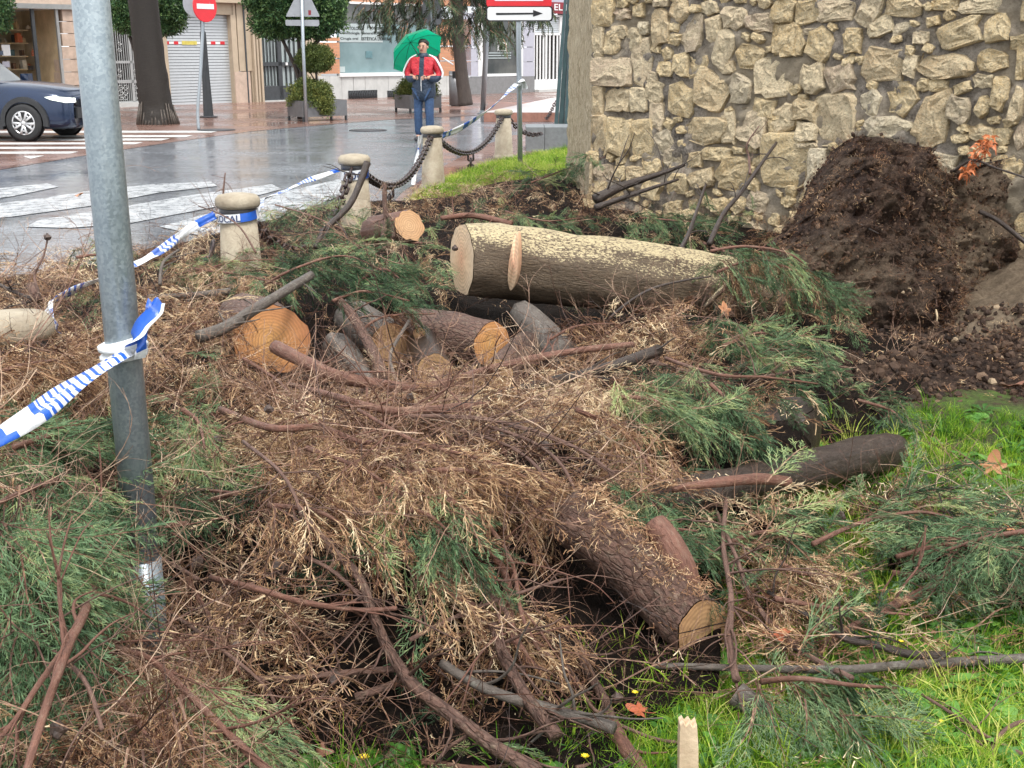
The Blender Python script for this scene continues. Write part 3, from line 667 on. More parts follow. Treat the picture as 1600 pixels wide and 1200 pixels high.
# --- shop on the far left: a lit window full of goods
def fbase(px): return FM @ Vector((fpt(px, 160)[0], 0, 0))
b = wempty('shop_building', fbase(40), 'shop front with a lit display window in stone cladding behind the blue car', 'building')
TOP = 5.2
def topbox(mb, x0, x1, y, d0, d1, mi=0):
    s0, s1 = fpt(x0, 60)[0], fpt(x1, 60)[0]; z0 = fpt((x0 + x1) / 2, y)[1]; mb.box(s0, d0, z0, s1, d1, TOP, mi, FM)
mb = MB(); topbox(mb, -420, 124, 8, -.02, 6); mb.build('upper_wall', 'pink_stone', b)
fpart('window_head', [(-420, 0, 124, 8.5, -.12, -.02)], 'aluminium', b)
for i, (y0, y1) in enumerate(((12, 33), (34, 52), (53, 72), (73, 92), (93, 112), (113, 133), (134, 151), (152, 172))):
    fpart('cladding_slab', [(97, y0, 124, y1, -.02, .5, 0, y1 > 170)], 'pink_stone', b)
fpart('mullion', [(53, 14, 58, 128, -.03, .06)], 'dark_metal', b); fpart('mullion', [(93, 9, 97, 172, -.03, .06)], 'aluminium', b); fpart('mullion', [(-60, 12, -56, 128, -.03, .06)], 'dark_metal', b)
fpart('sill', [(-420, 150, 96, 172, -.02, .5, 0, True)], 'pink_stone', b)
fpart('pane', [(-420, 9, 53, 150, .02, .03), (58, 9, 93, 150, .02, .03)], 'shop_glass', b)
fpart('display_back', [(-420, 9, 96, 150, 2.4, 2.5)], 'shop_back', b); fpart('display_floor', [(-420, 150, 96, 153, .05, 2.4)], 'shop_back', b)
fpart('display_ceiling', [(-420, 4, 96, 8.4, .05, 2.4)], 'white_paint', b); fpart('display_side', [(95.5, 9, 96.6, 150, .05, 2.4)], 'shop_back', b)
for x in (-100, -30, 10, 40, 70): fpart('lamp', [(x, 8.6, x + 9, 10.2, .5, .9)], 'shop_light', b)
for s_ in (-5.5, -2.0, .2):
    ld = bpy.data.lights.new('shop_ceiling_lamp', 'AREA'); ld.energy = 130; ld.size = 1.2; ld.color = (1, .82, .58); lo_ = bpy.data.objects.new('shop_ceiling_lamp', ld); COL.objects.link(lo_); lo_.location = FM @ Vector((s_ - 1.2, .9, 3.05)); lo_.parent = b; lo_.matrix_parent_inverse = Matrix.Translation(-b.location)
for y in (44, 66, 88, 110): fpart('shelf', [(-200, y, 80, y + 1.6, 1.5, 2.3)], 'shop_back', b)
for c in range(6): simple('goods_%d' % c, [(.5, .36, .2), (.7, .62, .5), (.16, .07, .03), (.10, .20, .22), (.55, .15, .06), (.05, .05, .06)][c], .35)
rnd = random.Random(3)
for k in range(190):
    y = rnd.choice((44, 66, 88, 110, 132, 150)); x = rnd.uniform(-60, 90); hh = rnd.uniform(5, 16); ww = rnd.uniform(2.5, 8); dd = rnd.uniform(.3, 1.8) if y > 120 else rnd.uniform(1.5, 2)
    s0, z0 = fpt(x, y); s1, _ = fpt(x + ww, y); z1 = fpt(x, y - hh)[1]; m2 = MB(); cc = (s0 + s1) / 2; r = (s1 - s0) / 2; h_ = z1 - z0
    if rnd.random() < .5: m2.lathe([(r * .8, 0), (r, h_ * .1), (r, h_ * .55), (r * .35, h_ * .75), (r * .3, h_)], 8, (0, 0, 0), 0, FM @ Matrix.Translation((cc, dd, z0)))
    else: m2.box(s0, dd, z0, s1, dd + .2, z1, 0, FM)
    gc = rnd.randrange(6); o = m2.build('bottle' if rnd.random() < .5 else 'box', 'goods_%d' % gc); o.name = ('bottle' if len(m2.f) > 20 else 'box'); tag(o, None, 'goods', 'goods displayed in the lit shop window'); o['label'] = 'small %s %s on the %s of the lit shop window%s' % (('tan', 'cream', 'dark brown', 'teal', 'orange', 'black')[gc], 'bottle' if len(m2.f) > 20 else 'box', {44: 'top shelf', 66: 'second shelf', 88: 'third shelf', 110: 'lowest shelf', 132: 'raised floor', 150: 'floor'}[y], ', right part' if x > 50 else '')
for x, y, w, h, m in ((3, 70, 13, 17, 'white_paint'), (4, 96, 11, 9, 'lilac_panel')):
    m2 = MB(); fbox(m2, x, y, x + w, y + h, -.005, .012); o = m2.build('notice', m); tag(o, 'white paper notice in the shop window' if y == 70 else 'small pale blue card low in the shop window', 'notice')

# --- building with the wrought door and the roller shutter
b = wempty('shutter_building', fbase(280), 'beige rendered building with a wrought door and a white roller shutter behind the palm', 'building')
mb = MB(); topbox(mb, 124, 404, -2, -.02, 6); mb.build('upper_wall', 'beige_render', b)
fpart('wall', [(124, 0, 176, 172, -.02, .6, 0, True), (222, 0, 262, 168, -.02, .6, 0, True), (363, 0, 371, 165, -.02, .6, 0, True), (262, 0, 363, 22, -.02, .6), (176, 0, 222, 30, -.02, .6), (371, 0, 391, 111, -.02, .6)], 'beige_render', b)
fpart('plinth', [(367, 112, 391, 164, -.05, .6, 0, True)], 'pink_stone', b)
fpart('cornice', [(124, -3, 391, 1.5, -.25, -.02)], 'beige_render', b)
sh = fpart('roller_shutter', [(262, 22, 370, 164, .25, .3, 0, True)], 'dark_metal', b)
for k in range(30):
    y0 = 23 + k * 141 / 30; x1 = 361 + 8 * k / 30
    fpart('slat', [(262, y0, x1, y0 + 3.9, .2, .25)], 'shutter_grey', b)
for k in range(7): fpart('warning_tape', [(262 + k * 14.5, 64.5, 262 + k * 14.5 + 7, 69.5, .185, .199)], 'red_paint' if k not in (3,) else 'yellow_paint', b)
fpart('warning_tape', [(262, 65, 353, 69, .187, .1995)], 'white_paint', b); fpart('warning_tape', [(289, 64, 312, 70, .17, .184)], 'yellow_paint', b)
dr = fpart('door_frame', [(178, 20, 182, 165, .05, .12, 0, True), (204, 20, 208, 165, .05, .12, 0, True), (218, 20, 222, 165, .05, .12, 0, True), (178, 95, 222, 99, .05, .12), (178, 125, 222, 130, .05, .12), (178, 158, 222, 165, .05, .12, 0, True)], 'aluminium', b)
fpart('door_panel', [(178, 20, 222, 166, .3, .34, 0, True)], 'dark_inside', b)
for x in (185, 188.5, 192, 195.5, 199, 202, 210, 214): fpart('bar', [(x, 30, x + 1, 158, .07, .1)], 'aluminium', b)
def scroll(mbx, px, py, R, turns=1.3, sg=1, dd=.06):
    pts = []
    for k in range(14):
        a = k / 13 * turns * 6.28; r = R * (1 - .75 * k / 13); s_, z_ = fpt(px + sg * math.cos(a) * r, py + math.sin(a) * r); pts.append(FM @ Vector((s_, dd, z_)))
    mbx.tube(pts, .012, 4, smoothpath=False)
mb = MB()
for y in (68, 78, 110, 118): scroll(mb, 188, y, 3.5); scroll(mb, 213, y, 3, sg=-1)
for y in (136, 144, 152): scroll(mb, 190, y, 5); scroll(mb, 198, y, 5, sg=-1); scroll(mb, 213, y, 4)
mb.build('scrollwork', 'aluminium', b)
fpart('step', [(176, 160, 224, 170, -.15, .5, 0, True)], 'grey_marble', b)
for x, w in ((382, 2), (393, 3), (398, 2.4), (403, 3)): fpart('drainpipe', [(x, 0, x + w, 164, -.14 if x > 385 else -.06, -.03, 0, True)], 'beige_render' if x > 385 else 'dark_metal', b)
fpart('wall_corner', [(391, 0, 408, 165, .0, .6, 0, True)], 'beige_render', b)
# --- gate building
b = wempty('gate_building', fbase(450), 'narrow building part with a dark barred gate behind the clipped orange tree', 'building')
mb = MB(); topbox(mb, 404, 500, 12, -.02, 6); mb.build('upper_wall', 'beige_render', b)
fpart('wall', [(478, 11, 500, 160, -.02, .6, 0, True)], 'beige_render', b); fpart('wall', [(403, 0, 408, 160, .01, .5, 0, True)], 'beige_render', b)
fpart('gate_frame', [(408, 12, 478, 17, .0, .08), (408, 97, 478, 103, .0, .08), (408, 134, 478, 156, .0, .08), (405, 12, 408.5, 156, .0, .08, 0, True), (434, 12, 440, 156, .0, .08), (476, 12, 479, 156, 0, .08, 0, True)], 'dark_metal', b)
for k in range(5): fpart('gate_panel', [(408.5 + k * 5.1, 17, 408.5 + k * 5.1 + 3.9, 134, .1, .13)], 'frosted', b); fpart('gate_panel', [(440.5 + k * 7, 17, 440.5 + k * 7 + 5.6, 134, .1, .13)], 'frosted', b)
for k in range(5): fpart('bar', [(412.7 + k * 5.1, 17, 413.7 + k * 5.1, 134, .02, .06)], 'dark_metal', b); fpart('bar', [(446.4 + k * 7, 17, 447.5 + k * 7, 134, .02, .06)], 'dark_metal', b)
fpart('gate_back', [(408, 17, 478, 134, .2, .25)], 'dark_inside', b)
fpart('step', [(408, 156, 480, 165, -.1, .5, 0, True)], 'grey_marble', b); fpart('lock', [(446, 97.5, 449, 102, -.03, 0)], 'white_paint', b)
# --- clinic
b = wempty('clinic_building', fbase(600), 'brick and marble building with a wide teal window lettered for a dental clinic', 'building')
mb = MB(); topbox(mb, 500, 735, 5, -.02, 6); mb.build('upper_wall', 'brick', b)
for y0, y1 in ((58, 65), (66, 91), (92, 116)): fpart('brick_panel', [(500, y0 + .4, 530, y1 - .8, -.03, .5)], 'brick', b)
for y0, y1 in ((30, 72), (73, 95), (96, 119)): fpart('brick_panel', [(686, y0, 735, y1 - .8, -.03, .5)], 'brick', b)
fpart('window_frame', [(526, 4.5, 690, 8, -.05, .05), (529, 113, 690, 118.5, -.1, .1)], 'white_paint', b)
fpart('pane', [(530, 8, 686, 38, .1, .13)], 'dark_glass', b); fpart('pane', [(530, 38, 686, 113.5, .1, .13)], 'teal_glass', b)
fpart('film_band', [(532, 37, 600, 66, .085, .095)], 'frosted', b)
fpart('window_reveal', [(541, 8, 543, 37, .06, .1), (684, 8, 687, 113, 0, .5)], 'dark_metal', b)
fpart('window_box', [(532, 104, 541, 113, .07, .095)], 'frosted', b); fpart('green_poster', [(574, 80, 584, 91, .08, .095)], 'goods_3', b)
ftext('PLANTOLOGÍA', 535, 46.5, 6.5, 36, 'ink', b, .08, .02); ftext('Prótesis dental', 576, 46, 6, 44, 'ink', b, .08, .01)
ftext('Odontología General', 533, 54.5, 5.5, 52, 'ink', b, .08, .012); ftext('BLANQUEAMIENTO', 586, 54.5, 5.5, 44, 'ink', b, .08, .025); ftext('Cirugía oral', 534, 63, 5, 28, 'ink', b, .08, .01); ftext('ESTÉTICA DENTAL', 567, 63, 6, 46, 'ink', b, .08, .025)
for k in range(13):
    x = 497 + k * 18.2; y1 = 160 - .25 * k
    if 543 < x + 8 < 589: r = [(x, 119, x + 17.8, 141, -.04, .3)]
    else: r = [(x, 119, x + 17.8, y1, -.04, .3, 0, True)]
    fpart('marble_slab', r, 'grey_marble', b)
for x0, x1 in ((543, 588), (604, 640)):
    fpart('vent', [(x0, 141, x1, 156, -.06, -.045)], 'black_paint', b)
    mb = MB()
    for k in range(12):
        x = x0 + (x1 - x0) * k / 12; w_ = (x1 - x0) / 12
        for a, c2 in ((0, 1), (1, 0)):
            p = [FM @ Vector((fpt(x + w_ * a, 150)[0], -.065, fpt(x, 155)[1])), FM @ Vector((fpt(x + w_ * c2, 150)[0], -.065, fpt(x, 142)[1]))]; mb.tube(p, .01, 4, smoothpath=False)
    mb.build('lattice', 'dark_metal', b)
fpart('base_strip', [(497, 156.5, 735, 160, -.08, -.041, 0, True)], 'white_paint', b)
# --- grey building with the white gate
b = wempty('grey_building', fbase(800), 'pale lilac panelled building with a white barred entrance beside the old wall', 'building')
mb = MB(); topbox(mb, 735, 1100, 6, -.02, 6); mb.build('upper_wall', 'lilac_panel', b)
for y0, y1 in ((20, 73), (74, 96), (97, 119)):
    fpart('wall_panel', [(724, y0, 746, y1, -.03, .5)], 'lilac_panel', b); fpart('wall_panel', [(816, y0, 834, y1, -.03, .5)], 'lilac_panel', b)
fpart('window_frame', [(746, 20, 753, 119, -.05, .1), (753, 115, 812, 119, -.06, .1), (810, 20, 816, 119, -.05, .1)], 'white_paint', b)
fpart('pane', [(753, 14, 811, 115, .08, .1)], 'dark_glass', b); fpart('framed_picture', [(779, 66, 793, 80, .04, .07)], 'white_paint', b); fpart('picture', [(781, 68, 791, 78, .03, .039)], 'dark_inside', b)
for y in (82, 86, 90): fpart('decal_stripe', [(764, y, 800, y + 1.4, .05, .078)], 'frosted', b)
fpart('plinth', [(724, 120, 834, 150, -.05, .5, 0, True)], 'dark_base', b)
fpart('wall', [(884, 0, 1100, 150, -.02, .5, 0, True)], 'lilac_panel', b)
fpart('gate_box', [(834, 26, 884, 140, .3, .4, 0, True)], 'dark_inside', b)
for k in range(8): fpart('shutter_slat', [(836, 27 + k * 3, 877, 29.4 + k * 3, .12, .18)], 'shutter_grey', b)
fpart('gate_frame', [(834, 24, 837, 140, .05, .12, 0, True), (834, 51, 880, 55, .05, .12), (834, 124, 880, 140, .05, .12, 0, True), (854, 54, 856.5, 126, .05, .12), (876, 24, 880, 140, .05, .12, 0, True), (834, 23, 880, 26, .05, .12)], 'white_paint', b)
for x in (840, 845, 850, 860, 866, 871.5): fpart('bar', [(x, 55, x + 1.8, 125, .06, .1)], 'white_paint', b)
fpart('shop_sign', [(826, 3, 884, 21, -.1, .0)], 'dark_red', b); ftext('EL P', 863, 16, 10, 24, 'white_paint', b, -.115, .01)
fpart('step', [(834, 139, 884, 147, -.3, .1, 0, True)], 'grey_marble', b)

# ------------------------------------------------------------------ street things
def at_depth(px, py_base, z=0): return G(px, py_base, z)
def dist(p): return p.y * math.cos(TH) + (CH - p.z) * math.sin(TH)
def wscale(px_w, p): return px_w * dist(p) / FPX          # width in metres of px_w photo pixels at point p
# palm
p = at_depth(247, 194); b = wempty('palm_tree', p, 'thick dark palm trunk with flared torn base on the wet red paving', 'tree')
mb = MB(); w = wscale(1, p)
mb.tube([p + Vector((0, 0, -.05)), p + Vector((.0, 0, .12)), p + Vector((-.02, 0, .45)), p + Vector((-.05, 0, 1.0)), p + Vector((-.1, 0, 2.2)), p + Vector((-.2, 0, 6.5))], [w * 32, w * 30, w * 25, w * 24, w * 22, w * 21], 28, amp=.07, seed=3, freq=9)
mb.build('trunk', 'palm_bark', b)
mb = MB()
for k in range(26):
    a = -math.pi / 2 + (k - 13) * .17; r = w * 31; q = p + Vector((math.cos(a) * r * 1.02, math.sin(a) * r * 1.02, 0)); top = p + Vector((math.cos(a) * w * 26, math.sin(a) * w * 26, random.uniform(.3, .6)))
    if abs(k - 14) < 4: top.z *= .6
    mb.tube([q, top], [.03, .012], 4, smoothpath=False)
mb.build('root_skirt', 'bark_grey', b)
V = []; F = []
for k in range(26):
    a = k * 2.4; el = .9 - .05 * k; o = p + Vector((-.2, 0, 6.4)); pts = []
    for j in range(9):
        t_ = j / 8; pts.append(o + Vector((math.cos(a) * 2.6 * t_, math.sin(a) * 2.6 * t_, 2.2 * math.sin(el) * t_ - 1.9 * t_ * t_)))
    ribbon(V, F, pts, .05, .02)
    for j in range(1, 9):
        for s_ in (-1, 1):
            for g in range(3):
                q = pts[j - 1].lerp(pts[j], g / 3); d_ = (pts[j] - pts[j - 1]).normalized(); sd_ = d_.cross(Vector((0, 0, 1))).normalized() * s_
                ribbon(V, F, [q, q + (sd_ * .8 + d_ * .5 - Vector((0, 0, .3))) * .55], .04, .005, Vector((0, 0, 1)))
o = mesh_obj('fronds', plain_mesh('fronds', V, F, 'leaf_citrus'), b)
# planters and clipped trees
def scatter_ellipsoid(name, coll, npr, c, r, n, parent, sc=(.7, 1.3), inner=.75, flat_bottom=None, tint=(.05, 1.0), lump=.16):
    u = RNG.normal(size=(n, 3)); u /= np.linalg.norm(u, axis=1)[:, None]
    lm = np.array([noise.noise(Vector(q) * 2.3 + Vector(c)) for q in u]) * lump * 2
    rad = (RNG.random(n) ** .4 * (1 - inner) + inner + lm)[:, None]; P_ = u * rad * np.array(r)
    if flat_bottom is not None: P_[:, 2] = np.maximum(P_[:, 2], -flat_bottom * r[2] + RNG.normal(0, .02, n))
    P_ += np.array(c); loc = np.array(parent.location) if parent else 0
    R_ = RNG.uniform(-3.1, 3.1, (n, 3)); T_ = RNG.uniform(tint[0], tint[1], n)
    return scatter(name, coll, npr, P_, R_, RNG.uniform(sc[0], sc[1], n), T_, parent)
def clipped(px, base_y, cpx, cpy, rx, ry, lab, stems, n=1500, z0=0, sc=(.7, 1.2)):
    p = at_depth(px, base_y); w = wscale(1, p); b = wempty('orange_tree', p, lab, 'tree', 'clipped orange trees in front of the shops')
    c = PY(cpx, cpy, p.y)
    mb = MB()
    for q in stems:
        pts = [PY(x, y, p.y + dy) for x, y, dy in q]; mb.tube(pts, [w * 4.2 * (1 - .5 * i / len(pts)) for i in range(len(pts))], 8, amp=.1, seed=px)
    mb.build('trunk', 'bark_wet', b)
    o = scatter_ellipsoid('crown', CITRUS, 4, tuple(c), (w * rx, w * rx * .85, w * ry), n, b, sc, .7, .75)
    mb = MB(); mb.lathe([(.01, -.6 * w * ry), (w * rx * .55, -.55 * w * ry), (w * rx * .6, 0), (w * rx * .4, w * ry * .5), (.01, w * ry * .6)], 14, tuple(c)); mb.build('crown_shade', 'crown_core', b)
    return b
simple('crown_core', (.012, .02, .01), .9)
clipped(468, 186, 463, 2, 73, 60, 'clipped orange tree with three dark stems behind the grey triangular sign', [[(468, 186, 0), (469, 150, 0), (466, 118, 0), (456, 92, 0), (440, 60, 0)], [(468, 130, 0), (472, 105, 0), (468, 80, 0), (466, 50, 0)], [(480, 105, .3), (484, 80, .3), (498, 62, .3), (505, 50, .3)]], 2600)
clipped(222, 176, 232, 5, 56, 52, 'clipped orange tree half hidden behind the palm trunk', [[(222, 176, 0), (222, 130, 0), (214, 90, 0), (202, 55, 0)]], 1700)
clipped(-40, 176, -38, 5, 48, 50, 'clipped orange tree at the left edge in front of the lit shop window', [[(-40, 176, 0), (-42, 120, 0), (-38, 60, 0)]], 1300)
def planter(x0, y0, x1, y1, xs, depth_y, lab, hedge, grp='grey metal street planters with low hedges'):
    p0 = at_depth(x0, y1); p1 = at_depth(x1, depth_y); w = wscale(1, p0); h = (y1 - y0) * w * .92
    b = wempty('planter', p0, lab, 'planter', grp); d = (p1 - p0).normalized(); L = (p1 - p0).length; nrm = Vector((-d.y, d.x, 0)); nrm = nrm if nrm.y > 0 else -nrm
    M = Matrix(((d.x, nrm.x, 0, p0.x), (d.y, nrm.y, 0, p0.y), (0, 0, 1, 0), (0, 0, 0, 1))); D = .75; t_ = .03
    m = MB(); m.box(0, 0, .12, L, t_, h, 0, M).box(0, D - t_, .12, L, D, h, 0, M).box(0, t_, .12, t_, D - t_, h, 0, M).box(L - t_, t_, .12, L, D - t_, h, 0, M); m.build('trough', 'planter_metal', b)
    m = MB(); m.box(t_, t_, .13, L - t_, D - t_, h - .05, 0, M); m.build('soil', 'lawn_soil', b)
    for a, c in ((.0, .0), (L - .05, 0), (0, D - .05), (L - .05, D - .05)): m = MB(); m.box(a, c, .008, a + .05, c + .05, .12, 0, M); m.build('leg', 'dark_metal', b)
    return b, M, L, h, D
simple('planter_metal', (.16, .16, .165), .4, .3, var=.15)
b, M, L, h, D = planter(474, 156, 543, 191, None, 188, 'long grey planter with a hedge and small round tree behind the triangular sign', 1)
hp = M @ Vector((L * .36, D / 2, h + .12)); scatter_ellipsoid('hedge', HEDGE, 3, tuple(hp), (L * .40, .42, .34), 800, b, (.8, 1.3), .4, None, (.2, 1), .2)
scatter_ellipsoid('hedge', HEDGE, 3, tuple(M @ Vector((L * .48, .0, h - .15))), (L * .2, .12, .2), 160, b, (.7, 1.1), .3, None, (.2, 1))
c = M @ Vector((L * .52, D / 2, 0)); mb = MB(); w = wscale(1, c)
tc = PY(492, 92, c.y); mb.tube([M @ Vector((L * .47, D / 2, h - .1)), Vector((tc.x + .02, c.y, h + .5)), tc], [.035, .03, .02], 7); mb.tube([Vector((tc.x + .01, c.y, h + .4)), tc + Vector((-.25, 0, -.1))], [.02, .012], 6)
tr = wempty('small_tree', M @ Vector((L * .47, D / 2, h)), 'small round clipped tree growing in the long planter', 'tree'); mb.build('trunk', 'bark_wet', tr)
scatter_ellipsoid('crown', HEDGE, 3, tuple(tc), (w * 28, w * 26, w * 19), 900, tr, (.7, 1.1), .55, .8, (.1, .75), .12)
b, M, L, h, D = planter(641, 147, 690, 177, None, 175, 'short grey planter with a low hedge standing behind the person with the umbrella', 1)
hp = M @ Vector((L * .45, D / 2, h + .1)); scatter_ellipsoid('hedge', HEDGE, 3, tuple(hp), (L * .5, .42, .3), 800, b, (.8, 1.3), .4, None, (.2, 1), .2)
# cedar
p = at_depth(718, 182); b = wempty('cedar_tree', p, 'dark weeping cedar with drooping boughs over the street behind the person', 'tree'); w = wscale(1, p)
mb = MB(); mb.tube([PY(728, 165, p.y), PY(722, 120, p.y), PY(716, 60, p.y), PY(715, 0, p.y), p + Vector((-.15, 0, 6.5))], [w * 11.5, w * 10, w * 9.5, w * 8.5, w * 3], 14, amp=.08, seed=9)
for x, y, l in ((640, 5, 1), (790, 10, 1), (600, -10, 1), (850, -10, 1), (680, -20, -1), (760, -30, 1)):
    mb.tube([PY(716, y - 45, p.y), PY((716 + x) / 2, y - 22, p.y - .3), PY(x, y, p.y - .5 * l)], [.07, .05, .02], 6, amp=.1, seed=x)
mb.build('trunk', 'cedar_bark', b)
pts = []; rr = []
for k in range(1500):
    a = RNG.uniform(0, 6.28); layer = RNG.integers(0, 7); z0_ = 2.75 + layer * .55; R_ = (2.9 - .33 * layer) * RNG.random() ** .45; z = z0_ - .16 * R_ ** 1.5 + RNG.normal(0, .1)
    x = p.x - .15 + R_ * math.cos(a) * 1.0; y = p.y + R_ * math.sin(a) * .8; ix, iy = proj(x, y, z)
    lim = 66 - 0.0021 * (ix - 715) ** 2 + 10 * math.sin(ix * .09)
    if iy > lim: continue
    pts.append((x, y, z)); rr.append((RNG.normal(0, .5), RNG.uniform(.3, 1.1), a + RNG.normal(0, .4)))
scatter('foliage', CEDAR, 4, pts, rr, RNG.uniform(.7, 1.3, len(pts)), RNG.uniform(.05, .95, len(pts)), b)
# litter bin
p = at_depth(711, 166); b = wempty('litter_bin', p, 'grey cylindrical litter bin at the foot of the cedar trunk', 'litter bin'); w = wscale(1, p)
mb = MB(); mb.lathe([(w * 5, .01), (w * 9, .03), (w * 9, 53 * w), (w * 8.2, 53 * w), (w * 8.2, 48 * w)], 20, tuple(p)); mb.build('drum', 'planter_metal', b)
mb = MB(); mb.lathe([(w * 9.3, 0), (w * 9.3, w * 2)], 20, (p.x, p.y, w * 46)); mb.build('rim', 'aluminium', b)
mb = MB(); mb.box(p.x - w * 3, p.y - w * 9.4, w * 43, p.x + w * 6, p.y - w * 9, w * 53); mb.build('slot', 'black_paint', b)
# lamp post base behind the no-entry sign
p = at_depth(326, 184); b = wempty('lamp_post', p, 'dark tapering lamp post behind the no entry sign', 'lamp post'); w = wscale(1, p)
mb = MB(); mb.lathe([(w * 8, .02), (w * 6, 60 * w), (w * 4.6, 128 * w), (w * 3, 130 * w), (w * 2.4, 260 * w)], 8, tuple(p), smooth=False); mb.build('post', 'dark_metal', b)
mb = MB(); mb.lathe([(w * 14, .01), (w * 14, .04), (w * 9, .05)], 8, tuple(p)); mb.build('base_plate', 'iron', b)
mb = MB(); top = p + Vector((0, 0, 260 * w)); mb.tube([top, top + Vector((0, -.2, .5)), top + Vector((0, -.9, .7))], .04, 8); mb.box(top.x - .14, top.y - 1.3, top.z + .64, top.x + .14, top.y - .8, top.z + .76); mb.build('lantern', 'dark_metal', b)
# no-entry sign
simple('galv', (.40, .44, .47), .38, .55, var=.12, scale=40)
simple('sign_white', (.70, .70, .70), .35, var=.03)
simple('sign_back', (.30, .31, .33), .5, .3, var=.12, scale=6)
p = at_depth(310.5, 204); w = wscale(1, p); b = wempty('no_entry_sign', p, 'red and white no entry sign on a slightly bent grey pole', 'road sign')
mb = MB(); mb.tube([p, PY(309, 170, p.y), PY(313, 120, p.y), PY(317.5, 30, p.y), PY(319, -15, p.y)], w * 2.5, 10); mb.build('pole', 'galv', b)
def disc(mbx, c, r, th, yaw, n=32, dy=0):
    Mx = Matrix.Translation(c) @ Matrix.Rotation(yaw, 4, 'Z') @ Matrix.Rotation(math.pi / 2, 4, 'X'); mbx.lathe([(r * .98, -th / 2), (r, -th * .3), (r, th * .3), (r * .98, th / 2)], n, (0, 0, dy), 0, Mx, smooth=False)
c = PY(320, 10, p.y - .08); R_ = w * 23; yaw = math.radians(55)
Mx = Matrix.Translation(c) @ Matrix.Rotation(yaw, 4, 'Z')
mb = MB(); disc(mb, c, R_, .03, yaw); mb.build('disc', 'red_paint', b)
mb = MB(); mb.box(-R_ * .72, -.022, -R_ * .16, R_ * .72, -.0155, R_ * .16, 0, Mx); mb.build('white_bar', 'sign_white', b)
mb = MB(); Mb = Matrix.Translation(c + Vector((-.16, .05, .02))); disc(mb, c + Vector((-.2, .1, .06)), R_ * .9, .02, yaw + 2.2); mb.build('second_disc', 'sign_back', b)
# grey sign backs
p = at_depth(479, 191); w = wscale(1, p); b = wempty('triangular_sign', p, 'back of a grey triangular warning sign with a plate beneath on a thin pole', 'road sign')
mb = MB(); mb.tube([p, PY(474, 80, p.y), PY(471, -20, p.y)], w * 2.6, 10, smoothpath=False); mb.build('pole', 'galv', b)
mb = MB(); y = p.y + .06; A = [PY(447, 26, y), PY(499, 26, y), PY(498, 22, y), PY(476, -22, y), PY(470, -22, y), PY(448, 22, y)]
def slab(mbx, A, th=.02): n_ = len(A); mbx.add(A + [q + Vector((0, th, 0)) for q in A], [tuple(range(n_)), tuple(reversed(range(n_, 2 * n_)))] + [(i, (i + 1) % n_, n_ + (i + 1) % n_, n_ + i) for i in range(n_)])
slab(mb, A); mb.build('triangle_plate', 'sign_back', b)
mb = MB(); slab(mb, [PY(446, 31, y), PY(498, 31, y), PY(499, 38, y), PY(497, 41, y), PY(447, 40, y), PY(446, 37, y)]); mb.build('lower_plate', 'sign_back', b)
mb = MB(); slab(mb, [PY(481.5, 16, y - .004), PY(486, 16, y - .004), PY(486, 23, y - .004), PY(482, 24, y - .004)], .003); mb.build('sticker', 'dark_red', b)
p = at_depth(673, 210); w = wscale(1, p); b = wempty('rectangular_sign', p, 'back of a grey rectangular sign on a thin pole behind the umbrella', 'road sign')
mb = MB(); mb.tube([at_depth(676, 181), PY(673, -20, at_depth(676, 181).y)], w * 2.4, 10, smoothpath=False); mb.build('pole', 'galv', b)
mb = MB(); y = at_depth(676, 181).y + .06; slab(mb, [PY(660, -30, y), PY(690, -30, y), PY(690, 36, y), PY(688, 38, y), PY(662, 39, y), PY(660.5, 36, y)]); mb.build('plate', 'sign_back', b)
mb = MB(); slab(mb, [PY(682, 22, y - .004), PY(686, 22, y - .004), PY(686, 29, y - .004), PY(682, 30, y - .004)], .003); mb.build('sticker', 'dark_inside', b)
# leaning pole
p = at_depth(754, 178); w = wscale(1, p); b = wempty('leaning_pole', p, 'grey metal pole leaning right behind the arrow sign', 'pole')
mb = MB(); mb.tube([p, PY(762, 30, p.y), PY(764, -30, p.y)], w * 4, 12, smoothpath=False); mb.build('post', 'galv', b)
mb = MB(); mb.lathe([(w * 8, 0), (w * 8, .03), (w * 5, .04), (w * 4.6, .1)], 12, tuple(p)); mb.build('foot', 'galv', b)
# arrow sign
p = at_depth(813, 263); w = wscale(1, p); b = wempty('arrow_sign', p, 'white arrow plate below a red sign on a grey pole in the grass', 'road sign')
mb = MB(); mb.tube([p + Vector((0, 0, -.1)), PY(810, 30, p.y), PY(809, -25, p.y)], w * 4, 14, smoothpath=False); mb.build('pole', 'galv', b)
def rrect(x0, y0, x1, y1, r, y, n=5):
    out = []
    for cx, cy, a0 in ((x1 - r, y0 + r, -90), (x1 - r, y1 - r, 0), (x0 + r, y1 - r, 90), (x0 + r, y0 + r, 180)):
        for k in range(n + 1): a = math.radians(a0 + 90 * k / n); out.append(PY(cx + r * math.cos(a), cy + r * math.sin(a), y))
    return out
y = p.y - .05
mb = MB(); slab(mb, rrect(760, 9.5, 864, 33.5, 5, y)); mb.build('arrow_plate_border', 'black_paint', b)
mb = MB(); slab(mb, rrect(761.6, 11, 861.5, 31.5, 4, y - .004), .003); mb.build('arrow_plate', 'sign_white', b)
mb = MB(); slab(mb, [PY(775, 20.2, y - .008), PY(833, 19.8, y - .008), PY(833, 15.5, y - .008), PY(848, 21, y - .008), PY(833, 26, y - .008), PY(833, 22.4, y - .008), PY(775, 23.4, y - .008)], .003); mb.build('arrow', 'black_paint', b)
mb = MB(); slab(mb, rrect(760, -44, 862, 11.5, 6, y - .0)); mb.build('red_plate', 'red_paint', b)
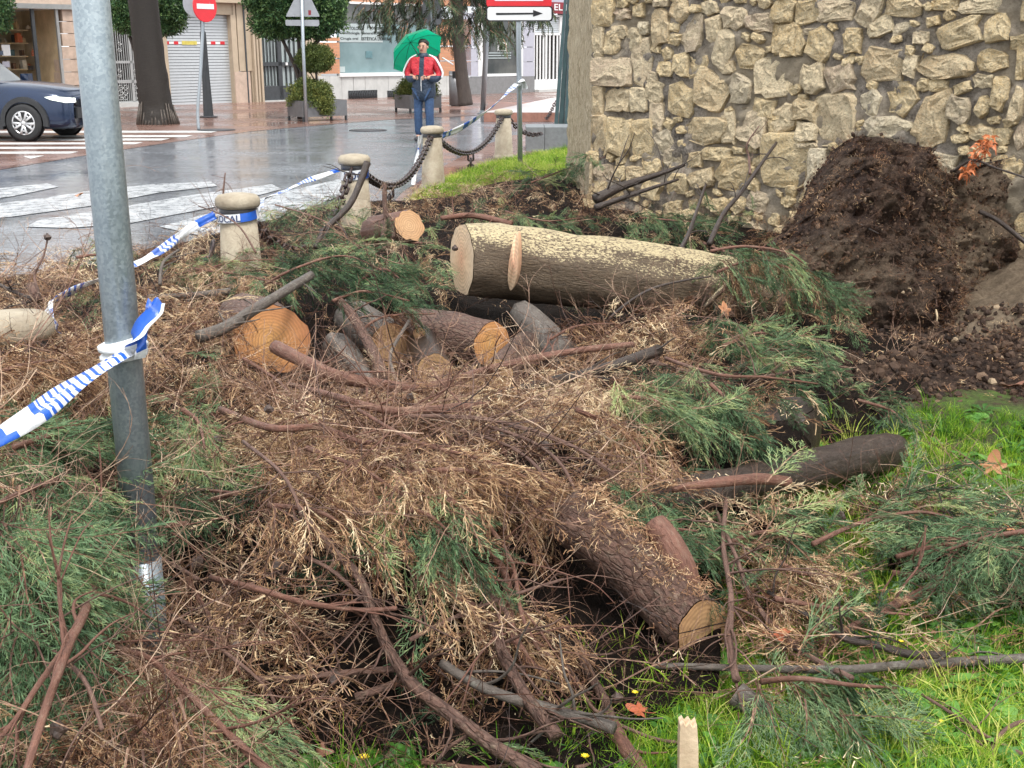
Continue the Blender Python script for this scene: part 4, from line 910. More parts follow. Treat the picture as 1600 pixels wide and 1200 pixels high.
mb = MB(); slab(mb, rrect(772, -34, 850, 1.4, 3, y - .004), .003); mb.build('red_plate_panel', 'sign_white', b)
# dark green metal upright and its plinths by the wall
p = at_depth(872, 226); b = wempty('metal_support', PY(880, 196, p.y), 'dark green tapering steel upright on a concrete plinth beside the old wall', 'steel support')
simple('green_steel', (.055, .095, .10), .45, .2, var=.2, scale=6)
y = p.y + .25
for nm, A in (('flange', [(866, 197), (872, 197), (887, -20), (883, -20)]), ('web', [(872.5, 196), (881, 196), (894, -20), (887.6, -20)]), ('flange', [(881.5, 197), (894, 197), (902, -20), (894.6, -20)])):
    mb = MB(); slab(mb, [PY(a, c_, y + (0 if nm == 'flange' else .07)) for a, c_ in A], .12 if nm == 'flange' else .03); mb.build(nm, 'green_steel', b)
simple('concrete', (.17, .18, .185), .6, var=.2, scale=12, bump=.004); simple('pink_concrete', (.42, .28, .22), .5, var=.15); simple('platform_red', (.26, .12, .085), .5, var=.25, scale=10); simple('pink_top', (.55, .48, .46), .4, var=.1)
p0 = at_depth(822, 237)
mb = MB(); x1 = PY(893, 236, p0.y).x + .6; m_ = PY(851, 236, p0.y).x; zt = PY(822, 199, p0.y).z
b = wempty('plinth_block', p0, 'grey concrete plinth under the dark green steel upright', 'plinth')
mb.box(p0.x, p0.y, 0, m_ - .004, p0.y + 1.0, zt); mb.build('block', 'concrete', b); mb = MB(); mb.box(m_ + .004, p0.y, 0, x1, p0.y + 1.0, zt); mb.build('block', 'concrete', b)
q = at_depth(756, 191); q2 = PY(900, 180, q.y); zt = PY(756, 176, q.y).z
b = wempty('low_platform', q, 'low red brick platform with a pale top behind the bollard and arrow sign', 'platform')
mb = MB(); mb.box(q.x, q.y, .008, q2.x, q.y + 6, zt); mb.build('side', 'platform_red', b)
mb = MB(); A = [PY(752, 176, q.y), PY(905, 176, q.y), G(905, 152, zt), G(868, 152, zt)]; zt2 = zt + .004; mb.add([Vector((a.x, a.y, zt2)) for a in A], [(0, 1, 2, 3)]); mb.build('top_slab', 'pink_top', b)

# ------------------------------------------------------------------ bollards, chains
t = NT('bollard_stone'); n = t.noise(t.coord('Object'), 6, 7, .7); n2 = t.noise(t.coord('Object'), 50, 5, .7)
t.set(t.mix(t.ramp(n2, [(.5, 0.0), (.75, .5)]), t.ramp(n, [(.3, (.26, .21, .15)), (.55, (.41, .35, .26)), (.75, (.50, .44, .34))]), (.25, .22, .17)), .7, .3); t.bump(n2, .006)
def bollard():
    b = empty('bollard')
    m = MB(); m.lathe([(.175, 0), (.175, .05), (.155, .075), (.148, .09), (.118, .66), (.113, .66)], 28, jit=.02); m.build('shaft', 'bollard_stone', b)
    m = MB(); m.lathe([(.117, .655), (.121, .66), (.121, .70), (.117, .705)], 28); m.build('iron_band', 'iron', b)
    m = MB(); m.lathe([(.11, .70), (.135, .705), (.148, .725), (.146, .76), (.125, .785), (.06, .797), (.001, .80)], 28, jit=.03); m.build('cap', 'bollard_stone', b)
    return b
def copy_tree(o, parent=None):
    c = o.copy(); COL.objects.link(c); c.parent = parent
    for ch in list(o.children): copy_tree(ch, c)
    return c
BP = [(787, 249, 'stone bollard nearest the arrow sign, farthest along the chained row'), (677, 297, 'stone bollard in front of the person with the umbrella'), (553, None, 'stone bollard half sunk in branches below the dark leaning stick, wrapped in tape'), (370, None, 'stone bollard wrapped in police tape with bare twigs standing against its cap'), (22, None, 'stone bollard almost buried in brush at the left edge, only its cap showing')]
BW = [Vector((-.13, 18.9, 0)), Vector((-1.02, 15.0, 0)), Vector((-1.49, 11.1, 0)), Vector((-1.86, 8.05, 0)), Vector((-2.02, 4.42, 0))]
BW[0] = G(787, 249); BW[1] = G(677, 297)
for i, (px, ct, dep) in enumerate(((553, 240, 11.1), (370, 301, 8.1), (14, 487, 4.35))):
    q = G(px, ct, .8); BW[i + 2] = Vector((q.x, q.y, 0))
b0 = bollard()
for i, q in enumerate(BW):
    b = b0 if i == 0 else copy_tree(b0); b.location = (q.x, q.y, .0); b.rotation_euler.z = i * 1.3
    tag(b, BP[i][2], 'bollard', 'stone bollards along the edge of the lawn')
t = NT('chain_iron'); n = t.noise(t.coord('Object'), 40, 4, .6); t.set(t.ramp(n, [(.35, (.018, .014, .016)), (.7, (.09, .06, .055))]), .35, .6, .4)
mlink = MB(); lp_ = [Vector((math.cos(a) * (.012) + (.024 if math.cos(a) > 0 else -.024), math.sin(a) * .021, 0)) for a in [2 * math.pi * k / 12 + .26 for k in range(12)]]
mlink.tube(lp_ + [lp_[0]], .0085, 6, cap=(False, False), smoothpath=False)
link0 = mlink.build('link', 'chain_iron'); link_me = link0.data; bpy.data.objects.remove(link0)
def chain(a, c, sag, lab, pend=None, n=None):
    b = wempty('chain', a, lab, 'chain', 'iron chains hung between the bollards'); L = (c - a).length * (1 + 2.66 * (sag / (c - a).length) ** 2); n = n or int(L / .075)
    def pt(t_): return a.lerp(c, t_) + Vector((0, 0, -4 * sag * t_ * (1 - t_)))
    def put(p_, d, roll, s=1.0):
        o = bpy.data.objects.new('link', link_me); COL.objects.link(o); o.parent = b; o.matrix_parent_inverse = Matrix.Translation(-b.location)
        o.matrix_basis = Matrix.Translation(p_) @ d.to_track_quat('X', 'Z').to_matrix().to_4x4() @ Matrix.Rotation(roll, 4, 'X') @ Matrix.Diagonal((s * 1.35, s * 1.5, s * 1.5, 1))
    for k in range(n):
        t_ = (k + .5) / n; put(pt(t_), (pt(t_ + .01) - pt(t_ - .01)).normalized(), (k % 2) * 1.57 + .5)
    if pend is not None:
        q = pt(pend)
        for k in range(3): put(q + Vector((0, 0, -.06 - .085 * k)), Vector((0, .01, -1)), (k % 2) * 1.57, 1.25)
    return b
Z1 = Vector((0, 0, .67))
def side(a, c, r=.125): d = (c - a); d.z = 0; d.normalize(); return a + d * r + Z1
chain(side(BW[1], BW[0]), side(BW[0], BW[1]), .37, 'iron chain sagging between the two farthest bollards with links hanging from its middle', .47)
chain(side(BW[2], BW[1]), side(BW[1], BW[2]), .36, 'iron chain sagging between the bollard with the stick and the one before the person', .35)
chain(side(BW[3], BW[2]), side(BW[2], BW[3]), .48, 'iron chain dropping into the branches from the half sunk bollard')
e = Vector((BW[0].x + 1.1, BW[0].y + 3.2, .62)); chain(side(BW[0], Vector((.45, 20.5, 0))), Vector((.5, 20.4, .35)), .12, 'short iron chain slanting down from the farthest bollard past the arrow sign pole')
chain(G(853, 192) + Vector((0, 0, .1)), PY(868, 158, G(853, 192).y + .6), .05, 'short piece of iron chain rising to the green steel upright')
chain(BW[3] + Vector((-.16, -.05, .50)), BW[3] + Vector((-.22, -.12, .22)), .02, 'iron chain hanging from the left side of the taped bollard with twigs')

# ------------------------------------------------------------------ the car
simple('car_blue', (.011, .024, .06), .18, .35, var=.12, scale=2, spec=.8)
simple('car_black', (.02, .021, .023), .5, var=.15); simple('tyre', (.018, .018, .019), .75, var=.2); simple('rim_metal', (.62, .62, .63), .3, .7, var=.05)
t = NT('headlamp'); t.set((.85, .88, .85), .1); t.b.inputs['Emission Color'].default_value = (.95, 1, .80, 1); t.b.inputs['Emission Strength'].default_value = .7
pw = G(40, 222.5)
car = empty('parked_car', (pw.x + .92, pw.y + .93, .012), 'dark blue car with a lit headlight entering at the left over the striped crossing', 'car', rot=(0, 0, math.radians(-4)))
ST = [(-.02, .58, .28, .60, .74, .78), (-.07, .74, .22, .66, .88, .92), (-.25, .85, .20, .70, .95, 1.0), (-.6, .89, .20, .76, 1.0, 1.06), (-1.2, .91, .20, .80, 1.05, 1.12), (-1.75, .91, .20, .80, 1.03, 1.12), (-2.6, .91, .20, .80, 1.04, 1.14), (-3.6, .91, .20, .80, 1.05, 1.14), (-4.1, .86, .26, .78, 1.02, 1.10), (-4.3, .72, .35, .7, .95, 1.0)]
vs = []; K = 9
for x, w_, zb, zs, zt, zc in ST:
    pr = [(0, zb), (w_ * .9, zb), (w_, zb + .12), (w_ + .01, (zb + zs) / 2), (w_, zs), (w_ * .97, (zs + zt) / 2 + .02), (w_ * .86, zt), (w_ * .5, zc), (0, zc)]
    vs += [(x, y_, z_) for y_, z_ in pr] + [(x, -y_, z_) for y_, z_ in pr]
fs = []
for i in range(len(ST) - 1):
    for s_ in (0, 1):
        for k in range(K - 1):
            a = i * 2 * K + s_ * K + k; fs.append((a, a + 2 * K, a + 2 * K + 1, a + 1) if s_ else (a, a + 1, a + 2 * K + 1, a + 2 * K))
for i in (0, len(ST) - 1): fs.append(tuple(i * 2 * K + k for k in range(K)) + tuple(i * 2 * K + K + k for k in reversed(range(K))))
mb = MB(); mb.add(vs, fs, smooth=True); o = mb.build('body', 'car_blue', car); md = o.modifiers.new('s', 'SUBSURF'); md.levels = 1; md.render_levels = 1
mb = MB(); cab = [(-1.62, .74, 1.06, 1.1), (-2.2, .68, 1.06, 1.58), (-2.6, .64, 1.06, 1.66), (-3.5, .62, 1.06, 1.6), (-4.15, .66, 1.06, 1.12)]
vs = []; fs = []
for x, w_, z0_, z1_ in cab: vs += [(x, w_ + .1, z0_), (x, w_, z1_), (x, -w_, z1_), (x, -w_ - .1, z0_)]
for i in range(4):
    for k in range(3): a = i * 4 + k; fs.append((a, a + 1, a + 5, a + 4))
mb.add(vs, fs); mb.build('cabin_glass', 'dark_glass', car)
mb = MB(); mb.box(-3.5, -.62, 1.6, -1.9, .62, 1.68); mb.build('roof', 'car_blue', car)
def wheel(x, sy):
    w_ = empty('wheel'); w_.parent = car; w_.location = (x, sy * .86, .35); w_.rotation_euler = (math.pi / 2, .35, 0)
    m = MB(); m.lathe([(.225, -.1), (.3, -.115), (.345, -.09), (.355, 0), (.345, .09), (.3, .115), (.225, .1)], 32); m.build('tyre', 'tyre', w_)
    m = MB(); m.lathe([(.232, .09), (.225, .105), (.205, .105), (.2, .05)], 32); m.lathe([(.001, .06), (.21, .04)], 20, mi=1)
    for k in range(5):
        a = k * 1.2566
        for d_ in (-.14, .14): ca, sa = math.cos(a + d_), math.sin(a + d_); c2, s2 = math.cos(a + d_ * 1.9), math.sin(a + d_ * 1.9); m.tube([(ca * .05, sa * .05, .1), (c2 * .14, s2 * .14, .106), (c2 * .215, s2 * .215, .1)], [.026, .024, .03], 5, smoothpath=False)
        m.tube([(math.cos(a + .33) * .16, math.sin(a + .33) * .16, .1), (math.cos(a - .33) * .16, math.sin(a - .33) * .16, .1)], .018, 4, smoothpath=False)
    m.lathe([(.05, .09), (.05, .115), (.001, .12)], 14); m.build('rim', ['rim_metal', 'car_black'], w_)
for x in (-.87, -3.5): wheel(x, -1); wheel(x, 1)
for x in (-.87, -3.5):
    for sy in (-1, 1):
        m = MB(); vs = []; fs = []
        for k in range(17):
            a = math.pi * k / 16 * 1.12 - .19
            for r, y_ in ((.38, .88), (.38, .935), (.47, .93), (.48, .88)): vs.append((x + math.cos(a) * r, sy * y_, .36 + math.sin(a) * r))
        for k in range(16):
            for g in range(3): q = k * 4 + g; fs.append((q, q + 1, q + 5, q + 4))
        m.add(vs, fs); m.build('arch_trim', 'car_black', car)
        m = MB(); Mx = Matrix.Translation((x, sy * .918, .34)) @ Matrix.Rotation(math.pi / 2, 4, 'X'); m.lathe([(.001, 0), (.385, 0)], 24, M=Mx); m.build('wheel_well', 'car_black', car)
m = MB(); m.box(-3.1, -.925, .22, -1.3, .925, .40); m.build('lower_cladding', 'car_black', car)
m = MB(); m.box(-.05, -.5, .42, .015, .5, .62); m.build('grille', 'car_black', car)
for sy in (-1, 1):
    m = MB(); A = [(-.02, .50, .72), (-.1, .735, .72), (-.34, .865, .78), (-.45, .885, .83), (-.32, .84, .845), (-.1, .70, .82), (-.03, .5, .80)]
    m.add([(a * 1.0 + .015, sy * (c_ + .012), z_) for a, c_, z_ in A], [tuple(range(7))]); m.add([(a * 1.0 + .005, sy * (c_ - .05), z_) for a, c_, z_ in A], [tuple(range(7))]); m.build('headlight', 'headlamp', car)
    m = MB(); m.box(-1.75, sy * 1.02 - .10, 1.08, -1.58, sy * 1.02 + .10, 1.23); m.build('mirror', 'car_blue', car)

# ------------------------------------------------------------------ the person with the umbrella
t = NT('skin'); t.set((.50, .29, .21), .5, .3); t.b.inputs['Subsurface Weight'].default_value = .1
simple('jeans', (.03, .065, .14), .8, var=.35, scale=30, bump=.004); simple('hair', (.02, .014, .012), .6, var=.3, scale=60, bump=.004); simple('shoe', (.03, .03, .035), .5)
simple('navy', (.022, .038, .065), .55, var=.3, scale=20, bump=.004)
t = NT('jacket'); v = t.coord('@bk'); sx = t.new('ShaderNodeSeparateXYZ'); t.l.new(v, sx.inputs[0]); n = t.noise(v, 20, 4, .6)
red = t.ramp(n, [(.3, (.34, .012, .022)), (.7, (.58, .03, .045))]); nav = t.ramp(n, [(.3, (.018, .03, .055)), (.7, (.035, .055, .09))])
isred = t.math('GREATER_THAN', sx.outputs[2], 1.17); c = t.mix(isred, nav, red)
cen = t.math('LESS_THAN', t.math('ABSOLUTE', sx.outputs[0]), .045); fr = t.math('LESS_THAN', sx.outputs[1], -.02); c = t.mix(t.math('MULTIPLY', cen, fr), c, (.02, .035, .06))
t.set(c, .5, .4); t.bump(t.noise(v, 9, 4, .6), .05)
def skin_mesh(name, verts, edges, radii, mat, parent, lv=2, bake=True):
    me = bpy.data.meshes.new(name); me.from_pydata(verts, edges, []); o = bpy.data.objects.new(name, me); COL.objects.link(o)
    o.modifiers.new('k', 'SKIN'); s2 = o.modifiers.new('s', 'SUBSURF'); s2.levels = lv; s2.render_levels = lv
    for i, r in enumerate(radii):
        sv = me.skin_vertices[0].data[i]; sv.radius = r if hasattr(r, '__len__') else (r, r); sv.use_root = (i == 0)
    dg = bpy.context.evaluated_depsgraph_get(); dg.update(); m2 = bpy.data.meshes.new_from_object(o.evaluated_get(dg)); bpy.data.objects.remove(o)
    m2.name = name; m2.materials.clear(); m2.materials.append(MATS[mat])
    a = m2.attributes.new('bk', 'FLOAT_VECTOR', 'POINT'); co = np.zeros(len(m2.vertices) * 3, 'f'); m2.vertices.foreach_get('co', co); a.data.foreach_set('vector', co)
    m2.polygons.foreach_set('use_smooth', [True] * len(m2.polygons)); return mesh_obj(name, m2, parent)
pp = G(664, 221); per = empty('person', (pp.x, pp.y, 0.008), 'person in red and navy jacket standing in the road with a green umbrella', 'person', rot=(0, 0, math.radians(-12))); per.scale = (1.04, 1.04, 1.05)
# body: hips, spine, neck, head, arms, legs in one surface
V_ = [(0, 0, .95), (0, 0, 1.15), (0, .01, 1.38), (0, 0, 1.52), (0, -.015, 1.60), (0, -.02, 1.70), (0, 0, 1.76),
      (-.19, .02, 1.42), (-.27, .02, 1.18), (-.10, -.21, 1.13), (.19, .02, 1.42), (.27, .02, 1.18), (.12, -.21, 1.13),
      (-.10, 0, .88), (-.11, -.03, .50), (-.12, .03, .10), (.10, 0, .88), (.115, -.06, .50), (.11, -.02, .10), (-.125, -.1, .035), (.125, -.14, .035)]
E_ = [(0, 1), (1, 2), (2, 3), (3, 4), (4, 5), (5, 6), (2, 7), (7, 8), (8, 9), (2, 10), (10, 11), (11, 12), (0, 13), (13, 14), (14, 15), (0, 16), (16, 17), (17, 18), (15, 19), (18, 20)]
R_ = [(.15, .11), (.14, .1), (.15, .1), .055, .075, .088, .055, .06, .045, .032, .06, .045, .032, .085, .06, .045, .085, .06, .045, .04, .04]
skin_mesh('body', V_, E_, R_, 'skin', per)
jv = [(0, 0, .68), (0, 0, .95), (0, 0, 1.15), (0, .01, 1.36), (0, .005, 1.47), (-.20, .02, 1.43), (-.31, .03, 1.20), (-.25, -.05, 1.10), (-.13, -.185, 1.125), (.20, .02, 1.43), (.31, .03, 1.20), (.26, -.05, 1.10), (.15, -.185, 1.125)]
je = [(0, 1), (1, 2), (2, 3), (3, 4), (3, 5), (5, 6), (6, 7), (7, 8), (3, 9), (9, 10), (10, 11), (11, 12)]
skin_mesh('jacket', jv, je, [(.25, .19), (.245, .19), (.215, .17), (.205, .15), .11, .10, .085, .075, .058, .10, .085, .075, .058], 'jacket', per)
for sx_ in (-1, 1):
    m = MB(); m.tube([(sx_ * .12, -.02, 1.535), (sx_ * .235, -.035, 1.475), (sx_ * .315, -.045, 1.36), (sx_ * .375, -.04, 1.22), (sx_ * .36, -.07, 1.13)], [.022, .03, .03, .028, .02], 8, flat=.6); m.build('sleeve_stripe', 'sign_white', per)
m = MB(); m.tube([(0, -.172, 1.15), (0, -.185, 1.0), (0, -.17, .9)], .008, 6); m.build('zip', 'sign_white', per)
m = MB(); m.lathe([(.095, 0), (.10, .04), (.085, .09), (.075, .09)], 14, (0, .0, 1.475)); m.build('collar', 'navy', per)
skin_mesh('trousers', [(0, 0, .92), (-.10, 0, .86), (-.112, -.03, .50), (-.12, .03, .09), (.10, 0, .86), (.117, -.06, .50), (.112, -.02, .09)], [(0, 1), (1, 2), (2, 3), (0, 4), (4, 5), (5, 6)], [(.16, .13), .105, .082, .08, .105, .082, .08], 'jeans', per)
for sx_, y_ in ((-.125, -.04), (.12, -.09)): skin_mesh('shoe', [(sx_, y_ + .1, .05), (sx_, y_, .05), (sx_ * 1.08, y_ - .13, .038)], [(0, 1), (1, 2)], [.05, .052, .04], 'shoe', per, 2)
# face, hair, ears
m = MB(); m.tube([(0, -.1, 1.675), (0, -.128, 1.645), (0, -.105, 1.635)], [.010, .017, .008], 8); m.build('nose', 'skin', per)
for s_ in (-1, 1):
    m = MB(); m.lathe([(.001, -.009), (.013, 0), (.001, .009)], 8, (s_ * .033, -.098, 1.677)); m.build('eye', 'hair', per)
    m = MB(); m.tube([(s_ * .05, -.098, 1.697), (s_ * .02, -.108, 1.70)], .006, 5); m.build('eyebrow', 'hair', per)
    m = MB(); m.lathe([(.001, -.03), (.014, -.01), (.016, .012), (.001, .03)], 8, (s_ * .09, -.01, 1.665)); m.build('ear', 'skin', per)
m = MB(); m.tube([(-.025, -.102, 1.612), (0, -.107, 1.609), (.025, -.102, 1.612)], .006, 5); m.build('mouth', 'dark_red', per)
m = MB(); Mx = Matrix.Translation((0, .018, 1.71)) @ Matrix.Rotation(math.radians(-30), 4, 'X'); m.lathe([(.092, -.005), (.100, .02), (.094, .055), (.065, .088), (.001, .10)], 18, M=Mx, jit=.22); m.build('hair', 'hair', per)
# hands with five fingers round a phone
def hand(cx, cy, cz, s_):
    verts = [(cx, cy, cz), (cx - s_ * .035, cy - .045, cz + .005)]; edges = [(0, 1)]; rad = [.026, (.03, .018)]
    skin_mesh('palm', verts, edges, rad, 'skin', per, 1)
    for k in range(4):
        oz = cz + .03 - k * .018; b_ = (cx - s_ * .04, cy - .05, oz); ln = (.9, 1.0, .95, .75)[k]
        skin_mesh('finger', [b_, (b_[0] - s_ * .022 * ln, b_[1] - .028 * ln, oz), (b_[0] - s_ * .045 * ln, b_[1] - .018 * ln, oz - .004), (b_[0] - s_ * .05 * ln, b_[1] + .004, oz - .006)], [(0, 1), (1, 2), (2, 3)], [.0095, .009, .0085, .0075], 'skin', per, 1)
    skin_mesh('thumb', [(cx - s_ * .01, cy - .02, cz + .02), (cx - s_ * .03, cy - .04, cz + .045), (cx - s_ * .05, cy - .05, cz + .05)], [(0, 1), (1, 2)], [.012, .011, .009], 'skin', per, 1)
hand(-.10, -.225, 1.125, -1); hand(.12, -.225, 1.13, 1)
ph = MB(); ph.box(-.055, -.30, 1.09, .005, -.285, 1.19); o = ph.build('phone', 'black_paint'); o.location = per.location; o.rotation_euler = per.rotation_euler; o.scale = per.scale; tag(o, 'small dark phone held in the hand of the person under the umbrella', 'phone')
# umbrella
t = NT('umbrella_green'); n = t.noise(t.coord('Object'), 5, 4, .5); t.set(t.ramp(n, [(.3, (.0, .24, .12)), (.7, (.005, .34, .18))]), .45, .4)
tr = t.new('ShaderNodeBsdfTranslucent'); tr.inputs[0].default_value = (.01, .5, .26, 1); ms = t.new('ShaderNodeMixShader'); ms.inputs[0].default_value = .45; t.l.new(t.b.outputs[0], ms.inputs[1]); t.l.new(tr.outputs[0], ms.inputs[2]); t.l.new(ms.outputs[0], t.n['Material Output'].inputs[0])
hub = PY(641, 66, pp.y + .35); ua = Vector((-.50, .60, .66)).normalized()
um = empty('umbrella', hub, 'open green umbrella resting behind the head of the person in the red jacket', 'umbrella'); um.rotation_euler = ua.to_track_quat('Z', 'X').to_euler()
N8 = 8; RU = .55; vs = [(0, 0, 0)]; fs = []
for k in range(N8):
    for j in range(1, 6):
        f = j / 5; r = RU * math.sin(f * 1.25) / math.sin(1.25); z_ = -.30 * (1 - math.cos(f * 1.25)) / (1 - math.cos(1.25)); a = 2 * math.pi * k / N8; vs.append((r * math.cos(a), r * math.sin(a), z_))
        a = 2 * math.pi * (k + .5) / N8; q = .925 - .02 * f; vs.append((r * q * math.cos(a), r * q * math.sin(a), z_ * .97))
def vi(k, j, m_): return 0 if j == 0 else 1 + (k % N8) * 10 + (j - 1) * 2 + m_
for k in range(N8):
    for j in range(5):
        for a, c_ in (((k, 0), (k, 1)), ((k, 1), (k + 1, 0))):
            f_ = (vi(a[0], j, a[1]), vi(a[0], j + 1, a[1]), vi(c_[0], j + 1, c_[1]), vi(c_[0], j, c_[1])); fs.append(tuple(dict.fromkeys(f_)))
m = MB(); m.add(vs, fs, smooth=False); m.build('canopy', 'umbrella_green', um)
for k in range(N8):
    m = MB(); m.tube([Vector(vs[vi(k, j, 0)]) + Vector((0, 0, -.008)) for j in range(6)], .005, 4, smoothpath=False); m.build('rib', 'dark_metal', um)
m = MB(); m.tube([(0, 0, .05), (0, 0, -.62)], .009, 6, smoothpath=False); m.build('shaft', 'aluminium', um)
m = MB(); m.tube([(0, 0, -.62), (0, 0, -.70), (.02, 0, -.74)], .016, 6); m.build('handle', 'black_paint', um)
m = MB(); i_ = um.matrix_basis.inverted() if False else None
m.tube([PY(691, 90, pp.y + .3) - hub, PY(708, 101, pp.y + .25) - hub], .014, 6, smoothpath=False); o = m.build('tip', 'sign_white', um); o.matrix_parent_inverse = um.rotation_euler.to_matrix().to_4x4().inverted()

# ------------------------------------------------------------------ galvanised pole in front, tapes
t = NT('galv_near'); v = t.coord('Object'); vo = t.vor(v, 150, 'F1', 'Color'); n = t.noise(v, 7, 6, .7); n2 = t.noise(t.coord('Object', (30, 30, 3)), 2, 5, .7)
bw = t.new('ShaderNodeRGBToBW'); t.l.new(vo, bw.inputs[0])
c = t.ramp(bw.outputs[0], [(.2, (.24, .285, .31)), (.8, (.34, .39, .415))]); c = t.mix(t.ramp(n, [(.4, 0.0), (.7, .5)]), c, (.19, .23, .26)); c = t.mix(t.ramp(n2, [(.55, 0.0), (.7, .35)]), c, (.42, .45, .46))
t.set(c, t.ramp(bw.outputs[0], [(.2, .3), (.8, .46)]), .5, .45); t.bump(n, .002)
pb = G(243, 1035, .0); pb = Vector((-.99, 2.92, 0)); b = wempty('metal_pole', pb, 'tall galvanised steel pole standing in the brush with police tape tied round it', 'pole')
PT = PY(136, -60, 2.98)
def pole_at(py):
    best = None
    for k in range(400):
        q = pb.lerp(PT, k / 400); y_ = float(proj(*q)[1])
        if best is None or abs(y_ - py) < best[0]: best = (abs(y_ - py), q)
    return best[1]
m = MB(); up_ = pb + (PT - pb) * 1.6; m.tube([pb - Vector((0, 0, .1)), up_], .0445, 32, smoothpath=False); m.build('tube', 'galv_near', b)
m = MB(); m.tube([pb, pb + (PT - pb) * .20], .047, 24, smoothpath=False); m.build('collar', 'galv_near', b)
t = NT('tape_white'); n = t.noise(t.coord('Object'), 30, 4, .6); t.set(t.ramp(n, [(.3, (.62, .64, .66)), (.7, (.80, .81, .82))]), .35); t.bump(n, .004)
simple('tape_blue', (.015, .10, .48), .3, var=.2, scale=12, bump=.004)
def tape(pts, wd, lab, pattern, twist=0.0, seed=0, n=None, thick=.0012, crumple=.15, name='barrier_tape', tag_it=True, parent=None):
    """a ribbon with depth; pattern(u metres) -> 0 white / 1 blue"""
    P_, _ = catmull([Vector(q) for q in pts], [1] * len(pts), 40 if n is None else n); L = 0; m = MB(); prev = None; cs = 6
    for i, q in enumerate(P_):
        d = (P_[min(i + 1, len(P_) - 1)] - P_[max(i - 1, 0)]).normalized(); L += (q - P_[i - 1]).length if i else 0
        a = d.cross(Vector((0, 0, 1))).normalized(); u = a.cross(d).normalized(); th = twist * L + seed + crumple * 4 * noise.noise(Vector((L * 3, seed, 0)))
        A = u * math.cos(th) + a * math.sin(th); B = A.cross(d); ring = []
        for k in range(cs):
            f = k / (cs - 1) - .5; fold = wd * crumple * math.sin(f * 9 + L * 5 + seed); ring.append(q + A * (f * wd) + B * fold)
        ring2 = [r_ + B * thick for r_ in reversed(ring)]; ring = ring + ring2
        base = len(m.v); m.v += [tuple(r_) for r_ in ring]; m.bk += [tuple(r_) for r_ in ring]
        if prev is not None:
            for k in range(cs * 2):
                k2 = (k + 1) % (cs * 2); m.f.append((prev + k, prev + k2, base + k2, base + k)); m.sm.append(True); fpos = (k if k < cs else 2 * cs - 1 - k) / (cs - 1); m.mi.append(pattern(L, fpos))
        prev = base
    o = m.build(name, ['tape_white', 'tape_blue'], parent)
    if tag_it: tag(o, lab, 'barrier tape', 'blue and white police barrier tape')
    return o
def stripes(per=.5, bars=.05):
    def f(L, w_):
        u = (L % per) / per
        if u < .16: return 1
        if u > .55 and int(((L - w_ * .006) / bars)) % 2 == 0: return 1
        return 0
    return f
knot = pole_at(541); tow = Vector((0, -.06, 0))
k1 = knot + Vector((.03, -.055, 0))
def near_pat(L, w_):
    LL = L + w_ * .003
    return 1 if LL > .57 else (0 if LL > .44 or LL < .03 else (1 if (LL > .41 or (LL * 31) % 1 < .38) else 0))
tape([k1 + Vector((0, 0, 0)), PY(120, 598, k1.y - .22), PY(60, 645, k1.y - .42), PY(-10, 692, k1.y - .62), PY(-160, 790, k1.y - .95)], .05, 'twisted police tape tied to the galvanised pole and running out at the left edge', near_pat, .6, 1.2, crumple=.16)
wr = MB()
for k, (dz, tl) in enumerate(((.012, .25), (-.008, -.1), (-.022, .15), (.0, .05))):
    ring = [knot + Vector((math.cos(a) * (.047 + .002 * k), math.sin(a) * (.047 + .002 * k), dz + tl * .04 * math.cos(a))) for a in [2 * math.pi * i / 20 for i in range(21)]]
    wr.tube(ring, [.011] * 21, 6, smoothpath=False, flat=1.0, cap=(False, False), amp=.25, seed=k)
o = wr.build('tape_knot', 'tape_white'); tag(o, 'white tape wound in a knot round the galvanised pole', 'barrier tape', 'blue and white police barrier tape')
tape([knot + Vector((.045, -.05, -.01)), knot + Vector((.06, -.07, .03)), knot + Vector((.075, -.065, .07)), knot + Vector((.10, -.05, .105)), knot + Vector((.105, -.03, .128))], .042, 'crumpled blue loose end of tape sticking up beside the knot on the pole', lambda L, w_: 0 if (L < .03 or w_ > .9) else 1, 5, .4, n=10, crumple=.45)
def capside(i, dz=.66, ang=0, r=.15): return BW[i] + Vector((math.cos(ang) * r, math.sin(ang) * r, dz))
tape([capside(3, .66, math.radians(200)), PY(300, 355, 7.6), PY(250, 392, 6.9), PY(212, 412, 6.4), PY(150, 440, 5.7), PY(80, 472, 5.0), capside(4, .72, .6, .16)], .055, 'police tape running from the twiggy bollard down behind the galvanised pole to the brush', stripes(.9, .045), .8, .3, crumple=.12)
tape([capside(2, .66, math.radians(200)), PY(480, 283, 10.2), PY(440, 300, 9.3), PY(412, 312, 8.7), capside(3, .68, .4)], .055, 'police tape stretched between the twiggy bollard and the half sunk bollard', stripes(.8, .04), .5, 1.0, crumple=.1)
sp_ = PY(811, 130, G(813, 263).y)
tape([capside(1, .67, .6), PY(720, 200, 15.6), PY(755, 178, 16.0), PY(785, 153, 16.5), sp_ + Vector((-.03, -.05, 0))], .09, 'police tape rising from the bollard before the person to the arrow sign pole', lambda L, w_: 1 if (L % .62) < .12 or (.20 < L % .62 < .27) else 0, .5, .2, crumple=.06)
tape([sp_ + Vector((-.05, -.05, -.03)), sp_ + Vector((.0, -.07, .0)), sp_ + Vector((.06, -.05, .03)), sp_ + Vector((.08, -.02, -.08))], .10, 'white tape end knotted round the arrow sign pole', lambda L, w_: 0, 3, .2, n=8, crumple=.3)
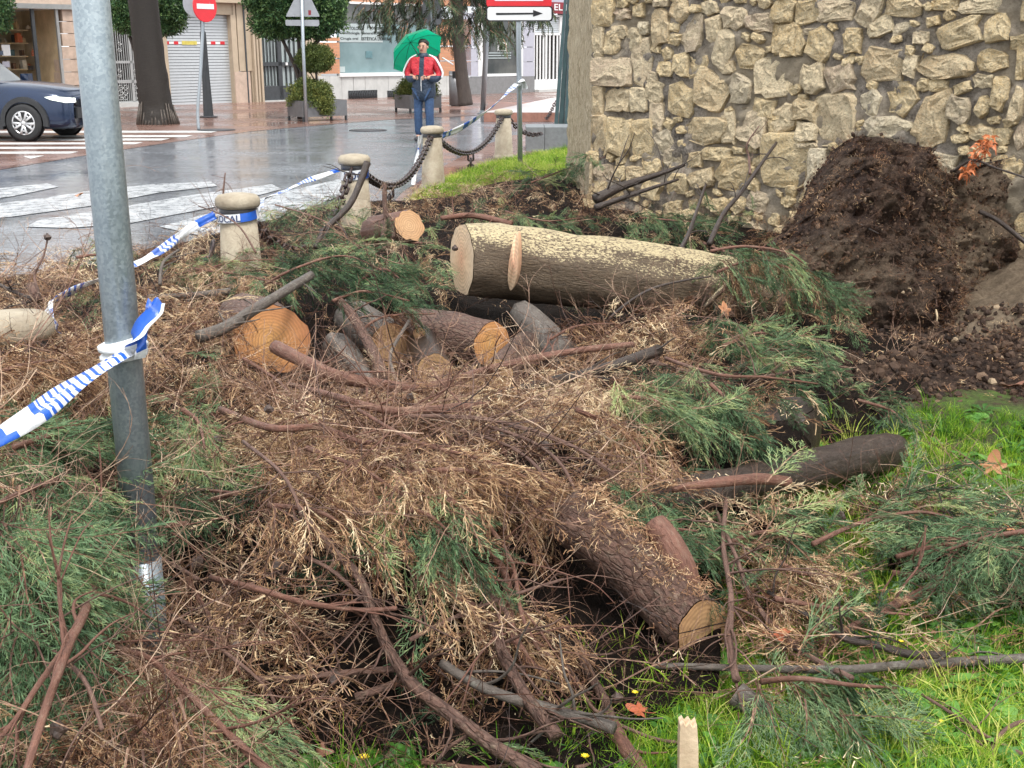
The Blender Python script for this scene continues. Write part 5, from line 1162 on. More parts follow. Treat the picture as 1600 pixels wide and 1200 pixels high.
tape([capside(1, .68, 3.5), capside(1, .55, 3.3, .17), capside(1, .3, 3.4, .22), capside(1, .08, 3.6, .27)], .06, 'strip of tape hanging down the left side of the bollard before the person', lambda L, w_: 1 if .16 < L < .2 or .4 < L < .43 else 0, .5, 1.5, n=10, crumple=.15)
def wrap(i, zc, hh, lab, txt, a0, blue):
    b = wempty('wrapped_tape', BW[i] + Vector((0, 0, zc)), lab, 'barrier tape', 'blue and white police barrier tape'); m = MB(); n_ = 40; vs = []; fs = []; mi = []
    for k in range(n_ + 1):
        a = 2 * math.pi * k / n_; r = .133 + .003 * math.sin(a * 5)
        for z_ in (0, 1): vs.append(BW[i] + Vector((math.cos(a) * (r - .006 * z_), math.sin(a) * (r - .006 * z_), zc + hh * z_ + .012 * math.sin(a + 1))))
    for k in range(n_):
        fs.append((2 * k, 2 * k + 2, 2 * k + 3, 2 * k + 1)); m.mi.append(0)
        adeg = 360 * (k + .5) / n_; m.mi[-1] = 1 if blue[0] < adeg < blue[1] else 0
    mi = m.mi; m.mi = []; m.add(vs, fs, smooth=True); m.mi = mi; m.build('band', ['tape_white', 'tape_blue'], b)
    o = text_mesh(txt, hh * 1.12, 'lettering', 'tape_ink', None, None, 0, .001); o.parent = b; o.matrix_parent_inverse = Matrix.Translation(-b.location)
    bm = bmesh.new(); bm.from_mesh(o.data); bmesh.ops.subdivide_edges(bm, edges=bm.edges[:], cuts=1); bm.to_mesh(o.data); bm.free()
    for v_ in o.data.vertices:
        a = math.radians(a0) + v_.co.x / .135; r = .1375; z_ = zc + v_.co.y + .006 + .012 * math.sin(a + 1); v_.co = BW[i] + Vector((math.cos(a) * r, math.sin(a) * r, z_))
simple('tape_ink', (.012, .03, .12), .5)
wrap(3, .625, .055, 'tape lettered LOCAL wound round the neck of the bollard with bare twigs', 'LOCAL', 205, (292, 350))
wrap(2, .58, .085, 'tape lettered LOCAL wound round the half sunk bollard behind the dark stick', 'LOCAL', 232, (310, 360))

# ------------------------------------------------------------------ the heap of brush: litter floor coloured near black for the shade in the gaps
t = NT('shaded_litter'); v = t.coord('Object'); n = t.noise(v, 9, 8, .75); n2 = t.noise(v, 70, 5, .7)
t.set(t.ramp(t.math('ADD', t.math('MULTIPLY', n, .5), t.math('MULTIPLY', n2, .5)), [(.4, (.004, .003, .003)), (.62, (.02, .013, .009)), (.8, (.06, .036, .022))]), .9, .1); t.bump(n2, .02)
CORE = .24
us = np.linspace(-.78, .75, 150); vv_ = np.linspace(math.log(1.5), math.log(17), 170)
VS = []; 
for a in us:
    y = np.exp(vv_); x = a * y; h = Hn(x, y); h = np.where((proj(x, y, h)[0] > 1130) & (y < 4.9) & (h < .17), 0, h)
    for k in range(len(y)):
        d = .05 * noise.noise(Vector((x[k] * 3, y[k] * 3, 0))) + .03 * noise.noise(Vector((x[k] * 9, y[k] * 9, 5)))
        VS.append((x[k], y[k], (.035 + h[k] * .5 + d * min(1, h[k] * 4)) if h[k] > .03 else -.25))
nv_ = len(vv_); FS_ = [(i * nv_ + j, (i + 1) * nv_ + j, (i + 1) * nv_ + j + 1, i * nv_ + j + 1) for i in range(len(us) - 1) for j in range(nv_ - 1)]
mb = MB(); mb.add(VS, FS_, smooth=True); o = mb.build('brush_floor', 'shaded_litter'); tag(o, 'litter floor under the heap of cypress cuttings, coloured near black for shade in its gaps', None, None, 'stuff')

# foliage colour regions, as the photo shows them: (px, py, rx, ry, green share, density, flow angle in the picture or None)
GREENS = [(70, 690, 140, 55, 1, 1.0), (30, 850, 90, 150, 1, 1.0), (100, 760, 50, 60, .9, .8), (30, 970, 70, 60, .9, .8), (300, 650, 60, 60, .8, .8), (310, 760, 90, 50, .35, .7), (490, 345, 110, 40, .9, 1), (510, 410, 120, 50, .9, 1), (600, 430, 60, 60, .8, .9), (360, 420, 90, 30, .65, .9),
          (640, 410, 60, 60, .6, .9), (760, 330, 80, 25, .6, .8), (850, 345, 60, 25, .8, .9), (900, 265, 80, 35, .85, 1), (1060, 350, 110, 35, .75, .9), (1160, 420, 90, 45, .8, 1), (1180, 520, 100, 60, .75, 1), (1200, 595, 90, 35, .85, 1.1), (1020, 640, 70, 40, .6, .9), (1000, 700, 60, 40, .5, .8),
          (640, 800, 80, 40, .55, .8), (700, 870, 70, 60, .5, .7), (560, 860, 50, 60, .4, .8), (1010, 810, 50, 35, .6, 1), (1220, 840, 100, 40, .6, 1), (1400, 820, 180, 45, .65, 1.3), (1550, 880, 120, 50, .7, 1.2), (1200, 790, 60, 30, .8, .9), (1300, 1095, 110, 60, 1, 1.3), (330, 1130, 90, 60, .55, .9), (230, 1080, 60, 60, .3, .9), (150, 480, 60, 25, .4, .6), (1330, 640, 60, 30, .6, .6), (150, 398, 40, 16, .9, .8), (520, 1180, 60, 30, .5, .3), (880, 1020, 60, 60, .35, .6), (1100, 960, 80, 40, .5, .5), (1400, 960, 120, 40, .5, .35), (820, 460, 90, 40, .35, .35)]
HOLES = [(380, 730, 75, 45), (480, 860, 70, 40), (430, 620, 30, 15), (560, 1010, 90, 45), (620, 900, 60, 45), (900, 480, 170, 22), (760, 470, 60, 20), (500, 520, 28, 45), (700, 590, 50, 18), (380, 960, 40, 35), (1100, 640, 30, 40), (1120, 790, 70, 22), (340, 800, 60, 30), (660, 990, 60, 40), (980, 960, 90, 30), (640, 570, 40, 22)]
CLEAR = [(238, 900, 62, 160), (770, 535, 95, 45), (425, 530, 66, 62), (610, 535, 48, 42), (900, 410, 220, 50), (715, 405, 30, 58), (1300, 700, 170, 62), (1140, 765, 120, 48), (1030, 920, 110, 110), (1108, 985, 75, 65), (840, 515, 55, 32), (1225, 680, 60, 45), (950, 850, 80, 40)]
def region(px, py, L_):
    px = np.asarray(px); out = np.zeros(px.shape)
    for e in L_:
        d = ((px - e[0]) / e[2]) ** 2 + ((py - e[1]) / e[3]) ** 2; out = np.maximum(out, np.clip(1.35 - d, 0, 1) * (e[4] if len(e) > 4 else 1))
    return out
def dens(px, py):
    """how thick the brush lies (0..1)"""
    h = 1 - np.clip(region(px, py, [e[:4] for e in HOLES]) * 1.0, 0, .93); c = 1 - np.clip(region(px, py, [e[:4] for e in CLEAR]) * 1.6, 0, .97)
    return h * c
def heap_points(n, ymin=1.7, ymax=15.5, hmin=.05, power=1.0):
    """random places spread over the heap, thinner with distance"""
    y = np.exp(RNG.uniform(math.log(ymin), math.log(ymax), n)); x = RNG.uniform(-.62, .55, n) * y; h = Hn(x, y); k = h > hmin
    return x[k], y[k], h[k]
def slope_rot(n, droop=.25, rollsd=.6):
    return np.stack([RNG.normal(0, rollsd, n), RNG.normal(droop, .38, n), RNG.uniform(-3.14, 3.14, n)], 1)
def clumps(x, y):
    return np.array([noise.noise(Vector((a * 3.1, b * 3.1, 1))) + .7 * noise.noise(Vector((a * 7.5, b * 7.5, 2))) for a, b in zip(x, y)])
def place(name, coll, npr, n, want, size, tint, lab, droop=.25, lift=(-.10, .05), rollsd=.6, hmin=.05, yaw=None, ymax=15.5, parent=None):
    x, y, h = heap_points(n, hmin=hmin, ymax=ymax); px, py = proj(x, y, h); cl = clumps(x, y); w = want(px, py, x, y) * np.clip((cl + .2) / .3, .06, 1.25); k = RNG.random(len(x)) < w
    x, y, h, px, py, cl = x[k], y[k], h[k], px[k], py[k], cl[k]; m = len(x); z = np.maximum(.02, h + .13 * np.clip(cl, -.5, .8) * np.clip(h * 5, 0, 1) + RNG.uniform(lift[0], lift[1], m)); r = slope_rot(m, droop, rollsd)
    if yaw is not None: r[:, 2] = yaw(px, py, m)
    s_ = RNG.uniform(size[0], size[1], m)
    tn = np.array([noise.noise(Vector((a * 1.7, b * 1.7, 3))) for a, b in zip(x, y)]); T_ = np.clip(RNG.normal(tint[0], tint[1], m) + tn * .45 + cl * .30, 0, 1)
    o = scatter(name, coll, npr, np.stack([x, y, z], 1), r, s_, T_, parent); tag(o, lab); print(name, m); return o
gshare = lambda px, py: region(px, py, [e[:5] for e in GREENS])
inheap = lambda px, py: np.where(py < 1280, 1, 0)
place('dry_foliage', DRY, 6, 30000, lambda px, py, x, y: dens(px, py) * np.where(px > 1250, .45, 1) * np.clip(1 - gshare(px, py) * 1.05, .03, 1) * np.clip((Hn(x, y) - .03) * 8, .15, 1), (.4, 1.0), (.46, .24), 'dry brown cypress sprays spread over the heap', .15, (-.12, .05), .8)
def flow(px, py, m):
    base = np.where(px < 420, -2.0, np.where(px > 1150, .2, -1.2)); return base + RNG.normal(0, .7, m)
place('green_foliage', GREEN, 5, 15000, lambda px, py, x, y: gshare(px, py) * np.clip(dens(px, py) + .1, 0, 1) * .85, (.55, 1.15), (.42, .17), 'green cypress sprays lying among the dry brush', .25, (-.08, .07), .7, .02, flow)
place('bare_twigs', TWIG, 5, 5000, lambda px, py, x, y: np.where(px > 1130, .5, 1) * np.clip(dens(px, py) + .04, 0, 1) * .5, (.6, 1.3), (.5, .25), 'thin reddish bare twigs tangled through the heap', .05, (-.1, .08), 1.2)
place('fine_twigs', FINE, 4, 15000, lambda px, py, x, y: np.clip(dens(px, py) + .12, 0, 1) * np.where(region(px, py, CLEAR) > .4, .15, 1) * np.where(px > 1130, .4, 1) * .5, (.6, 1.4), (.6, .25), 'fine pale twiglets tangled through the heap', .1, (-.1, .06), 1.2)
place('fallen_needles', DCHIP, 4, 16000, lambda px, py, x, y: (.25 + .5 * dens(px, py)) * (1 - gshare(px, py) * .6), (.6, 1.3), (.6, .2), 'dry needles and scraps strewn on the heap', 0, (-.13, .0), .3)

# ------------------------------------------------------------------ soil: uprooted root plate, spilled earth
t = NT('earth'); v = t.coord('Object'); n = t.noise(v, 5, 8, .75); n2 = t.noise(v, 34, 7, .8); n3 = t.noise(v, 1.8, 4, .6); n4 = t.vor(v, 75, 'F1')
c = t.ramp(t.math('ADD', t.math('MULTIPLY', n, .45), t.math('MULTIPLY', n2, .55)), [(.38, (.010, .006, .005)), (.49, (.05, .029, .021)), (.58, (.12, .075, .052)), (.7, (.28, .20, .14))])
at_ = t.new('ShaderNodeAttribute', attribute_name='sand'); c = t.mix(t.math('MULTIPLY', at_.outputs['Fac'], t.ramp(n, [(.3, .5), (.6, 1.0)])), c, t.ramp(n2, [(.3, (.16, .115, .075)), (.7, (.40, .31, .215))]))
c = t.mix(t.ramp(n4, [(.0, .8), (.16, 0.0)]), c, (.34, .25, .17)); t.set(c, .85, .2); t.bump(t.math('ADD', n2, t.math('MULTIPLY', n, .6)), .05, 1)
def fbm(p, f, seed): return noise.noise(p * f + Vector((seed, 0, 0))) + .5 * noise.noise(p * f * 2.1 + Vector((seed, 9, 0))) + .3 * noise.noise(p * f * 4.3 + Vector((seed, 0, 7))) + .2 * noise.noise(p * f * 9 + Vector((3, seed, 7)))
# front relief of the root plate: a sheet over picture-outline points set at their own distances
def soil_sheet(name, rows, base_back, label, parent=None, amp=.085):
    """rows: list of polylines [(px,py,dist,sand)...], top to bottom"""
    R2 = []
    NCOL = 170
    for row in rows:
        pts = [PY(a, b, c_) for a, b, c_, s_ in row]; sand = [r[3] for r in row]; q, s2 = catmull(pts, sand, 12); L = [0]
        for i in range(1, len(q)): L.append(L[-1] + (q[i] - q[i - 1]).length)
        out = []
        for k in range(NCOL):
            tt = L[-1] * k / (NCOL - 1); i = min(len(q) - 2, max(0, int(np.searchsorted(L, tt)) - 1)); f = (tt - L[i]) / max(1e-6, L[i + 1] - L[i]); out.append((q[i].lerp(q[i + 1], f), s2[i] * (1 - f) + s2[i + 1] * f))
        R2.append(out)
    V_ = []; S_ = []; 
    for k in range(NCOL):
        col_ = [r[k][0] for r in R2]; sc_ = [r[k][1] for r in R2]; q, s2 = catmull(col_, sc_, 22); V_.append(q); S_.append(s2)
    nr = len(V_[0]); vs = []; bk = []; sand = []
    for k in range(NCOL):
        for j in range(nr):
            q = V_[k][j]; e = min(1, k / 5, (NCOL - 1 - k) / 5); d = fbm(q, 2.6, 1) * amp * 1.6 + fbm(q, 9, 4) * amp * .9 + fbm(q, 30, 2) * amp * .3
            vs.append(q + Vector((d * .2, -d, d * .3))); sand.append(max(0, min(1, S_[k][j] + .3 * noise.noise(q * 4))))
    fs = [(k * nr + j, k * nr + j + 1, (k + 1) * nr + j + 1, (k + 1) * nr + j) for k in range(NCOL - 1) for j in range(nr - 1)]
    mb = MB(); mb.add(vs, fs, smooth=True)
    o = mb.build(name, 'earth', parent); a = o.data.attributes.new('sand', 'FLOAT', 'POINT'); a.data.foreach_set('value', sand); return o, vs
def wy(px, py, off=0.0): return wallpt(px, py).y - off
rootb = wempty('root_plate', PY(1400, 540, 7.3), 'tall dark uprooted root plate of earth and fibres tipped up against the stone wall', 'root plate')
rows = [[(1262,300,8.3,0),(1300,235,8.2,0),(1350,212,8.15,0),(1400,222,8.15,0),(1448,248,8.2,0),(1475,275,8.5,.4),(1520,262,8.8,.6),(1562,250,8.7,.5)],
 [(1240,335,8.0,0),(1290,285,7.85,0),(1350,262,7.75,0),(1410,280,7.75,0),(1458,300,7.85,.2),(1480,310,8.4,.7),(1520,300,8.6,.8),(1575,300,8.5,.4)],
 [(1212,370,7.7,0),(1275,340,7.55,.2),(1345,330,7.45,0),(1415,345,7.45,0),(1468,360,7.6,.3),(1488,365,8.2,.8),(1530,365,8.3,.7),(1585,370,8.3,.3)],
 [(1192,410,7.3,0),(1265,400,7.3,.4),(1340,400,7.2,.3),(1420,410,7.2,.2),(1478,420,7.35,.2),(1498,425,8.0,.6),(1540,425,8.1,.6),(1600,430,8.2,.2)],
 [(1185,450,7.05,0),(1260,455,7.15,.2),(1345,465,7.05,.3),(1425,470,7.0,.2),(1485,478,7.15,.1),(1505,475,7.9,.4),(1545,470,7.95,.4),(1605,480,8.0,.2)],
 [(1190,490,6.9,0),(1268,500,7.1,0),(1345,515,7.05,.3),(1418,530,6.95,0),(1478,520,7.1,0),(1505,505,7.7,.3),(1545,500,7.8,.6),(1615,500,7.7,.5)],
 [(1195,530,6.75,0),(1275,540,7.1,0),(1350,548,7.1,0),(1415,562,7.1,0),(1470,550,7.2,0),(1505,530,7.5,.6),(1545,520,7.6,.9),(1640,515,7.5,.9)]]
o, rv_ = soil_sheet('earth_face', rows, None, '', rootb)
# back of the plate closes towards the wall
mb = MB(); A = []
for (a, b_, c_, s_), (a2, b2, c2, s2) in zip(rows[0], rows[0]):
    q = PY(a, b_, c_); A.append((q, Vector((q.x + .35, q.y + .45, max(0, q.z - .5)))))
for i in range(len(A) - 1): mb.add([A[i][0], A[i + 1][0], A[i + 1][1], A[i][1], Vector((A[i][1].x, A[i][1].y, 0)), Vector((A[i + 1][1].x, A[i + 1][1].y, 0))], [(0, 1, 2, 3), (3, 2, 5, 4)])
mb.build('earth_back', 'earth', rootb)
rva = np.array([tuple(v) for v in rv_]); k = RNG.integers(0, len(rva), 3600); P_ = rva[k] + RNG.normal(0, .015, (len(k), 3)) - np.array([0, .01, 0])
scatter('clods', CRUMB, 4, P_, RNG.uniform(-3, 3, (len(k), 3)), np.abs(RNG.normal(.0, .007, len(k))) + .003, np.clip(RNG.normal(.42, .22, len(k)), 0, 1), rootb)
k = RNG.integers(0, len(rva), 2600); P_ = rva[k] + RNG.normal(0, .01, (len(k), 3)); scatter('root_scraps', DCHIP, 4, P_, RNG.uniform(-3, 3, (len(k), 3)), RNG.uniform(.3, .9, len(k)), np.clip(RNG.normal(.3, .25, len(k)), 0, 1), rootb)
k = RNG.integers(0, len(rva), 1900); P_ = rva[k] + RNG.normal(0, .01, (len(k), 3))
scatter('root_fibres', FINE, 4, P_, np.stack([RNG.uniform(-3, 3, len(k)), RNG.normal(.9, .5, len(k)), RNG.normal(-1.9, .6, len(k))], 1), RNG.uniform(.15, .6, len(k)), np.clip(RNG.normal(.3, .25, len(k)), 0, 1), rootb)
kk = [i for i in range(len(rva)) if True]
e_ = np.concatenate([rva[:60 * 1]]); mb = MB()
for a, b_, c_, a2, b2 in ((1462, 484, 7.05, 1464, 502), (1425, 524, 6.98, 1427, 541), (1439, 520, 7.0, 1440, 530), (1432, 518, 7.0, 1436, 524), (1462, 546, 6.9, 1466, 556)):
    mb = MB(); mb.tube([PY(a, b_, c_), PY((a + a2) / 2 + 1, (b_ + b2) / 2, c_ - .03), PY(a2, b2, c_ - .05)], [.007, .007, .003], 6); mb.build('root', 'root_pale', rootb) if 'root_pale' in MATS else (simple('root_pale', (.55, .42, .26), .6), mb.build('root', 'root_pale', rootb))
for k_ in range(34):
    q = Vector(rva[RNG.integers(0, len(rva))]); L_ = random.uniform(.08, .32); d = Vector((random.uniform(-1, 1), -random.uniform(.5, 1.2), random.uniform(-.7, .5))).normalized(); P2 = [q + Vector((0, .05, 0))]
    for j in range(4): d = (d + Vector((random.uniform(-.4, .4), random.uniform(-.2, .3), random.uniform(-.6, .2)))).normalized(); P2.append(P2[-1] + d * L_ / 4)
    r1 = random.uniform(.003, .011); mb = MB(); mb.tube(P2, [r1, r1 * .9, r1 * .7, r1 * .5, r1 * .2], 6, amp=.2, seed=k_); mb.build('root', random.choice(('bark_wet', 'bark_brown', 'bark_red', 'root_pale')), rootb)
# spilled earth in front
def spill(name, u0, u1, p0, p1, hfun, label, kind='stuff', n=110):
    pass
vs = []; sand = []; NX_, NY_ = 130, 90
c0 = G(1190, 560); 
xs_ = np.linspace(1.0, 5.2, NX_); ys_ = np.linspace(4.9, 8.9, NY_)
for x in xs_:
    for y in ys_:
        px, py = [float(a) for a in proj(x, y, 0.0)]
        e = 655 + 10 * math.sin(px * .02) + 14 * noise.noise(Vector((px * .01, 0, 0)))       # front edge in the picture
        f = min(1, max(0, (e - py) / 70)); g_ = min(1, max(0, (px - 1170) / 90)); h = f * g_
        q = Vector((x, y, 0)); z = -.02 + .09 * h + h * (.06 * fbm(q, 2.2, 2) + .04 * fbm(q, 8, 5) + .012 * fbm(q, 22, 3)) + (.22 * max(0, min(1, (px - 1480) / 130)) * max(0, min(1, (585 - py) / 70)) if py < 590 else 0)
        vs.append((x, y, z if h > 0 else -.05)); sand.append(max(0, min(1, (.95 if px > 1490 and py < 552 else 0) + .2 * noise.noise(q * 3))))
fs = [(i * NY_ + j, (i + 1) * NY_ + j, (i + 1) * NY_ + j + 1, i * NY_ + j + 1) for i in range(NX_ - 1) for j in range(NY_ - 1)]
mb = MB(); mb.add(vs, fs, smooth=True); sp = mb.build('spilled_earth', 'earth'); a = sp.data.attributes.new('sand', 'FLOAT', 'POINT'); a.data.foreach_set('value', sand); sp['kind'] = 'structure'
va = np.array(vs); va = va[va[:, 2] > 0]; ipx, ipy = proj(va[:, 0], va[:, 1], va[:, 2]); va = va[(ipy > 480)]
k = RNG.integers(0, len(va), 6500); P_ = va[k] + np.stack([RNG.normal(0, .03, len(k)), RNG.normal(0, .03, len(k)), RNG.uniform(-.005, .012, len(k))], 1)
o = scatter('earth_crumbs', CRUMB, 4, P_, RNG.uniform(-3, 3, (len(k), 3)), np.abs(RNG.normal(.0, .013, len(k))) + .003, np.clip(RNG.normal(.4, .22, len(k)), 0, 1)); tag(o, 'crumbs and clods of dark earth spilled in front of the root plate')
k = RNG.integers(0, len(va), 700); P_ = va[k] + np.array([0, 0, .01])
o = scatter('earth_scraps', DCHIP, 4, P_, np.stack([RNG.normal(0, .3, len(k)), RNG.normal(0, .3, len(k)), RNG.uniform(-3, 3, len(k))], 1), RNG.uniform(.5, 1.2, len(k)), np.clip(RNG.normal(.45, .2, len(k)), 0, 1)); tag(o, 'pale scraps and twiglets on the spilled earth')

# ------------------------------------------------------------------ logs
def log(pts, radii, lab, bark='bark_brown', cut0=None, cut1=None, n0=None, n1=None, amp=.09, sides=26, cat='log', group=None, name='log', seed=None, stubs=()):
    """pts: world points along the axis; cut0 / cut1: cut-face material at either end; n0 / n1: normal of that cut"""
    seed = random.random() * 9 if seed is None else seed; b = wempty(name, Vector((pts[0].x, pts[0].y, 0)), lab, cat, group); m = MB()
    rings, T = m.tube(pts, radii, sides, amp=amp, seed=seed, n0=n0, n1=n1, cap=(cut0 is None, cut1 is None), freq=5); o = m.build('bark', bark, b)
    for which, cm in ((0, cut0), (-1, cut1)):
        if not cm: continue
        ring = rings[which]; c = sum(ring, Vector()) / len(ring); ax = T[which] * (-1 if which == 0 else 1); m = MB(); nn = len(ring); fs = []; vs = []; bk = []
        e1 = (ring[0] - c).normalized(); nrm = (n0 if which == 0 else n1) or ax; nrm = nrm.normalized(); nrm = nrm if nrm.dot(ax) > 0 else -nrm; e2 = nrm.cross(e1)
        for li, f in enumerate((.985, .8, .55, .3)):
            for q in ring:
                p_ = c + (q - c) * f; p_ += nrm * (.003 + .002 * noise.noise(p_ * 30)); vs.append(p_); bk.append(((p_ - c).dot(e1), (p_ - c).dot(e2), 0))
        vs.append(c + nrm * .003); bk.append((0, 0, 0))
        for li in range(3): fs += [(li * nn + k, li * nn + (k + 1) % nn, (li + 1) * nn + (k + 1) % nn, (li + 1) * nn + k) for k in range(nn)]
        fs += [(3 * nn + k, 3 * nn + (k + 1) % nn, 4 * nn) for k in range(nn)]
        m.add(vs, fs, bk=bk); m.build('cut_face', cm, b)
    return b
CAMP = Vector((0, 0, CH))
def tocam(p): return (CAMP - p).normalized()
# A: the big sawn trunk
a0 = PY(722, 405, 6.72); a1 = PY(800, 410, 6.72); a2 = PY(920, 425, 6.75); a3 = PY(1060, 442, 6.9); a4 = PY(1180, 462, 7.1); a5 = PY(1290, 482, 7.5)
r_ = lambda w_, p_: w_ * dist(p_) / FPX
trunk = log([a0, a1, a2, a3, a4, a5], [r_(57, a0), r_(58, a1), r_(57, a2), r_(54, a3), r_(52, a4), r_(52, a5)], 'large fallen trunk dusted with yellow sawdust, pale sawn end at its left', 'bark_trunk', cut0='cut_pale', n0=Vector((-1, -.36, .05)), amp=.10, sides=40, seed=2.2, cat='tree trunk', name='fallen_tree')
# saw wedge: a pale oval cut on the flank
c = a1 + tocam(a1) * .0; m = MB(); nn = 26; ctr = PY(802, 413, a1.y - .275); ax1 = Vector((.10, -.02, 1)).normalized(); vs = [ctr + Vector((0, -.012, 0))]; bk = [(0, 0, 0)]
nrm = Vector((-.86, -.5, .02)).normalized(); wv = nrm.cross(ax1).normalized()
for k in range(nn):
    q = 2 * math.pi * k / nn; hh = r_(46, ctr) * math.sin(q); ww = r_(14, ctr) * math.copysign(abs(math.cos(q)) ** 1.3, math.cos(q)) * (1 - .15 * math.sin(q)) * (1 + .04 * math.sin(k * 5)); vs.append(ctr + ax1 * hh + wv * ww - Vector((0, -abs(math.sin(q)) ** 3 * .07, 0))); bk.append((ww * 1.0, hh, 0))
for k in range(nn): vs.append(vs[1 + k] + Vector((.02, .10, 0)) ); bk.append((0, 0, 0))
fs = [(0, 1 + k, 1 + (k + 1) % nn) for k in range(nn)] + [(1 + k, 1 + nn + k, 1 + nn + (k + 1) % nn, 1 + (k + 1) % nn) for k in range(nn)]
m.add(vs, fs, bk=bk); m.build('saw_cut', 'cut_pale', trunk)
m = MB(); m.tube([PY(1100, 480, 6.4), PY(1130, 450, 6.42), PY(1165, 420, 6.5), PY(1185, 408, 6.6)], [.012, .017, .019, .016], 10, amp=.25); m.build('side_limb', 'bark_trunk', trunk)
# B: round orange cut log
c = S(425, 535, .05); c = PY(424, 532, 5.75); r0 = r_(57, c); ax = Vector((-.42, .86, -.05)).normalized()
log([c, c + ax * .3, c + ax * .55], [r0, r0 * .98, r0 * .9], 'round log with a bright orange ringed cut face under the slanting grey branch', 'bark_brown', cut0='cut_orange', n0=Vector((.12, -1, .12)), seed=1)
c = PY(613, 540, 5.95); r0 = r_(34, c); ax = Vector((-.5, .8, .12)).normalized()
log([c, c + ax * .25, c + ax * .5], [r0, r0, r0 * .95], 'small log with a tan cut face behind the upright purple branch stubs', 'bark_grey', cut0='cut_tan', n0=Vector((.35, -1, .1)), seed=3)
c = PY(768, 538, 5.95); r0 = r_(36, c); e_ = PY(640, 512, 6.3)
log([c, c.lerp(e_, .4), c.lerp(e_, .8), e_], [r0, r0 * 1.1, r0 * 1.05, r0 * .9], 'brown log with a yellow orange cut end below the left part of the large trunk', 'bark_brown', cut0='cut_orange', n0=Vector((.75, -.85, .05)), seed=5)
c = PY(655, 521, 5.85); r0 = r_(10, c); log([c, c + Vector((-.10, .22, .03))], [r0, r0], 'thin stub with a small pale oval cut face beside the brown log', 'bark_brown', cut0='cut_tan', n0=Vector((.3, -1, 0)), seed=6, sides=16)
c = PY(815, 488, 6.3); e_ = PY(885, 560, 5.7); r0 = r_(24, c); log([c, c.lerp(e_, .5), e_], [r0 * .8, r0, r0], 'grey log piece slanting down just right of the yellow orange cut end', 'bark_grey', cut0=None, amp=.12, seed=7)
c = PY(640, 352, 8.2); r0 = r_(24, c); log([c + Vector((0, 0, 0)), c + Vector((-.28, .35, -.1))], [r0, r0 * 1.05], 'broken pale chunk of wood lying in the brush left of the large trunk', 'bark_red', cut0='cut_tan', n0=Vector((.5, -1, .5)), seed=8, amp=.22)
c = PY(680, 582, 5.5); r0 = r_(28, c); log([c, c + Vector((-.1, .5, .02))], [r0, r0], 'dark log end sunk below the long curved branch', 'bark_wet', cut0='cut_old', n0=Vector((.1, -1, .2)), seed=9)
c = PY(775, 588, 5.4); r0 = r_(26, c); log([c, c + Vector((.15, .5, .02))], [r0, r0], 'brown log end under the yellow orange cut log', 'bark_brown', cut0='cut_old', n0=Vector((-.1, -1, .25)), seed=10)
c = PY(545, 565, 5.7); e_ = PY(575, 620, 5.2); r0 = r_(24, c); log([c + Vector((-.1, .3, 0)), c, e_], [r0, r0, r0 * .9], 'grey log showing between the curved branch and the orange cut log', 'bark_grey', seed=12)
c = G(1392, 703, .13); e_ = G(1215, 745, .19); e2_ = G(1075, 775, .25)
ax = (c - e_).normalized(); log([c + ax * .035, c + ax * .02, c, c.lerp(e_, .3), e_, e2_, G(960, 800, .17)], [r_(15, c), r_(23, c), r_(28, c), r_(30, c), r_(31, e_), r_(30, e2_), r_(24, e2_)], 'long dark wet log lying on the lawn at the right with a blunt end', 'bark_wet', cut0=None, seed=13, amp=.14)
m = MB(); q = [G(1050, 764, .33), G(1130, 752, .34), G(1190, 748, .32), G(1232, 753, .29)]; b = m.tube(q, [.012, .018, .02, .02], 8, amp=.2); o = m.build('fallen_branch', 'bark_red'); tag(o, 'reddish stripped branch lying along the dark log on the lawn', 'branch')
bse = G(1225, 722, 0); c = PY(1225, 640, bse.y); r0 = r_(52, c); log([bse - Vector((0, 0, .02)), bse + Vector((0, 0, .16)), c], [r0, r0, r0 * .98], 'dark upright log block standing under the green sprays behind the dark log', 'bark_wet', cut1='bark_wet', seed=14, amp=.06)
# K: foreground log with a stub
c = G(1097, 990, .10); e_ = G(985, 880, .27); e2_ = G(880, 800, .43); e3_ = G(820, 745, .50)
r0 = r_(50, c); kl = log([c, c.lerp(e_, .5), e_, e2_], [r0 * 1.04, r0 * 1.0, r0 * .95, r0 * .8], 'reddish brown foreground log littered with dry needles, brown cut face to the right', 'bark_brown', cut0='cut_tan', n0=((c - e_).normalized() * .62 + tocam(c) * .62 + Vector((.25, 0, 0))), seed=15, amp=.09, sides=34)
m = MB(); m.tube([G(1068, 930, .18), G(1062, 890, .26), G(1043, 848, .33), G(1022, 818, .37)], [r_(30, c), r_(27, c), r_(24, c), r_(20, c)], 18, amp=.1, seed=4); m.build('branch_stub', 'bark_red', kl)
c = PY(20, 560, 4.9); e_ = PY(60, 650, 4.4); log([PY(-50, 500, 5.2), c, e_], [.05, .055, .045], 'thick dark branch end reaching in at the left edge behind the pole', 'bark_brown', cut0=None, seed=16)
c = PY(1150, 1085, 2.75); log([c, PY(1200, 1120, 2.7)], [.035, .028], 'short grey weathered log end in the grass under the thin upright stem', 'bark_grey', cut0='cut_old', seed=17, sides=18)
c = PY(300, 565, 5.9); log([c, PY(395, 590, 6.0)], [r_(34, c), r_(38, c)], 'sawdust covered log under the dry sprays left of the orange cut log', 'bark_trunk', seed=18)
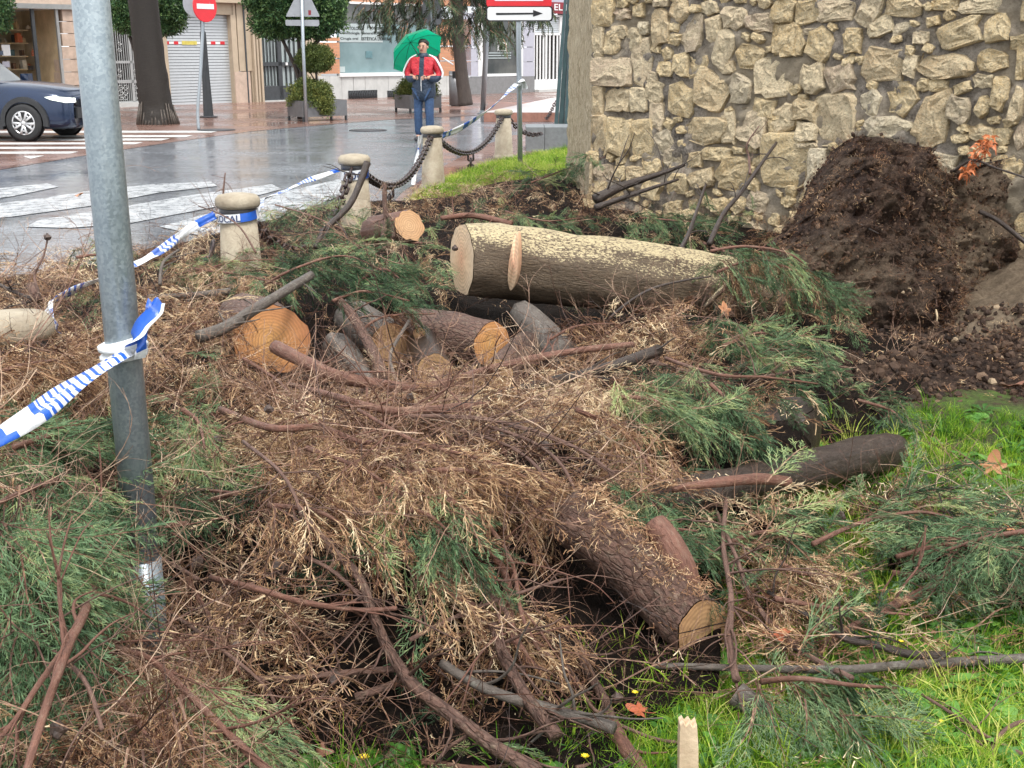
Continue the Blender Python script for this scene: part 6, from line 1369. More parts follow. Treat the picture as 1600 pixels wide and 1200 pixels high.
# splintered pale stake
b = wempty('wooden_stake', S(1075, 1190), 'pale splintered wooden stake standing upright in the grass at the bottom edge', 'stake')
m = MB(); q = G(1076, 1225, 0); Y0 = 2.36; A = [(1061, 1240), (1092, 1240), (1091, 1160), (1089, 1133), (1083, 1139), (1078, 1131), (1072, 1137), (1068, 1130), (1063, 1134), (1062, 1160)]
slab(m, [PY(x, y, Y0) for x, y in A], .035); m.build('split_wood', 'cut_pale', b)

# ------------------------------------------------------------------ branches one can tell apart
def branch(path, r0, r1, lab, bark='twig_bark', side_=6, twl=.22, dz=.03, depths=None, cat='branch', group=None, seed=None, knots=.12):
    """path in photo pixels laid on the heap; dz lifts each point off the heap"""
    seed = random.random() * 9 if seed is None else seed; pts = []
    for i, q in enumerate(path):
        if len(q) > 2: pts.append(PY(q[0], q[1], q[2]))
        else: pts.append(S(q[0], q[1], dz))
    n = len(pts); rad = [r0 + (r1 - r0) * i / (n - 1) for i in range(n)]; m = MB(); m.tube(pts, rad, 9, amp=knots, seed=seed, freq=14)
    rnd = random.Random(int(seed * 1000))
    for k in range(side_):
        t_ = rnd.uniform(.1, .97) * (n - 1); i = int(t_); o_ = pts[i].lerp(pts[min(i + 1, n - 1)], t_ - i); d = (pts[min(i + 1, n - 1)] - pts[i]).normalized() if i < n - 1 else (pts[-1] - pts[-2]).normalized()
        rr = (r0 + (r1 - r0) * t_ / (n - 1)); e = (d * .7 + Vector((rnd.uniform(-1, 1), rnd.uniform(-.7, .5), rnd.uniform(-.2, .8)))).normalized(); L = twl * rnd.uniform(.35, 1.2); q = [o_]; p_ = o_
        for j in range(4): e = (e + Vector((rnd.uniform(-.3, .3), rnd.uniform(-.3, .3), rnd.uniform(-.3, .2)))).normalized(); p_ = p_ + e * L / 4; q.append(p_)
        rq = min(rr * .5, .0035 + rr * .12); m.tube(q, [rq, rq * .8, rq * .65, rq * .5, rq * .3], 5)
        if rnd.random() < .5:
            p_ = q[2]; e2 = (e + Vector((rnd.uniform(-1, 1), rnd.uniform(-1, 1), rnd.uniform(-.3, .6)))).normalized(); m.tube([p_, p_ + e2 * L * .3, p_ + e2 * L * .5 + Vector((0, 0, -.02))], [rq * .6, rq * .45, rq * .25], 4)
    o = m.build('fallen_branch', bark); return tag(o, lab, cat, group)
branch([(310, 526, 5.1), (350, 512, 5.2), (400, 482, 5.4), (440, 458, 5.6), (486, 430, 5.9)], .030, .022, 'smooth grey branch slanting up over the orange cut log', 'bark_grey', 5, .3)
branch([(430, 542, 4.6), (470, 562, 4.45), (520, 585, 4.3), (580, 599, 4.25), (650, 606, 4.25), (700, 598, 4.3), (750, 582, 4.35), (820, 563, 4.45), (900, 548, 4.55), (990, 538, 4.65)], .029, .012, 'long curved reddish branch arching across the middle of the heap below the cut logs', 'bark_red', 9, .25)
branch([(740, 634, 4.2), (800, 612, 4.4), (870, 594, 4.55), (940, 578, 4.7), (1030, 547, 4.9)], .017, .026, 'straight dark stripped branch below the right end of the long curved branch', 'bark_wet', 4, .2)
branch([(527, 468, 5.8), (548, 490, 5.75), (572, 530, 5.6), (590, 565, 5.4), (598, 590, 5.25)], .024, .030, 'bare purple brown branch stub leaning left with a torn tip among the logs', 'bark_brown', 3, .2)
branch([(516, 528, 5.6), (535, 548, 5.5), (560, 578, 5.3), (580, 602, 5.15)], .033, .034, 'blunt grey brown branch stub in front of the dark gap beside the orange cut log', 'bark_grey', 1, .1)
branch([(640, 500, 5.8), (612, 548, 5.5), (612, 575, 5.35), (622, 600, 5.2)], .008, .010, 'thin pale crooked twig hanging in front of the small tan cut face', 'bark_grey', 1, .1)
branch([(360, 455), (290, 462), (232, 463)], .022, .012, 'grey branch lying level in the brush right of the pole', 'bark_grey', 4, .3, .05)
branch([(574, 254, 8.3), (560, 292, 8.2), (546, 320, 8.1), (522, 345, 8.0), (505, 362, 7.9), (492, 388, 7.8)], .026, .016, 'dark curved stick leaning up against the tape wrapped bollard', 'bark_wet', 4, .5)
branch([(601, 288, 8.3), (601, 315, 8.25), (603, 345, 8.2), (598, 372, 8.1)], .016, .02, 'short upright brown stick with a cut tip right of the dark curved stick', 'bark_brown', 2, .4)
branch([(604, 335, 8.2), (612, 352, 8.15), (615, 372, 8.1)], .012, .014, 'small side stick forking off beside the short upright stick', 'bark_brown', 0)
branch([(690, 341, 9.0), (740, 337, 9.2), (800, 350, 9.1)], .020, .026, 'reddish bare branch lying level behind the pale sawn trunk end', 'bark_red', 4, .3)
branch([(580, 385), (620, 378), (660, 380)], .016, .010, 'pale brown branch crossing the brush beside the broken wood chunk', 'bark_red', 3, .3)
branch([(1063, 392, 7.5), (1078, 360, 7.6), (1092, 320, 7.8), (1103, 288, 8.0)], .016, .008, 'thin stick standing up in front of the wall, left of two', 'bark_wet', 5, .25)
branch([(1108, 382, 7.4), (1130, 335, 7.6), (1160, 298, 7.8), (1190, 255, 8.0), (1213, 223, 8.2)], .018, .010, 'long straight stick slanting up right in front of the wall', 'bark_wet', 5, .25)
branch([(1172, 272, 8.4), (1170, 245, 8.5), (1167, 226, 8.5), (1186, 197, 8.5)], .010, .004, 'thin forked twig against the wall above the slanting stick', 'twig_bark', 3, .2)
branch([(1135, 780, 3.6), (1130, 850, 3.4), (1142, 930, 3.1), (1140, 1000, 2.95), (1150, 1062, 2.75)], .007, .011, 'thin dark stem hanging upright in front of the foreground log end', 'twig_bark', 12, .3)
branch([(1120, 800, 3.6), (1150, 870, 3.3), (1175, 935, 3.1), (1240, 1010, 2.95), (1330, 1060)], .006, .010, 'thin twig running down right from above the foreground log', 'twig_bark', 8, .3)
branch([(1680, 1022), (1600, 1029), (1500, 1034), (1400, 1040), (1320, 1046), (1200, 1045), (1100, 1042), (1020, 1040)], .015, .009, 'long straight grey branch lying across the lawn at the right', 'bark_grey', 5, .2, .02)
branch([(1475, 1024), (1420, 1022), (1370, 1008), (1320, 998), (1290, 975), (1240, 950), (1200, 925)], .013, .007, 'dark bent branch lying just above the long straight grey branch', 'bark_wet', 5, .25, .03)
branch([(1270, 1036, 3.0), (1300, 1000, 3.05), (1360, 965, 3.15), (1420, 935, 3.25), (1482, 904, 3.35)], .011, .015, 'red brown branch rising to the right to a torn joint over the lawn', 'bark_red', 4, .25)
branch([(1395, 895, 3.35), (1440, 900, 3.35), (1500, 908, 3.3), (1600, 920, 3.25), (1680, 930, 3.2)], .009, .012, 'reddish twig running off the right edge under the green bough', 'bark_red', 8, .2)
branch([(1478, 904, 3.35), (1490, 880, 3.45), (1540, 862, 3.5)], .008, .006, 'short reddish twig going up from the torn joint into the green bough', 'bark_red', 4, .15)
branch([(1222, 829, 4.0), (1270, 827, 4.0), (1336, 823, 4.0)], .010, .012, 'short dark straight stick lying on the green sprays over the lawn', 'bark_wet', 1, .1)
branch([(1040, 740), (1140, 775, 4.0), (1230, 800, 3.9), (1290, 830, 3.75)], .006, .004, 'thin pale twig running down right from the dark log to a cone', 'twig_bark', 3, .2)
branch([(1310, 725, 4.7), (1350, 745, 4.5), (1400, 770, 4.3)], .006, .006, 'thin twig leaning off the dark log onto the grass', 'bark_grey', 3, .15)
branch([(1600, 1180), (1540, 1150), (1480, 1110), (1440, 1085)], .006, .004, 'thin brown twig curving over the clover at the lower right', 'twig_bark', 4, .2, .05)
branch([(1545, 1200, 2.5), (1555, 1160, 2.55), (1590, 1130, 2.6), (1660, 1120, 2.6)], .007, .006, 'bent brown twig in the lower right corner', 'twig_bark', 3, .2)
branch([(470, 800), (510, 850), (560, 900), (585, 965), (610, 1020), (650, 1075), (710, 1120), (770, 1165), (840, 1210)], .010, .019, 'thick foreground branch curving down right to the bottom edge of the picture', 'bark_brown', 10, .25, .12)
branch([(565, 775, 3.6), (575, 820, 3.5), (572, 870, 3.35), (570, 920, 3.2)], .008, .013, 'forked reddish twig rising from the thick foreground branch', 'bark_red', 5, .25)
branch([(330, 903), (400, 920), (470, 940), (560, 953), (620, 950)], .009, .006, 'long thin reddish twig crossing in front from the pole to the thick branch', 'bark_red', 6, .2, .16)
branch([(690, 1035), (730, 1062), (790, 1088), (850, 1105), (920, 1125), (960, 1138)], .012, .016, 'knobbly grey branch running right to a torn end in the foreground', 'bark_grey', 7, .25, .1)
branch([(955, 1130), (975, 1165), (1000, 1200), (1020, 1240)], .020, .018, 'broken branch going down to the bottom edge from the torn end', 'bark_red', 2, .1, .03)
branch([(770, 975), (785, 1020), (805, 1060), (830, 1100), (870, 1150)], .014, .018, 'grey brown branch running down among twigs in the foreground middle', 'bark_brown', 6, .25, .11)
branch([(905, 1010), (920, 1050), (945, 1095), (955, 1130)], .012, .015, 'rough scaly stick left of the foreground log face', 'bark_brown', 3, .15, .04)
branch([(745, 835), (790, 900), (800, 985), (830, 1040)], .010, .012, 'slim forked branch standing out in the foreground middle', 'bark_red', 6, .25, .08)
branch([(705, 830), (730, 880), (790, 955), (800, 1000)], .009, .006, 'slim reddish branch forking left of the foreground middle', 'twig_bark', 6, .25, .08)
branch([(555, 1090), (590, 1078), (628, 1062)], .012, .008, 'short stick with a pale stripped tip in the dark gap at the bottom', 'bark_brown', 1, .1, .05)
branch([(400, 1060), (470, 1058), (530, 1052), (620, 1045)], .006, .009, 'thin level twig meeting the thick foreground branch', 'twig_bark', 5, .2, .05)
branch([(38, 1215), (70, 1110), (92, 1050), (110, 1000), (130, 960), (150, 905), (158, 860), (165, 830)], .007, .012, 'thick red brown branch standing up in the left foreground beside the pole', 'bark_red', 9, .25, .22)
branch([(165, 835), (200, 825), (250, 822), (292, 816)], .009, .005, 'thin twig curving from the red brown branch across the pole', 'bark_red', 5, .2, .26)
branch([(130, 972), (180, 1010), (235, 1030), (300, 1090), (360, 1150), (430, 1215)], .006, .009, 'reddish branch running down right below the pole to the bottom edge', 'bark_red', 10, .3, .17)
branch([(110, 1000), (60, 1070), (20, 1130), (-30, 1180)], .006, .005, 'red brown branch going down left to the edge in the lower left corner', 'bark_red', 7, .25, .17)
branch([(310, 905), (240, 870), (180, 890), (130, 930)], .006, .004, 'thin twig looping in front of the pole with cones on it', 'twig_bark', 7, .2, .13)
branch([(930, 312, 10.0), (970, 292, 10.1), (1020, 275, 10.2), (1070, 258, 10.3)], .05, .012, 'dark torn limb pointing right against the foot of the wall', 'bark_wet', 8, .5)
branch([(930, 325, 9.8), (985, 305, 9.9), (1060, 280, 10.0)], .03, .01, 'dark torn limb below the one pointing right at the foot of the wall', 'bark_wet', 6, .5)
branch([(940, 520, 6.0), (960, 490, 6.0), (1010, 455, 6.05), (1060, 440, 6.1), (1110, 432, 6.2)], .009, .005, 'thin arched twig in front of the right half of the large trunk', 'bark_wet', 1, .2)
branch([(450, 600), (520, 618), (600, 640), (680, 640), (760, 632)], .010, .016, 'reddish branch just under the long curved one, half covered by dry sprays', 'bark_red', 6, .2, .05)
branch([(345, 640), (420, 668), (500, 668), (560, 690), (600, 690)], .013, .007, 'dark reddish branch in the dry sprays left of the middle', 'bark_red', 5, .2, .05)
branch([(760, 665), (830, 690), (880, 730), (910, 800)], .006, .005, 'arching bundle twig in the middle of the heap, upper one', 'twig_bark', 8, .3, .09)
branch([(720, 672), (800, 700), (850, 745), (870, 820)], .006, .005, 'arching bundle twig in the middle of the heap, lower one', 'twig_bark', 8, .3, .09)
branch([(640, 650), (760, 655), (880, 690), (960, 740)], .007, .005, 'long arching twig over the middle of the heap', 'twig_bark', 8, .3, .09)
branch([(1000, 560), (1090, 585), (1180, 590), (1260, 575)], .012, .006, 'brown branch running right into the green sprays', 'bark_brown', 8, .3, .06)
branch([(1060, 700, 4.9), (1085, 665, 5.0), (1100, 640, 5.1)], .014, .011, 'short brown branch leaning up in the dark hollow left of the log block', 'bark_brown', 3, .2)
branch([(1200, 545), (1260, 548), (1310, 552)], .006, .004, 'thin twig reaching right onto the spilled earth', 'twig_bark', 3, .15, .04)
branch([(1530, 330, 8.2), (1560, 345, 8.1), (1610, 385, 7.9)], .016, .018, 'thick root running down right off the root plate against the wall', 'bark_wet', 1, .1, cat='root')
branch([(1490, 268, 8.3), (1520, 250, 8.2), (1555, 262, 8.1), (1610, 280, 8.0)], .012, .006, 'thin root reaching right from the top of the root plate', 'bark_wet', 5, .2, cat='root')
branch([(75, 370, 5.9), (68, 400, 5.85), (54, 430, 5.8), (60, 455, 5.7)], .004, .007, 'thin stem with a cone at its tip above the left edge of the heap', 'twig_bark', 4, .2)
branch([(50, 445, 5.4), (58, 470, 5.35)], .024, .024, 'short cut peg with a pale end near the left bollard cap', 'bark_brown', 0)
branch([(-30, 430, 5.6), (20, 455, 5.5), (60, 470, 5.4)], .008, .010, 'dark twig bending in from the left edge above the bollard cap', 'bark_wet', 5, .25)
branch([(352, 270, 7.9), (349, 300, 7.9), (350, 320, 7.85)], .004, .009, 'spray of bare thin twigs standing against the bollard cap', 'twig_bark', 10, .18)
branch([(400, 395, 7.4), (375, 355, 7.5), (345, 335, 7.6), (310, 322, 7.7)], .007, .003, 'thin twig crossing the taped bollard diagonally', 'twig_bark', 6, .25)
branch([(250, 445, 5.8), (255, 410, 5.9), (280, 390, 6.0)], .010, .006, 'grey twig hooking up under the tape right of the pole', 'bark_grey', 4, .2)
branch([(1030, 1195, 2.5), (960, 1190, 2.5), (900, 1200, 2.45)], .008, .006, 'thin dark twig lying level in front of the splintered stake', 'twig_bark', 2, .1)

branch([(640, 1000), (720, 960), (800, 930), (880, 905)], .006, .004, 'thin bare branch rising right to the upper part of the foreground log', 'twig_bark', 9, .3, .1)
branch([(430, 860), (500, 880), (560, 930), (600, 1000), (640, 1080)], .006, .004, 'thin bare branch bending down beside the forked reddish twig', 'twig_bark', 9, .3, .1)
branch([(700, 780), (760, 820), (800, 880), (815, 960), (850, 1030)], .007, .005, 'thin reddish branch hanging down in the middle foreground', 'bark_red', 9, .3, .12)
branch([(270, 960), (340, 1010), (420, 1080), (440, 1150)], .006, .004, 'thin bare branch right of the pole foot running down', 'twig_bark', 8, .3, .1)
branch([(860, 1000), (900, 1060), (930, 1110), (1010, 1150), (1060, 1160)], .005, .004, 'thin dark branch below the foreground log face', 'twig_bark', 6, .2, .05)
branch([(560, 640), (650, 690), (760, 720), (850, 760)], .006, .004, 'thin arched branch left above the foreground log', 'bark_red', 9, .3, .12)
branch([(380, 690), (440, 740), (470, 800), (480, 860)], .006, .004, 'thin bare branch over the dark hollow right of the pole', 'twig_bark', 8, .3, .1)
branch([(0, 960), (60, 1000), (130, 1060), (160, 1140)], .006, .004, 'thin bare branch at the lower left edge', 'twig_bark', 8, .3, .14)

# ------------------------------------------------------------------ cones, leaves, flowers
def cone_mesh():
    bm = bmesh.new(); bmesh.ops.create_icosphere(bm, subdivisions=2, radius=.016); bm2 = bm
    for v_ in bm.verts: v_.co *= 1 + .28 * (1 if noise.noise(v_.co * 150) > 0 else -.4)
    me = bpy.data.meshes.new('cypress_cone'); bm.to_mesh(me); bm.free(); me.materials.append(MATS['cone_brown']); return me
simple('cone_brown', (.07, .045, .035), .6, var=.5, scale=90)
cm = cone_mesh(); CONES = [(304, 803, .12), (302, 828, .12), (240, 855, .12), (262, 850, .12), (254, 878, .1), (308, 880, .1), (125, 935, .1), (112, 958, .1), (136, 948, .1), (175, 826, .12), (180, 860, .1), (1314, 807, .03), (1443, 769, .02), (1545, 899, .05), (352, 914, .08), (92, 1140, .08), (1250, 655, .1), (786, 676, .06), (340, 690, .05), (700, 590, .05), (640, 620, .05), (438, 885, .05), (20, 1024, .1), (370, 1010, .06), (520, 1060, .03), (964, 1090, .04), (560, 800, .06), (850, 700, .05), (420, 640, .04)]
NEARC = {(304, 803): 'upper cone of the pair right of the pole', (302, 828): 'lower cone of the pair right of the pole', (1314, 807): 'cone above the short dark stick on the lawn', (1443, 769): 'cone in the grass right of the dark log', (1545, 899): 'cone under the green bough at the right edge', (786, 676): 'cone among arching twigs in the middle of the heap', (92, 1140): 'cone low on the red brown branch at lower left', (352, 914): 'cone on the long thin twig right of the pole', (1250, 655): 'cone by the upright log block', (20, 1024): 'cone at the left edge under the green bough', (370, 1010): 'cone in the dark hollow right of the pole foot', (964, 1090): 'cone beside the rough scaly stick', (240, 855): 'cone against the right side of the pole, left of two', (262, 850): 'cone against the right side of the pole, right of two', (254, 878): 'cone low against the right side of the pole', (308, 880): 'cone right of the pole just above the long thin twig', (125, 935): 'upper cone of three clustered left of the pole', (112, 958): 'left cone of three clustered left of the pole', (136, 948): 'right cone of three clustered left of the pole', (175, 826): 'cone at the top of the red brown branch', (180, 860): 'cone just below the top of the red brown branch'}
for i, (x, y, dz) in enumerate(CONES):
    o = mesh_obj('cypress_cone', cm); o.location = S(x, y, dz); o.rotation_euler = (i, i * 2, i * 3); s_ = 1 + .25 * math.sin(i * 4); o.scale = (s_, s_, s_)
    if dist(o.location) > 5: o.scale = (1.3,) * 3
    nb = NEARC.get((x, y)); tag(o, ('small dark cypress ' + nb) if nb else 'small dark cypress cone half hidden in the dry sprays', 'cone', 'cypress cones in the brush')
o = mesh_obj('cypress_cone', cm); o.location = PY(74, 370, 5.88); tag(o, 'small dark cone at the tip of the thin stem above the heap, before the road', 'cone', 'cypress cones in the brush')
o = mesh_obj('cypress_cone', cm); o.location = PY(711, 387, 6.62); tag(o, 'small dark cone hanging before the pale sawn trunk end', 'cone', 'cypress cones in the brush')
def plane_leaf(seed, mat):
    rnd = random.Random(seed); out = []; 
    for k, (a, r) in enumerate([(-90, .12), (-60, .38), (-40, .75), (-15, .5), (5, .85), (20, .95), (35, .55), (60, .75), (80, 1.0), (90, 1.12), (100, 1.0), (120, .75), (145, .55), (160, .95), (175, .85), (195, .5), (220, .75), (240, .38)]):
        rr = r * rnd.uniform(.88, 1.1); out.append(Vector((math.cos(math.radians(a)) * rr, math.sin(math.radians(a)) * rr, 0)))
    m = MB(); n = len(out); vs = [Vector((0, 0, .0))] + [v_ * .5 + Vector((0, 0, .12 * math.sin(v_.x * 4 + seed))) for v_ in out] + [v_ + Vector((0, 0, .3 * math.sin(v_.x * 2.5 + seed) * v_.length + .25 * v_.y * v_.y * math.cos(seed))) for v_ in out]
    fs = [(0, 1 + k, 1 + (k + 1) % n) for k in range(n)] + [(1 + k, 1 + n + k, 1 + n + (k + 1) % n, 1 + (k + 1) % n) for k in range(n)]
    m.add(vs, fs, smooth=True); m.tube([Vector((0, -.1, 0)), Vector((.05, -.6, .05)), Vector((.1, -1.0, .2))], [.03, .025, .02], 4, mi=0); return m.build('fallen_leaf', mat)
simple('leaf_orange', (.42, .19, .09), .6, var=.35, scale=30); simple('leaf_brown', (.20, .09, .055), .6, var=.4, scale=30); simple('leaf_red', (.36, .09, .035), .5, var=.3, scale=20)
for i, (x, y, s_, mt, rx, lab) in enumerate([(1552, 730, .065, 'leaf_orange', 1.2, 'orange plane leaf standing upright in the grass at the right'), (1580, 826, .035, 'leaf_orange', .3, 'orange plane leaf flat in the grass at the right edge'), (1133, 484, .055, 'leaf_orange', 1.1, 'pale orange leaf caught at the right end of the large trunk'), (1583, 602, .075, 'leaf_brown', .5, 'curled purple brown leaf on the spilled earth at the right edge'), (1218, 990, .045, 'leaf_red', .2, 'dark red leaf lying under the twigs right of the foreground log'), (570, 472, .045, 'leaf_orange', 1.0, 'pale orange leaf in the green sprays above the purple branch stub'), (545, 522, .035, 'leaf_orange', 1.2, 'small orange leaf in the dark gap beside the blunt branch stub'), (1000, 1110, .04, 'leaf_red', .3, 'red brown leaf in the grass under the foreground log'), (1487, 765, .03, 'leaf_brown', .4, 'small pale brown leaf in the grass right of the dark log'), (120, 305, .09, 'leaf_orange', .1, 'orange leaf lying on the wet road left of the pole'), (500, 1175, .03, 'leaf_brown', .3, 'brown leaf among weeds at the bottom edge'), (765, 905, .03, 'leaf_orange', .9, 'small orange leaf on a twig in the foreground middle')]):
    o = plane_leaf(i * 1.7, mt); o.location = G(x, y, .02) if y < 330 else S(x, y, .03 + s_ * .5 * math.sin(rx)); o.rotation_euler = (rx, .2, i * 1.1 if rx < .8 else .3); o.scale = (s_,) * 3; tag(o, lab, 'leaf')
b = wempty('dried_leaf_cluster', PY(1525, 250, 8.3), 'cluster of orange dried leaves hanging on a root at the top of the root plate', 'dried leaves')
V = []; F = []; rnd = random.Random(4)
for k in range(110):
    u_ = rnd.random(); q = PY(1548 - 42 * u_ + rnd.uniform(-9, 9), 215 + 58 * u_ + rnd.uniform(-8, 8), 8.25 + rnd.uniform(-.08, .08)); d = Vector((rnd.uniform(-1, 1), rnd.uniform(-1, 1), rnd.uniform(-1, .6))).normalized()
    ribbon(V, F, [q, q + d * .03, q + d * .055 + Vector((0, 0, -.02))], .022, .004, Vector((rnd.uniform(-1, 1), rnd.uniform(-1, 1), rnd.uniform(-1, 1))))
mesh_obj('leaves', plain_mesh('leaves', V, F, 'leaf_rust'), b) if 'leaf_rust' in MATS else (simple('leaf_rust', (.50, .15, .05), .5, var=.5, scale=20), mesh_obj('leaves', plain_mesh('leaves', V, F, 'leaf_rust'), b))
simple('petal', (.80, .60, .02), .5, var=.1)
for x, y, s_, lab in ((568, 1185, .016, 'yellow dandelion flower among dark weeds at the bottom edge'), (914, 1183, .012, 'small yellow flower in the grass left of the splintered stake'), (992, 1083, .010, 'tiny yellow flower below the foreground log'), (1408, 1003, .009, 'tiny yellow flower in the grass above the long grey branch'), (1470, 1128, .010, 'pale yellow flower in the clover at the lower right')):
    V = []; F = []
    for k in range(22): a = k * 2.4; d = Vector((math.cos(a), math.sin(a), .35 + .02 * k)).normalized(); ribbon(V, F, [Vector((0, 0, 0)), d * .6, d * (1.0 - .015 * k)], .25, .18)
    o = mesh_obj('yellow_flower', plain_mesh('yellow_flower', V, F, 'petal')); o.scale = (s_,) * 3; o.location = S(x, y, .04); tag(o, lab, 'flower')

# ------------------------------------------------------------------ grass and weeds
def inpoly(x, y, P_):
    c_ = np.zeros(x.shape, bool); n = len(P_)
    for i in range(n):
        a, b_ = P_[i], P_[(i + 1) % n]; k_ = ((a.y > y) != (b_.y > y)) & (x < (b_.x - a.x) * (y - a.y) / (b_.y - a.y + 1e-12) + a.x); c_ ^= k_
    return c_
def lawn_scatter(name, coll, npr, n, want, size, tint, lab, ymin=1.9, ymax=9.5, u=(-.5, .6), sd_=.2):
    y = np.exp(RNG.uniform(math.log(ymin), math.log(ymax), n)); x = RNG.uniform(u[0], u[1], n) * y; k_ = inpoly(x, y, lp); x, y = x[k_], y[k_]; h = Hn(x, y); px, py = proj(x, y, h * 0); w_ = want(px, py, x, y, h)
    k_ = RNG.random(len(x)) < w_; x, y = x[k_], y[k_]; m = len(x); tn = np.array([noise.noise(Vector((a * 1.3, b_ * 1.3, 8))) for a, b_ in zip(x, y)])
    o = scatter(name, coll, npr, np.stack([x, y, np.full(m, .018)], 1), np.stack([RNG.normal(0, .15, m), RNG.normal(0, .15, m), RNG.uniform(-3, 3, m)], 1), RNG.uniform(size[0], size[1], m), np.clip(RNG.normal(tint, sd_, m) + .4 * tn, 0, 1)); tag(o, lab); print(name, m); return o
soilm = lambda px, py: (px > 1215) & (py < 655 + 10 * np.sin(px * .02))
lawn_scatter('grass', GRASS, 5, 30000, lambda px, py, x, y, h: np.where(soilm(px, py), 0, np.clip(1 - (np.where(px > 1130, h - .12, h) - .03) * 9, 0.0, 1)) * np.where((px < 950) & (py > 1000), .35, .95) * np.where((py < 1010) & (px < 1130), .0, 1), (.4, .85), .5, 'short bright green grass of the lawn')
lawn_scatter('tall_grass', TALL, 3, 2600, lambda px, py, x, y, h: np.where(soilm(px, py), 0, np.clip(1 - np.where(px > 1130, h - .12, h) * 8, 0, 1)) * np.where(px > 700, .6, .25) * np.where((py < 1010) & (px < 1130), .0, 1), (.45, .95), .6, 'longer yellow green grass tufts in the lawn')
lawn_scatter('weeds', WEED, 5, 9000, lambda px, py, x, y, h: np.where(soilm(px, py), 0, np.clip(1.2 - np.where(px > 1130, h - .12, h) * 7, 0, 1)) * np.where(py > 900, np.where((px > 1250) | (px < 800), .9, .3), .2), (.8, 1.5), .45, 'broad leaved weeds and clover growing in the lawn')
lawn_scatter('lawn_litter', DCHIP, 4, 5000, lambda px, py, x, y, h: np.where(soilm(px, py), 0, .35) * np.where(h < .12, 1, 0) * np.where((py > 850) & (py < 1010) & (px < 1450), 1, .25), (.6, 1.3), .6, 'dry cypress scraps scattered in the grass')
FAR = [G(600, 335), G(690, 292), G(760, 262), G(893, 236), WA + ED * EL, WA]
lawn_scatter('far_grass', GRASS, 5, 26000, lambda px, py, x, y, h: np.where((px > 600) & (px < 960) & (h < .12), .9, 0), (.9, 1.7), .65, 'bright grass beside the farthest bollards and the arrow sign', 10.5, 22, (-.12, .12))
# needles lying on the foreground log and sawdust on the ground by the trunk
def on_log(pts, rad, n, coll, npr, name, parent, size, tint):
    P_ = []; R_ = []; q, rr = catmull([Vector(p_) for p_ in pts], rad, 8)
    for k in range(n):
        i = random.randrange(len(q) - 1); f = random.random(); c_ = q[i].lerp(q[i + 1], f); d = (q[i + 1] - q[i]).normalized(); s_ = d.cross(Vector((0, 0, 1))).normalized(); u_ = s_.cross(d); a = random.gauss(0, .6); P_.append(tuple(c_ + (u_ * math.cos(a) + s_ * math.sin(a)) * (rr[i] * 1.03))); R_.append((random.gauss(0, .2), a * .6, random.uniform(-3, 3)))
    return scatter(name, coll, npr, P_, R_, RNG.uniform(size[0], size[1], n), np.clip(RNG.normal(tint, .15, n), 0, 1), parent)
c = G(1097, 990, .10)
on_log([c.lerp(G(985, 880, .27), .3), G(985, 880, .27), G(880, 800, .43)], [r_(50, c)] * 3, 130, DCHIP, 4, 'needle_litter', kl, (.4, .9), .6)
on_log([G(940, 845, .34), G(900, 815, .40), G(880, 800, .43)], [r_(44, c)] * 3, 26, DRY, 6, 'needle_sprays', kl, (.3, .6), .55)
on_log([a0, a1, a2, a3, a4, a5], [r_(50, a0)] * 6, 260, CHIPS, 4, 'sawdust_chips', trunk, (.3, .7), .7)
print('objects', len(bpy.data.objects))

# ------------------------------------------------------------------ cut green boughs: a stem with its sprays
def bough(path, width, n, lab, dz=.06, droop=.35, tint=.5, spread=.7, size=(.5, 1.0), stem=.009, hang=0.0, coll=GREEN, npr=5):
    pts = [S(q[0], q[1], dz) if len(q) == 2 else PY(*q) for q in path]; q, rr = catmull(pts, [stem * (1 - .6 * i / (len(pts) - 1)) for i in range(len(pts))], 8)
    b = wempty('cypress_bough', Vector((pts[0].x, pts[0].y, 0)), lab, 'cut bough', 'cut green cypress boughs'); m = MB(); m.tube(q, rr, 7, amp=.1, smoothpath=False, seed=path[0][0]); m.build('stem', 'bark_red', b)
    P_ = []; R_ = []
    for k in range(n):
        i = random.randrange(len(q) - 1); p_ = q[i].lerp(q[i + 1], random.random()); d = (q[i + 1] - q[i]).normalized(); s_ = d.cross(Vector((0, 0, 1))).normalized(); sg = random.choice((-1, 1))
        off = random.random() ** .8 * width; e = (d * random.uniform(.5, 1.2) + s_ * sg * random.uniform(.1, 1) * spread); e.z = 0
        o_ = p_ + s_ * sg * off * .7 + Vector((0, 0, random.uniform(-.04, .05) - hang * off)); P_.append(tuple(o_)); yaw = math.atan2(e.y, e.x)
        R_.append((random.gauss(0, .5), random.gauss(droop, .25), yaw + random.gauss(0, .2)))
    scatter('foliage', coll, npr, P_, R_, RNG.uniform(size[0], size[1], n), np.clip(RNG.normal(tint, .14, n), 0, 1), b); return b
bough([(110, 745), (60, 760), (10, 780), (-60, 820)], .16, 123, 'large blue green bough hanging left of the pole, upper one', .20, .55, .55, 1.2, hang=.5)
bough([(90, 800), (60, 850), (30, 910), (-20, 990)], .17, 136, 'large blue green bough hanging down at the left edge beside the red brown branch', .16, .6, .5, .9, hang=.5)
bough([(90, 740), (30, 800), (-30, 870)], .14, 88, 'green bough at the far left edge above the lower hanging one', .18, .5, .55, .9, hang=.4)
bough([(20, 700), (90, 680), (160, 690)], .12, 68, 'green bough below the foreground tape left of the pole', .14, .3, .5, 1)
bough([(285, 640), (310, 660), (320, 700)], .07, 44, 'light green tuft of cypress hanging just right of the pole', .08, .9, .75, .6, hang=.6, size=(.5, .8))
bough([(250, 770), (300, 765), (370, 770)], .06, 19, 'dark green flat bough over the hollow right of the pole', .08, .2, .3, .8)
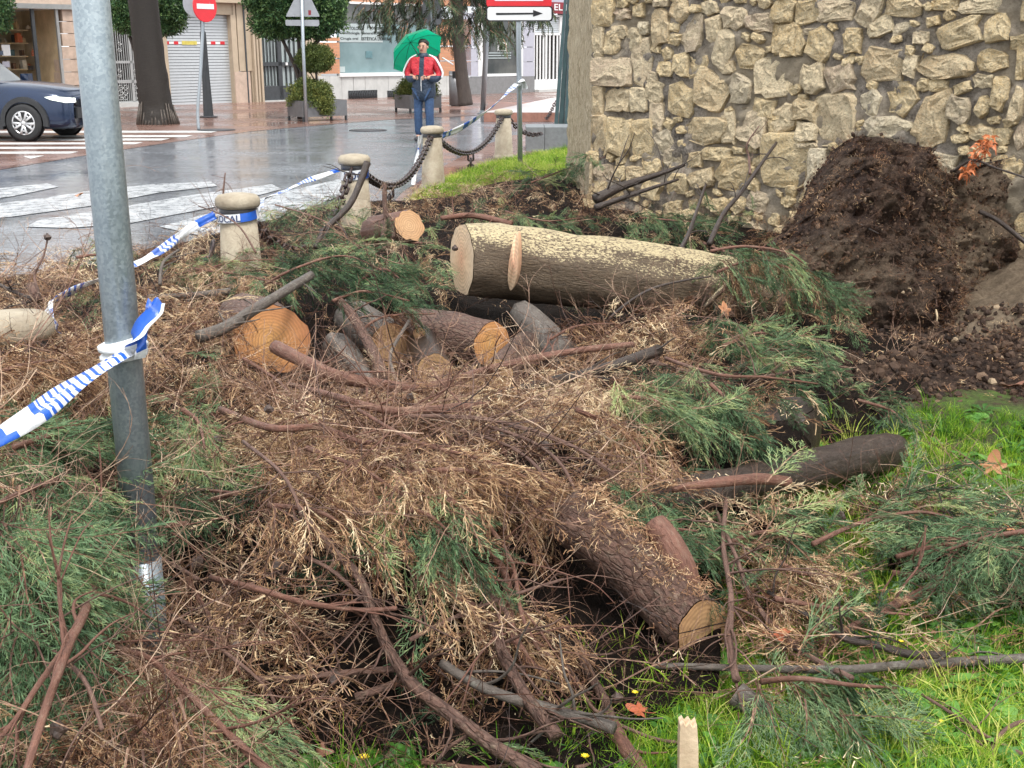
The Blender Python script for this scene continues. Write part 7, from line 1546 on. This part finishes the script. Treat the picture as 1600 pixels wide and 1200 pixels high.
bough([(370, 770), (320, 785), (275, 810)], .06, 19, 'yellow green bough tip crossing to the right side of the pole', .10, .3, .75, .8)
bough([(400, 455), (460, 420), (540, 400), (610, 430)], .22, 68, 'dark green bough piled behind the orange cut log', .10, .3, .38, 1.2)
bough([(430, 320), (480, 335), (540, 360)], .16, 43, 'green bough tip beside the taped bollard with twigs', .08, .35, .4, 1, hang=.4)
bough([(560, 440), (600, 420), (640, 450)], .12, 31, 'blue green tuft right of the purple branch stub', .10, .4, .45, 1)
bough([(300, 430), (360, 410), (430, 405)], .14, 37, 'yellowish green bough lying right of the pole below the tape', .05, .2, .7, 1)
bough([(120, 402, 6.0), (150, 398, 6.1), (172, 402, 6.1)], .04, 14, 'small green sprig left of the pole against the road', .1, .2, .4, 1, size=(.5, .8))
bough([(790, 330), (850, 345), (910, 340)], .14, 37, 'blue green bough just behind the large trunk', .05, .3, .55, 1)
bough([(830, 285), (890, 262), (945, 245, 11.5)], .2, 43, 'green bough rising against the corner of the stone wall', .08, .15, .5, 1, size=(.9, 1.5))
bough([(1000, 340), (1060, 345), (1120, 350)], .2, 56, 'dark green bough at the foot of the stone wall', .08, .3, .4, 1)
bough([(1100, 380), (1160, 400), (1200, 380)], .16, 50, 'green bough over the right end of the large trunk', .12, .4, .5, 1, hang=.3)
bough([(1110, 392, 6.4), (1170, 385, 6.4), (1240, 400, 6.4), (1280, 445, 6.5)], .24, 105, 'loose green bough draped where the trunk meets the root plate', .1, .55, .5, 1.3, hang=.5)
bough([(1130, 540), (1190, 520), (1240, 540)], .16, 43, 'thin green bough below the orange leaf at the trunk end', .06, .4, .55, 1)
bough([(1040, 560), (1120, 585), (1200, 590), (1280, 600)], .17, 49, 'large green bough draped over the upright log block', .10, .7, .55, 1.1, hang=.5)
bough([(960, 620), (1020, 625), (1070, 650)], .1, 31, 'yellow green bough left of the upright log block', .08, .4, .72, 1)
bough([(1110, 600), (1140, 630), (1150, 660)], .1, 31, 'dark green hanging bough above the long dark log', .08, .8, .4, 1, hang=.4)
bough([(960, 830), (1030, 825), (1090, 830)], .12, 43, 'green bough lying between the foreground log and the dark log', .05, .2, .55, 1)
bough([(1130, 850), (1200, 830), (1270, 840)], .14, 16, 'grey green bough left of the short dark stick', .05, .2, .55, 1)
bough([(1270, 850), (1350, 815), (1440, 800), (1520, 820)], .16, 38, 'long grey green bough lying over the lawn below the orange leaf', .06, .2, .55, 1.1)
bough([(1400, 870), (1490, 850), (1580, 870), (1680, 880)], .2, 45, 'large grey green bough at the right edge above the reddish twig', .08, .25, .5, 1.1)
bough([(1600, 830), (1540, 840), (1480, 860)], .12, 22, 'bluish green bough tip reaching in from the right edge', .12, .2, .6, 1)
bough([(1190, 1065), (1250, 1060), (1330, 1070), (1400, 1075)], .13, 104, 'blue green bough in the lower right grass below the long grey branch', .09, .75, .6, 1, hang=.6)
bough([(270, 1050), (300, 1110), (360, 1170)], .09, 37, 'yellow green bough running down at the bottom left of the picture', .08, .5, .78, .7)
bough([(180, 1060), (230, 1120), (250, 1180)], .08, 25, 'olive green sprays hanging below the reddish branch at lower left', .06, .7, .65, .7, hang=.3)
bough([(600, 800), (660, 800), (700, 830)], .1, 15, 'green tuft in the dry sprays right of the forked reddish twig', .07, .4, .5, 1)
bough([(1340, 625), (1390, 640), (1410, 660)], .08, 19, 'small green bough at the edge of the spilled earth', .05, .6, .5, 1)
bough([(660, 1190), (740, 1200), (800, 1195)], .05, 16, 'pale green sprig at the bottom edge under the thick foreground branch', .03, .3, .7, 1, size=(.5, .8))
# dry straw coloured boughs on top of the heap
def dry_bough(path, width, n, lab, **k): 
    o = bough(path, width, n, lab, coll=DRY, npr=6, **k); o.name = 'dry_bough'; o['group'] = 'dry brown cypress boughs'; return o
dry_bough([(640, 740), (720, 735), (800, 760), (860, 790)], .16, 93, 'tan dry bough in the middle of the heap above the foreground log', tint=.6, droop=.3)
dry_bough([(380, 560), (440, 600), (480, 660)], .14, 68, 'tan dry bough falling forward below the orange cut log', tint=.62, droop=.6, hang=.3)
dry_bough([(480, 700), (560, 730), (640, 780)], .13, 56, 'tan dry bough left of the middle of the heap', tint=.6, droop=.4)
dry_bough([(420, 790), (500, 800), (560, 840)], .12, 50, 'dry bough over the hollow left of the forked reddish twig', tint=.6, droop=.4)
dry_bough([(290, 900), (330, 970), (380, 1060)], .12, 56, 'dry brown bough hanging right of the pole foot', tint=.55, droop=.6)
dry_bough([(120, 1000), (170, 1070), (230, 1150)], .14, 68, 'dry brown bough hanging in the lower left corner', tint=.42, droop=.6)
dry_bough([(650, 900), (750, 950), (850, 1010)], .12, 50, 'dry bough left of the foreground log', tint=.65, droop=.3)
dry_bough([(1220, 880), (1250, 895), (1290, 900)], .06, 28, 'straw coloured dry bunch lying on the lawn right of the foreground log', tint=.75, droop=.15, size=(.3, .6))
dry_bough([(1210, 935), (1300, 950), (1420, 960)], .08, 28, 'flat dry scraps bough lying in the grass above the bent branch', tint=.7, droop=.05, size=(.3, .6))
dry_bough([(-30, 590), (40, 570), (110, 560)], .14, 68, 'dry brown bough lying against the almost buried bollard at the left edge', tint=.5, droop=.3, dz=.12)
dry_bough([(170, 560), (120, 600), (60, 640)], .14, 56, 'dry brown bough hanging left behind the pole', tint=.5, droop=.6)
dry_bough([(300, 420), (380, 430), (440, 445)], .12, 43, 'pale dry bough above the slanting grey branch', tint=.7, droop=.3)
dry_bough([(900, 640), (980, 680), (1020, 740)], .14, 56, 'dry bough falling towards the dark log on the lawn', tint=.6, droop=.5)

dry_bough([(1120, 425, 6.45), (1190, 405, 6.45), (1270, 440, 6.5)], .22, 120, 'dry brown bough over the right end of the large trunk by the root plate', tint=.45, droop=.5)

bough([(520, 470, 5.75), (570, 455, 5.9), (640, 470, 5.9)], .12, 40, 'dark green bough tip lying over the grey log behind the branch stubs', tint=.3, droop=.35, size=(.4, .8))
dry_bough([(560, 520, 5.7), (600, 495, 5.8), (680, 490, 5.95)], .10, 34, 'dark dry sprays on top of the brown log behind the yellow orange cut end', tint=.3, droop=.4, size=(.4, .8))
dry_bough([(260, 520, 5.3), (310, 505, 5.4), (380, 500, 5.6)], .12, 60, 'dry sprays over the log end left of the orange cut face', tint=.4, droop=.4, size=(.4, .8))
dry_bough([(860, 530, 5.7), (900, 510, 5.8), (960, 505, 5.9)], .12, 50, 'dry sprays under the right half of the large trunk', tint=.4, droop=.4, size=(.5, .9))
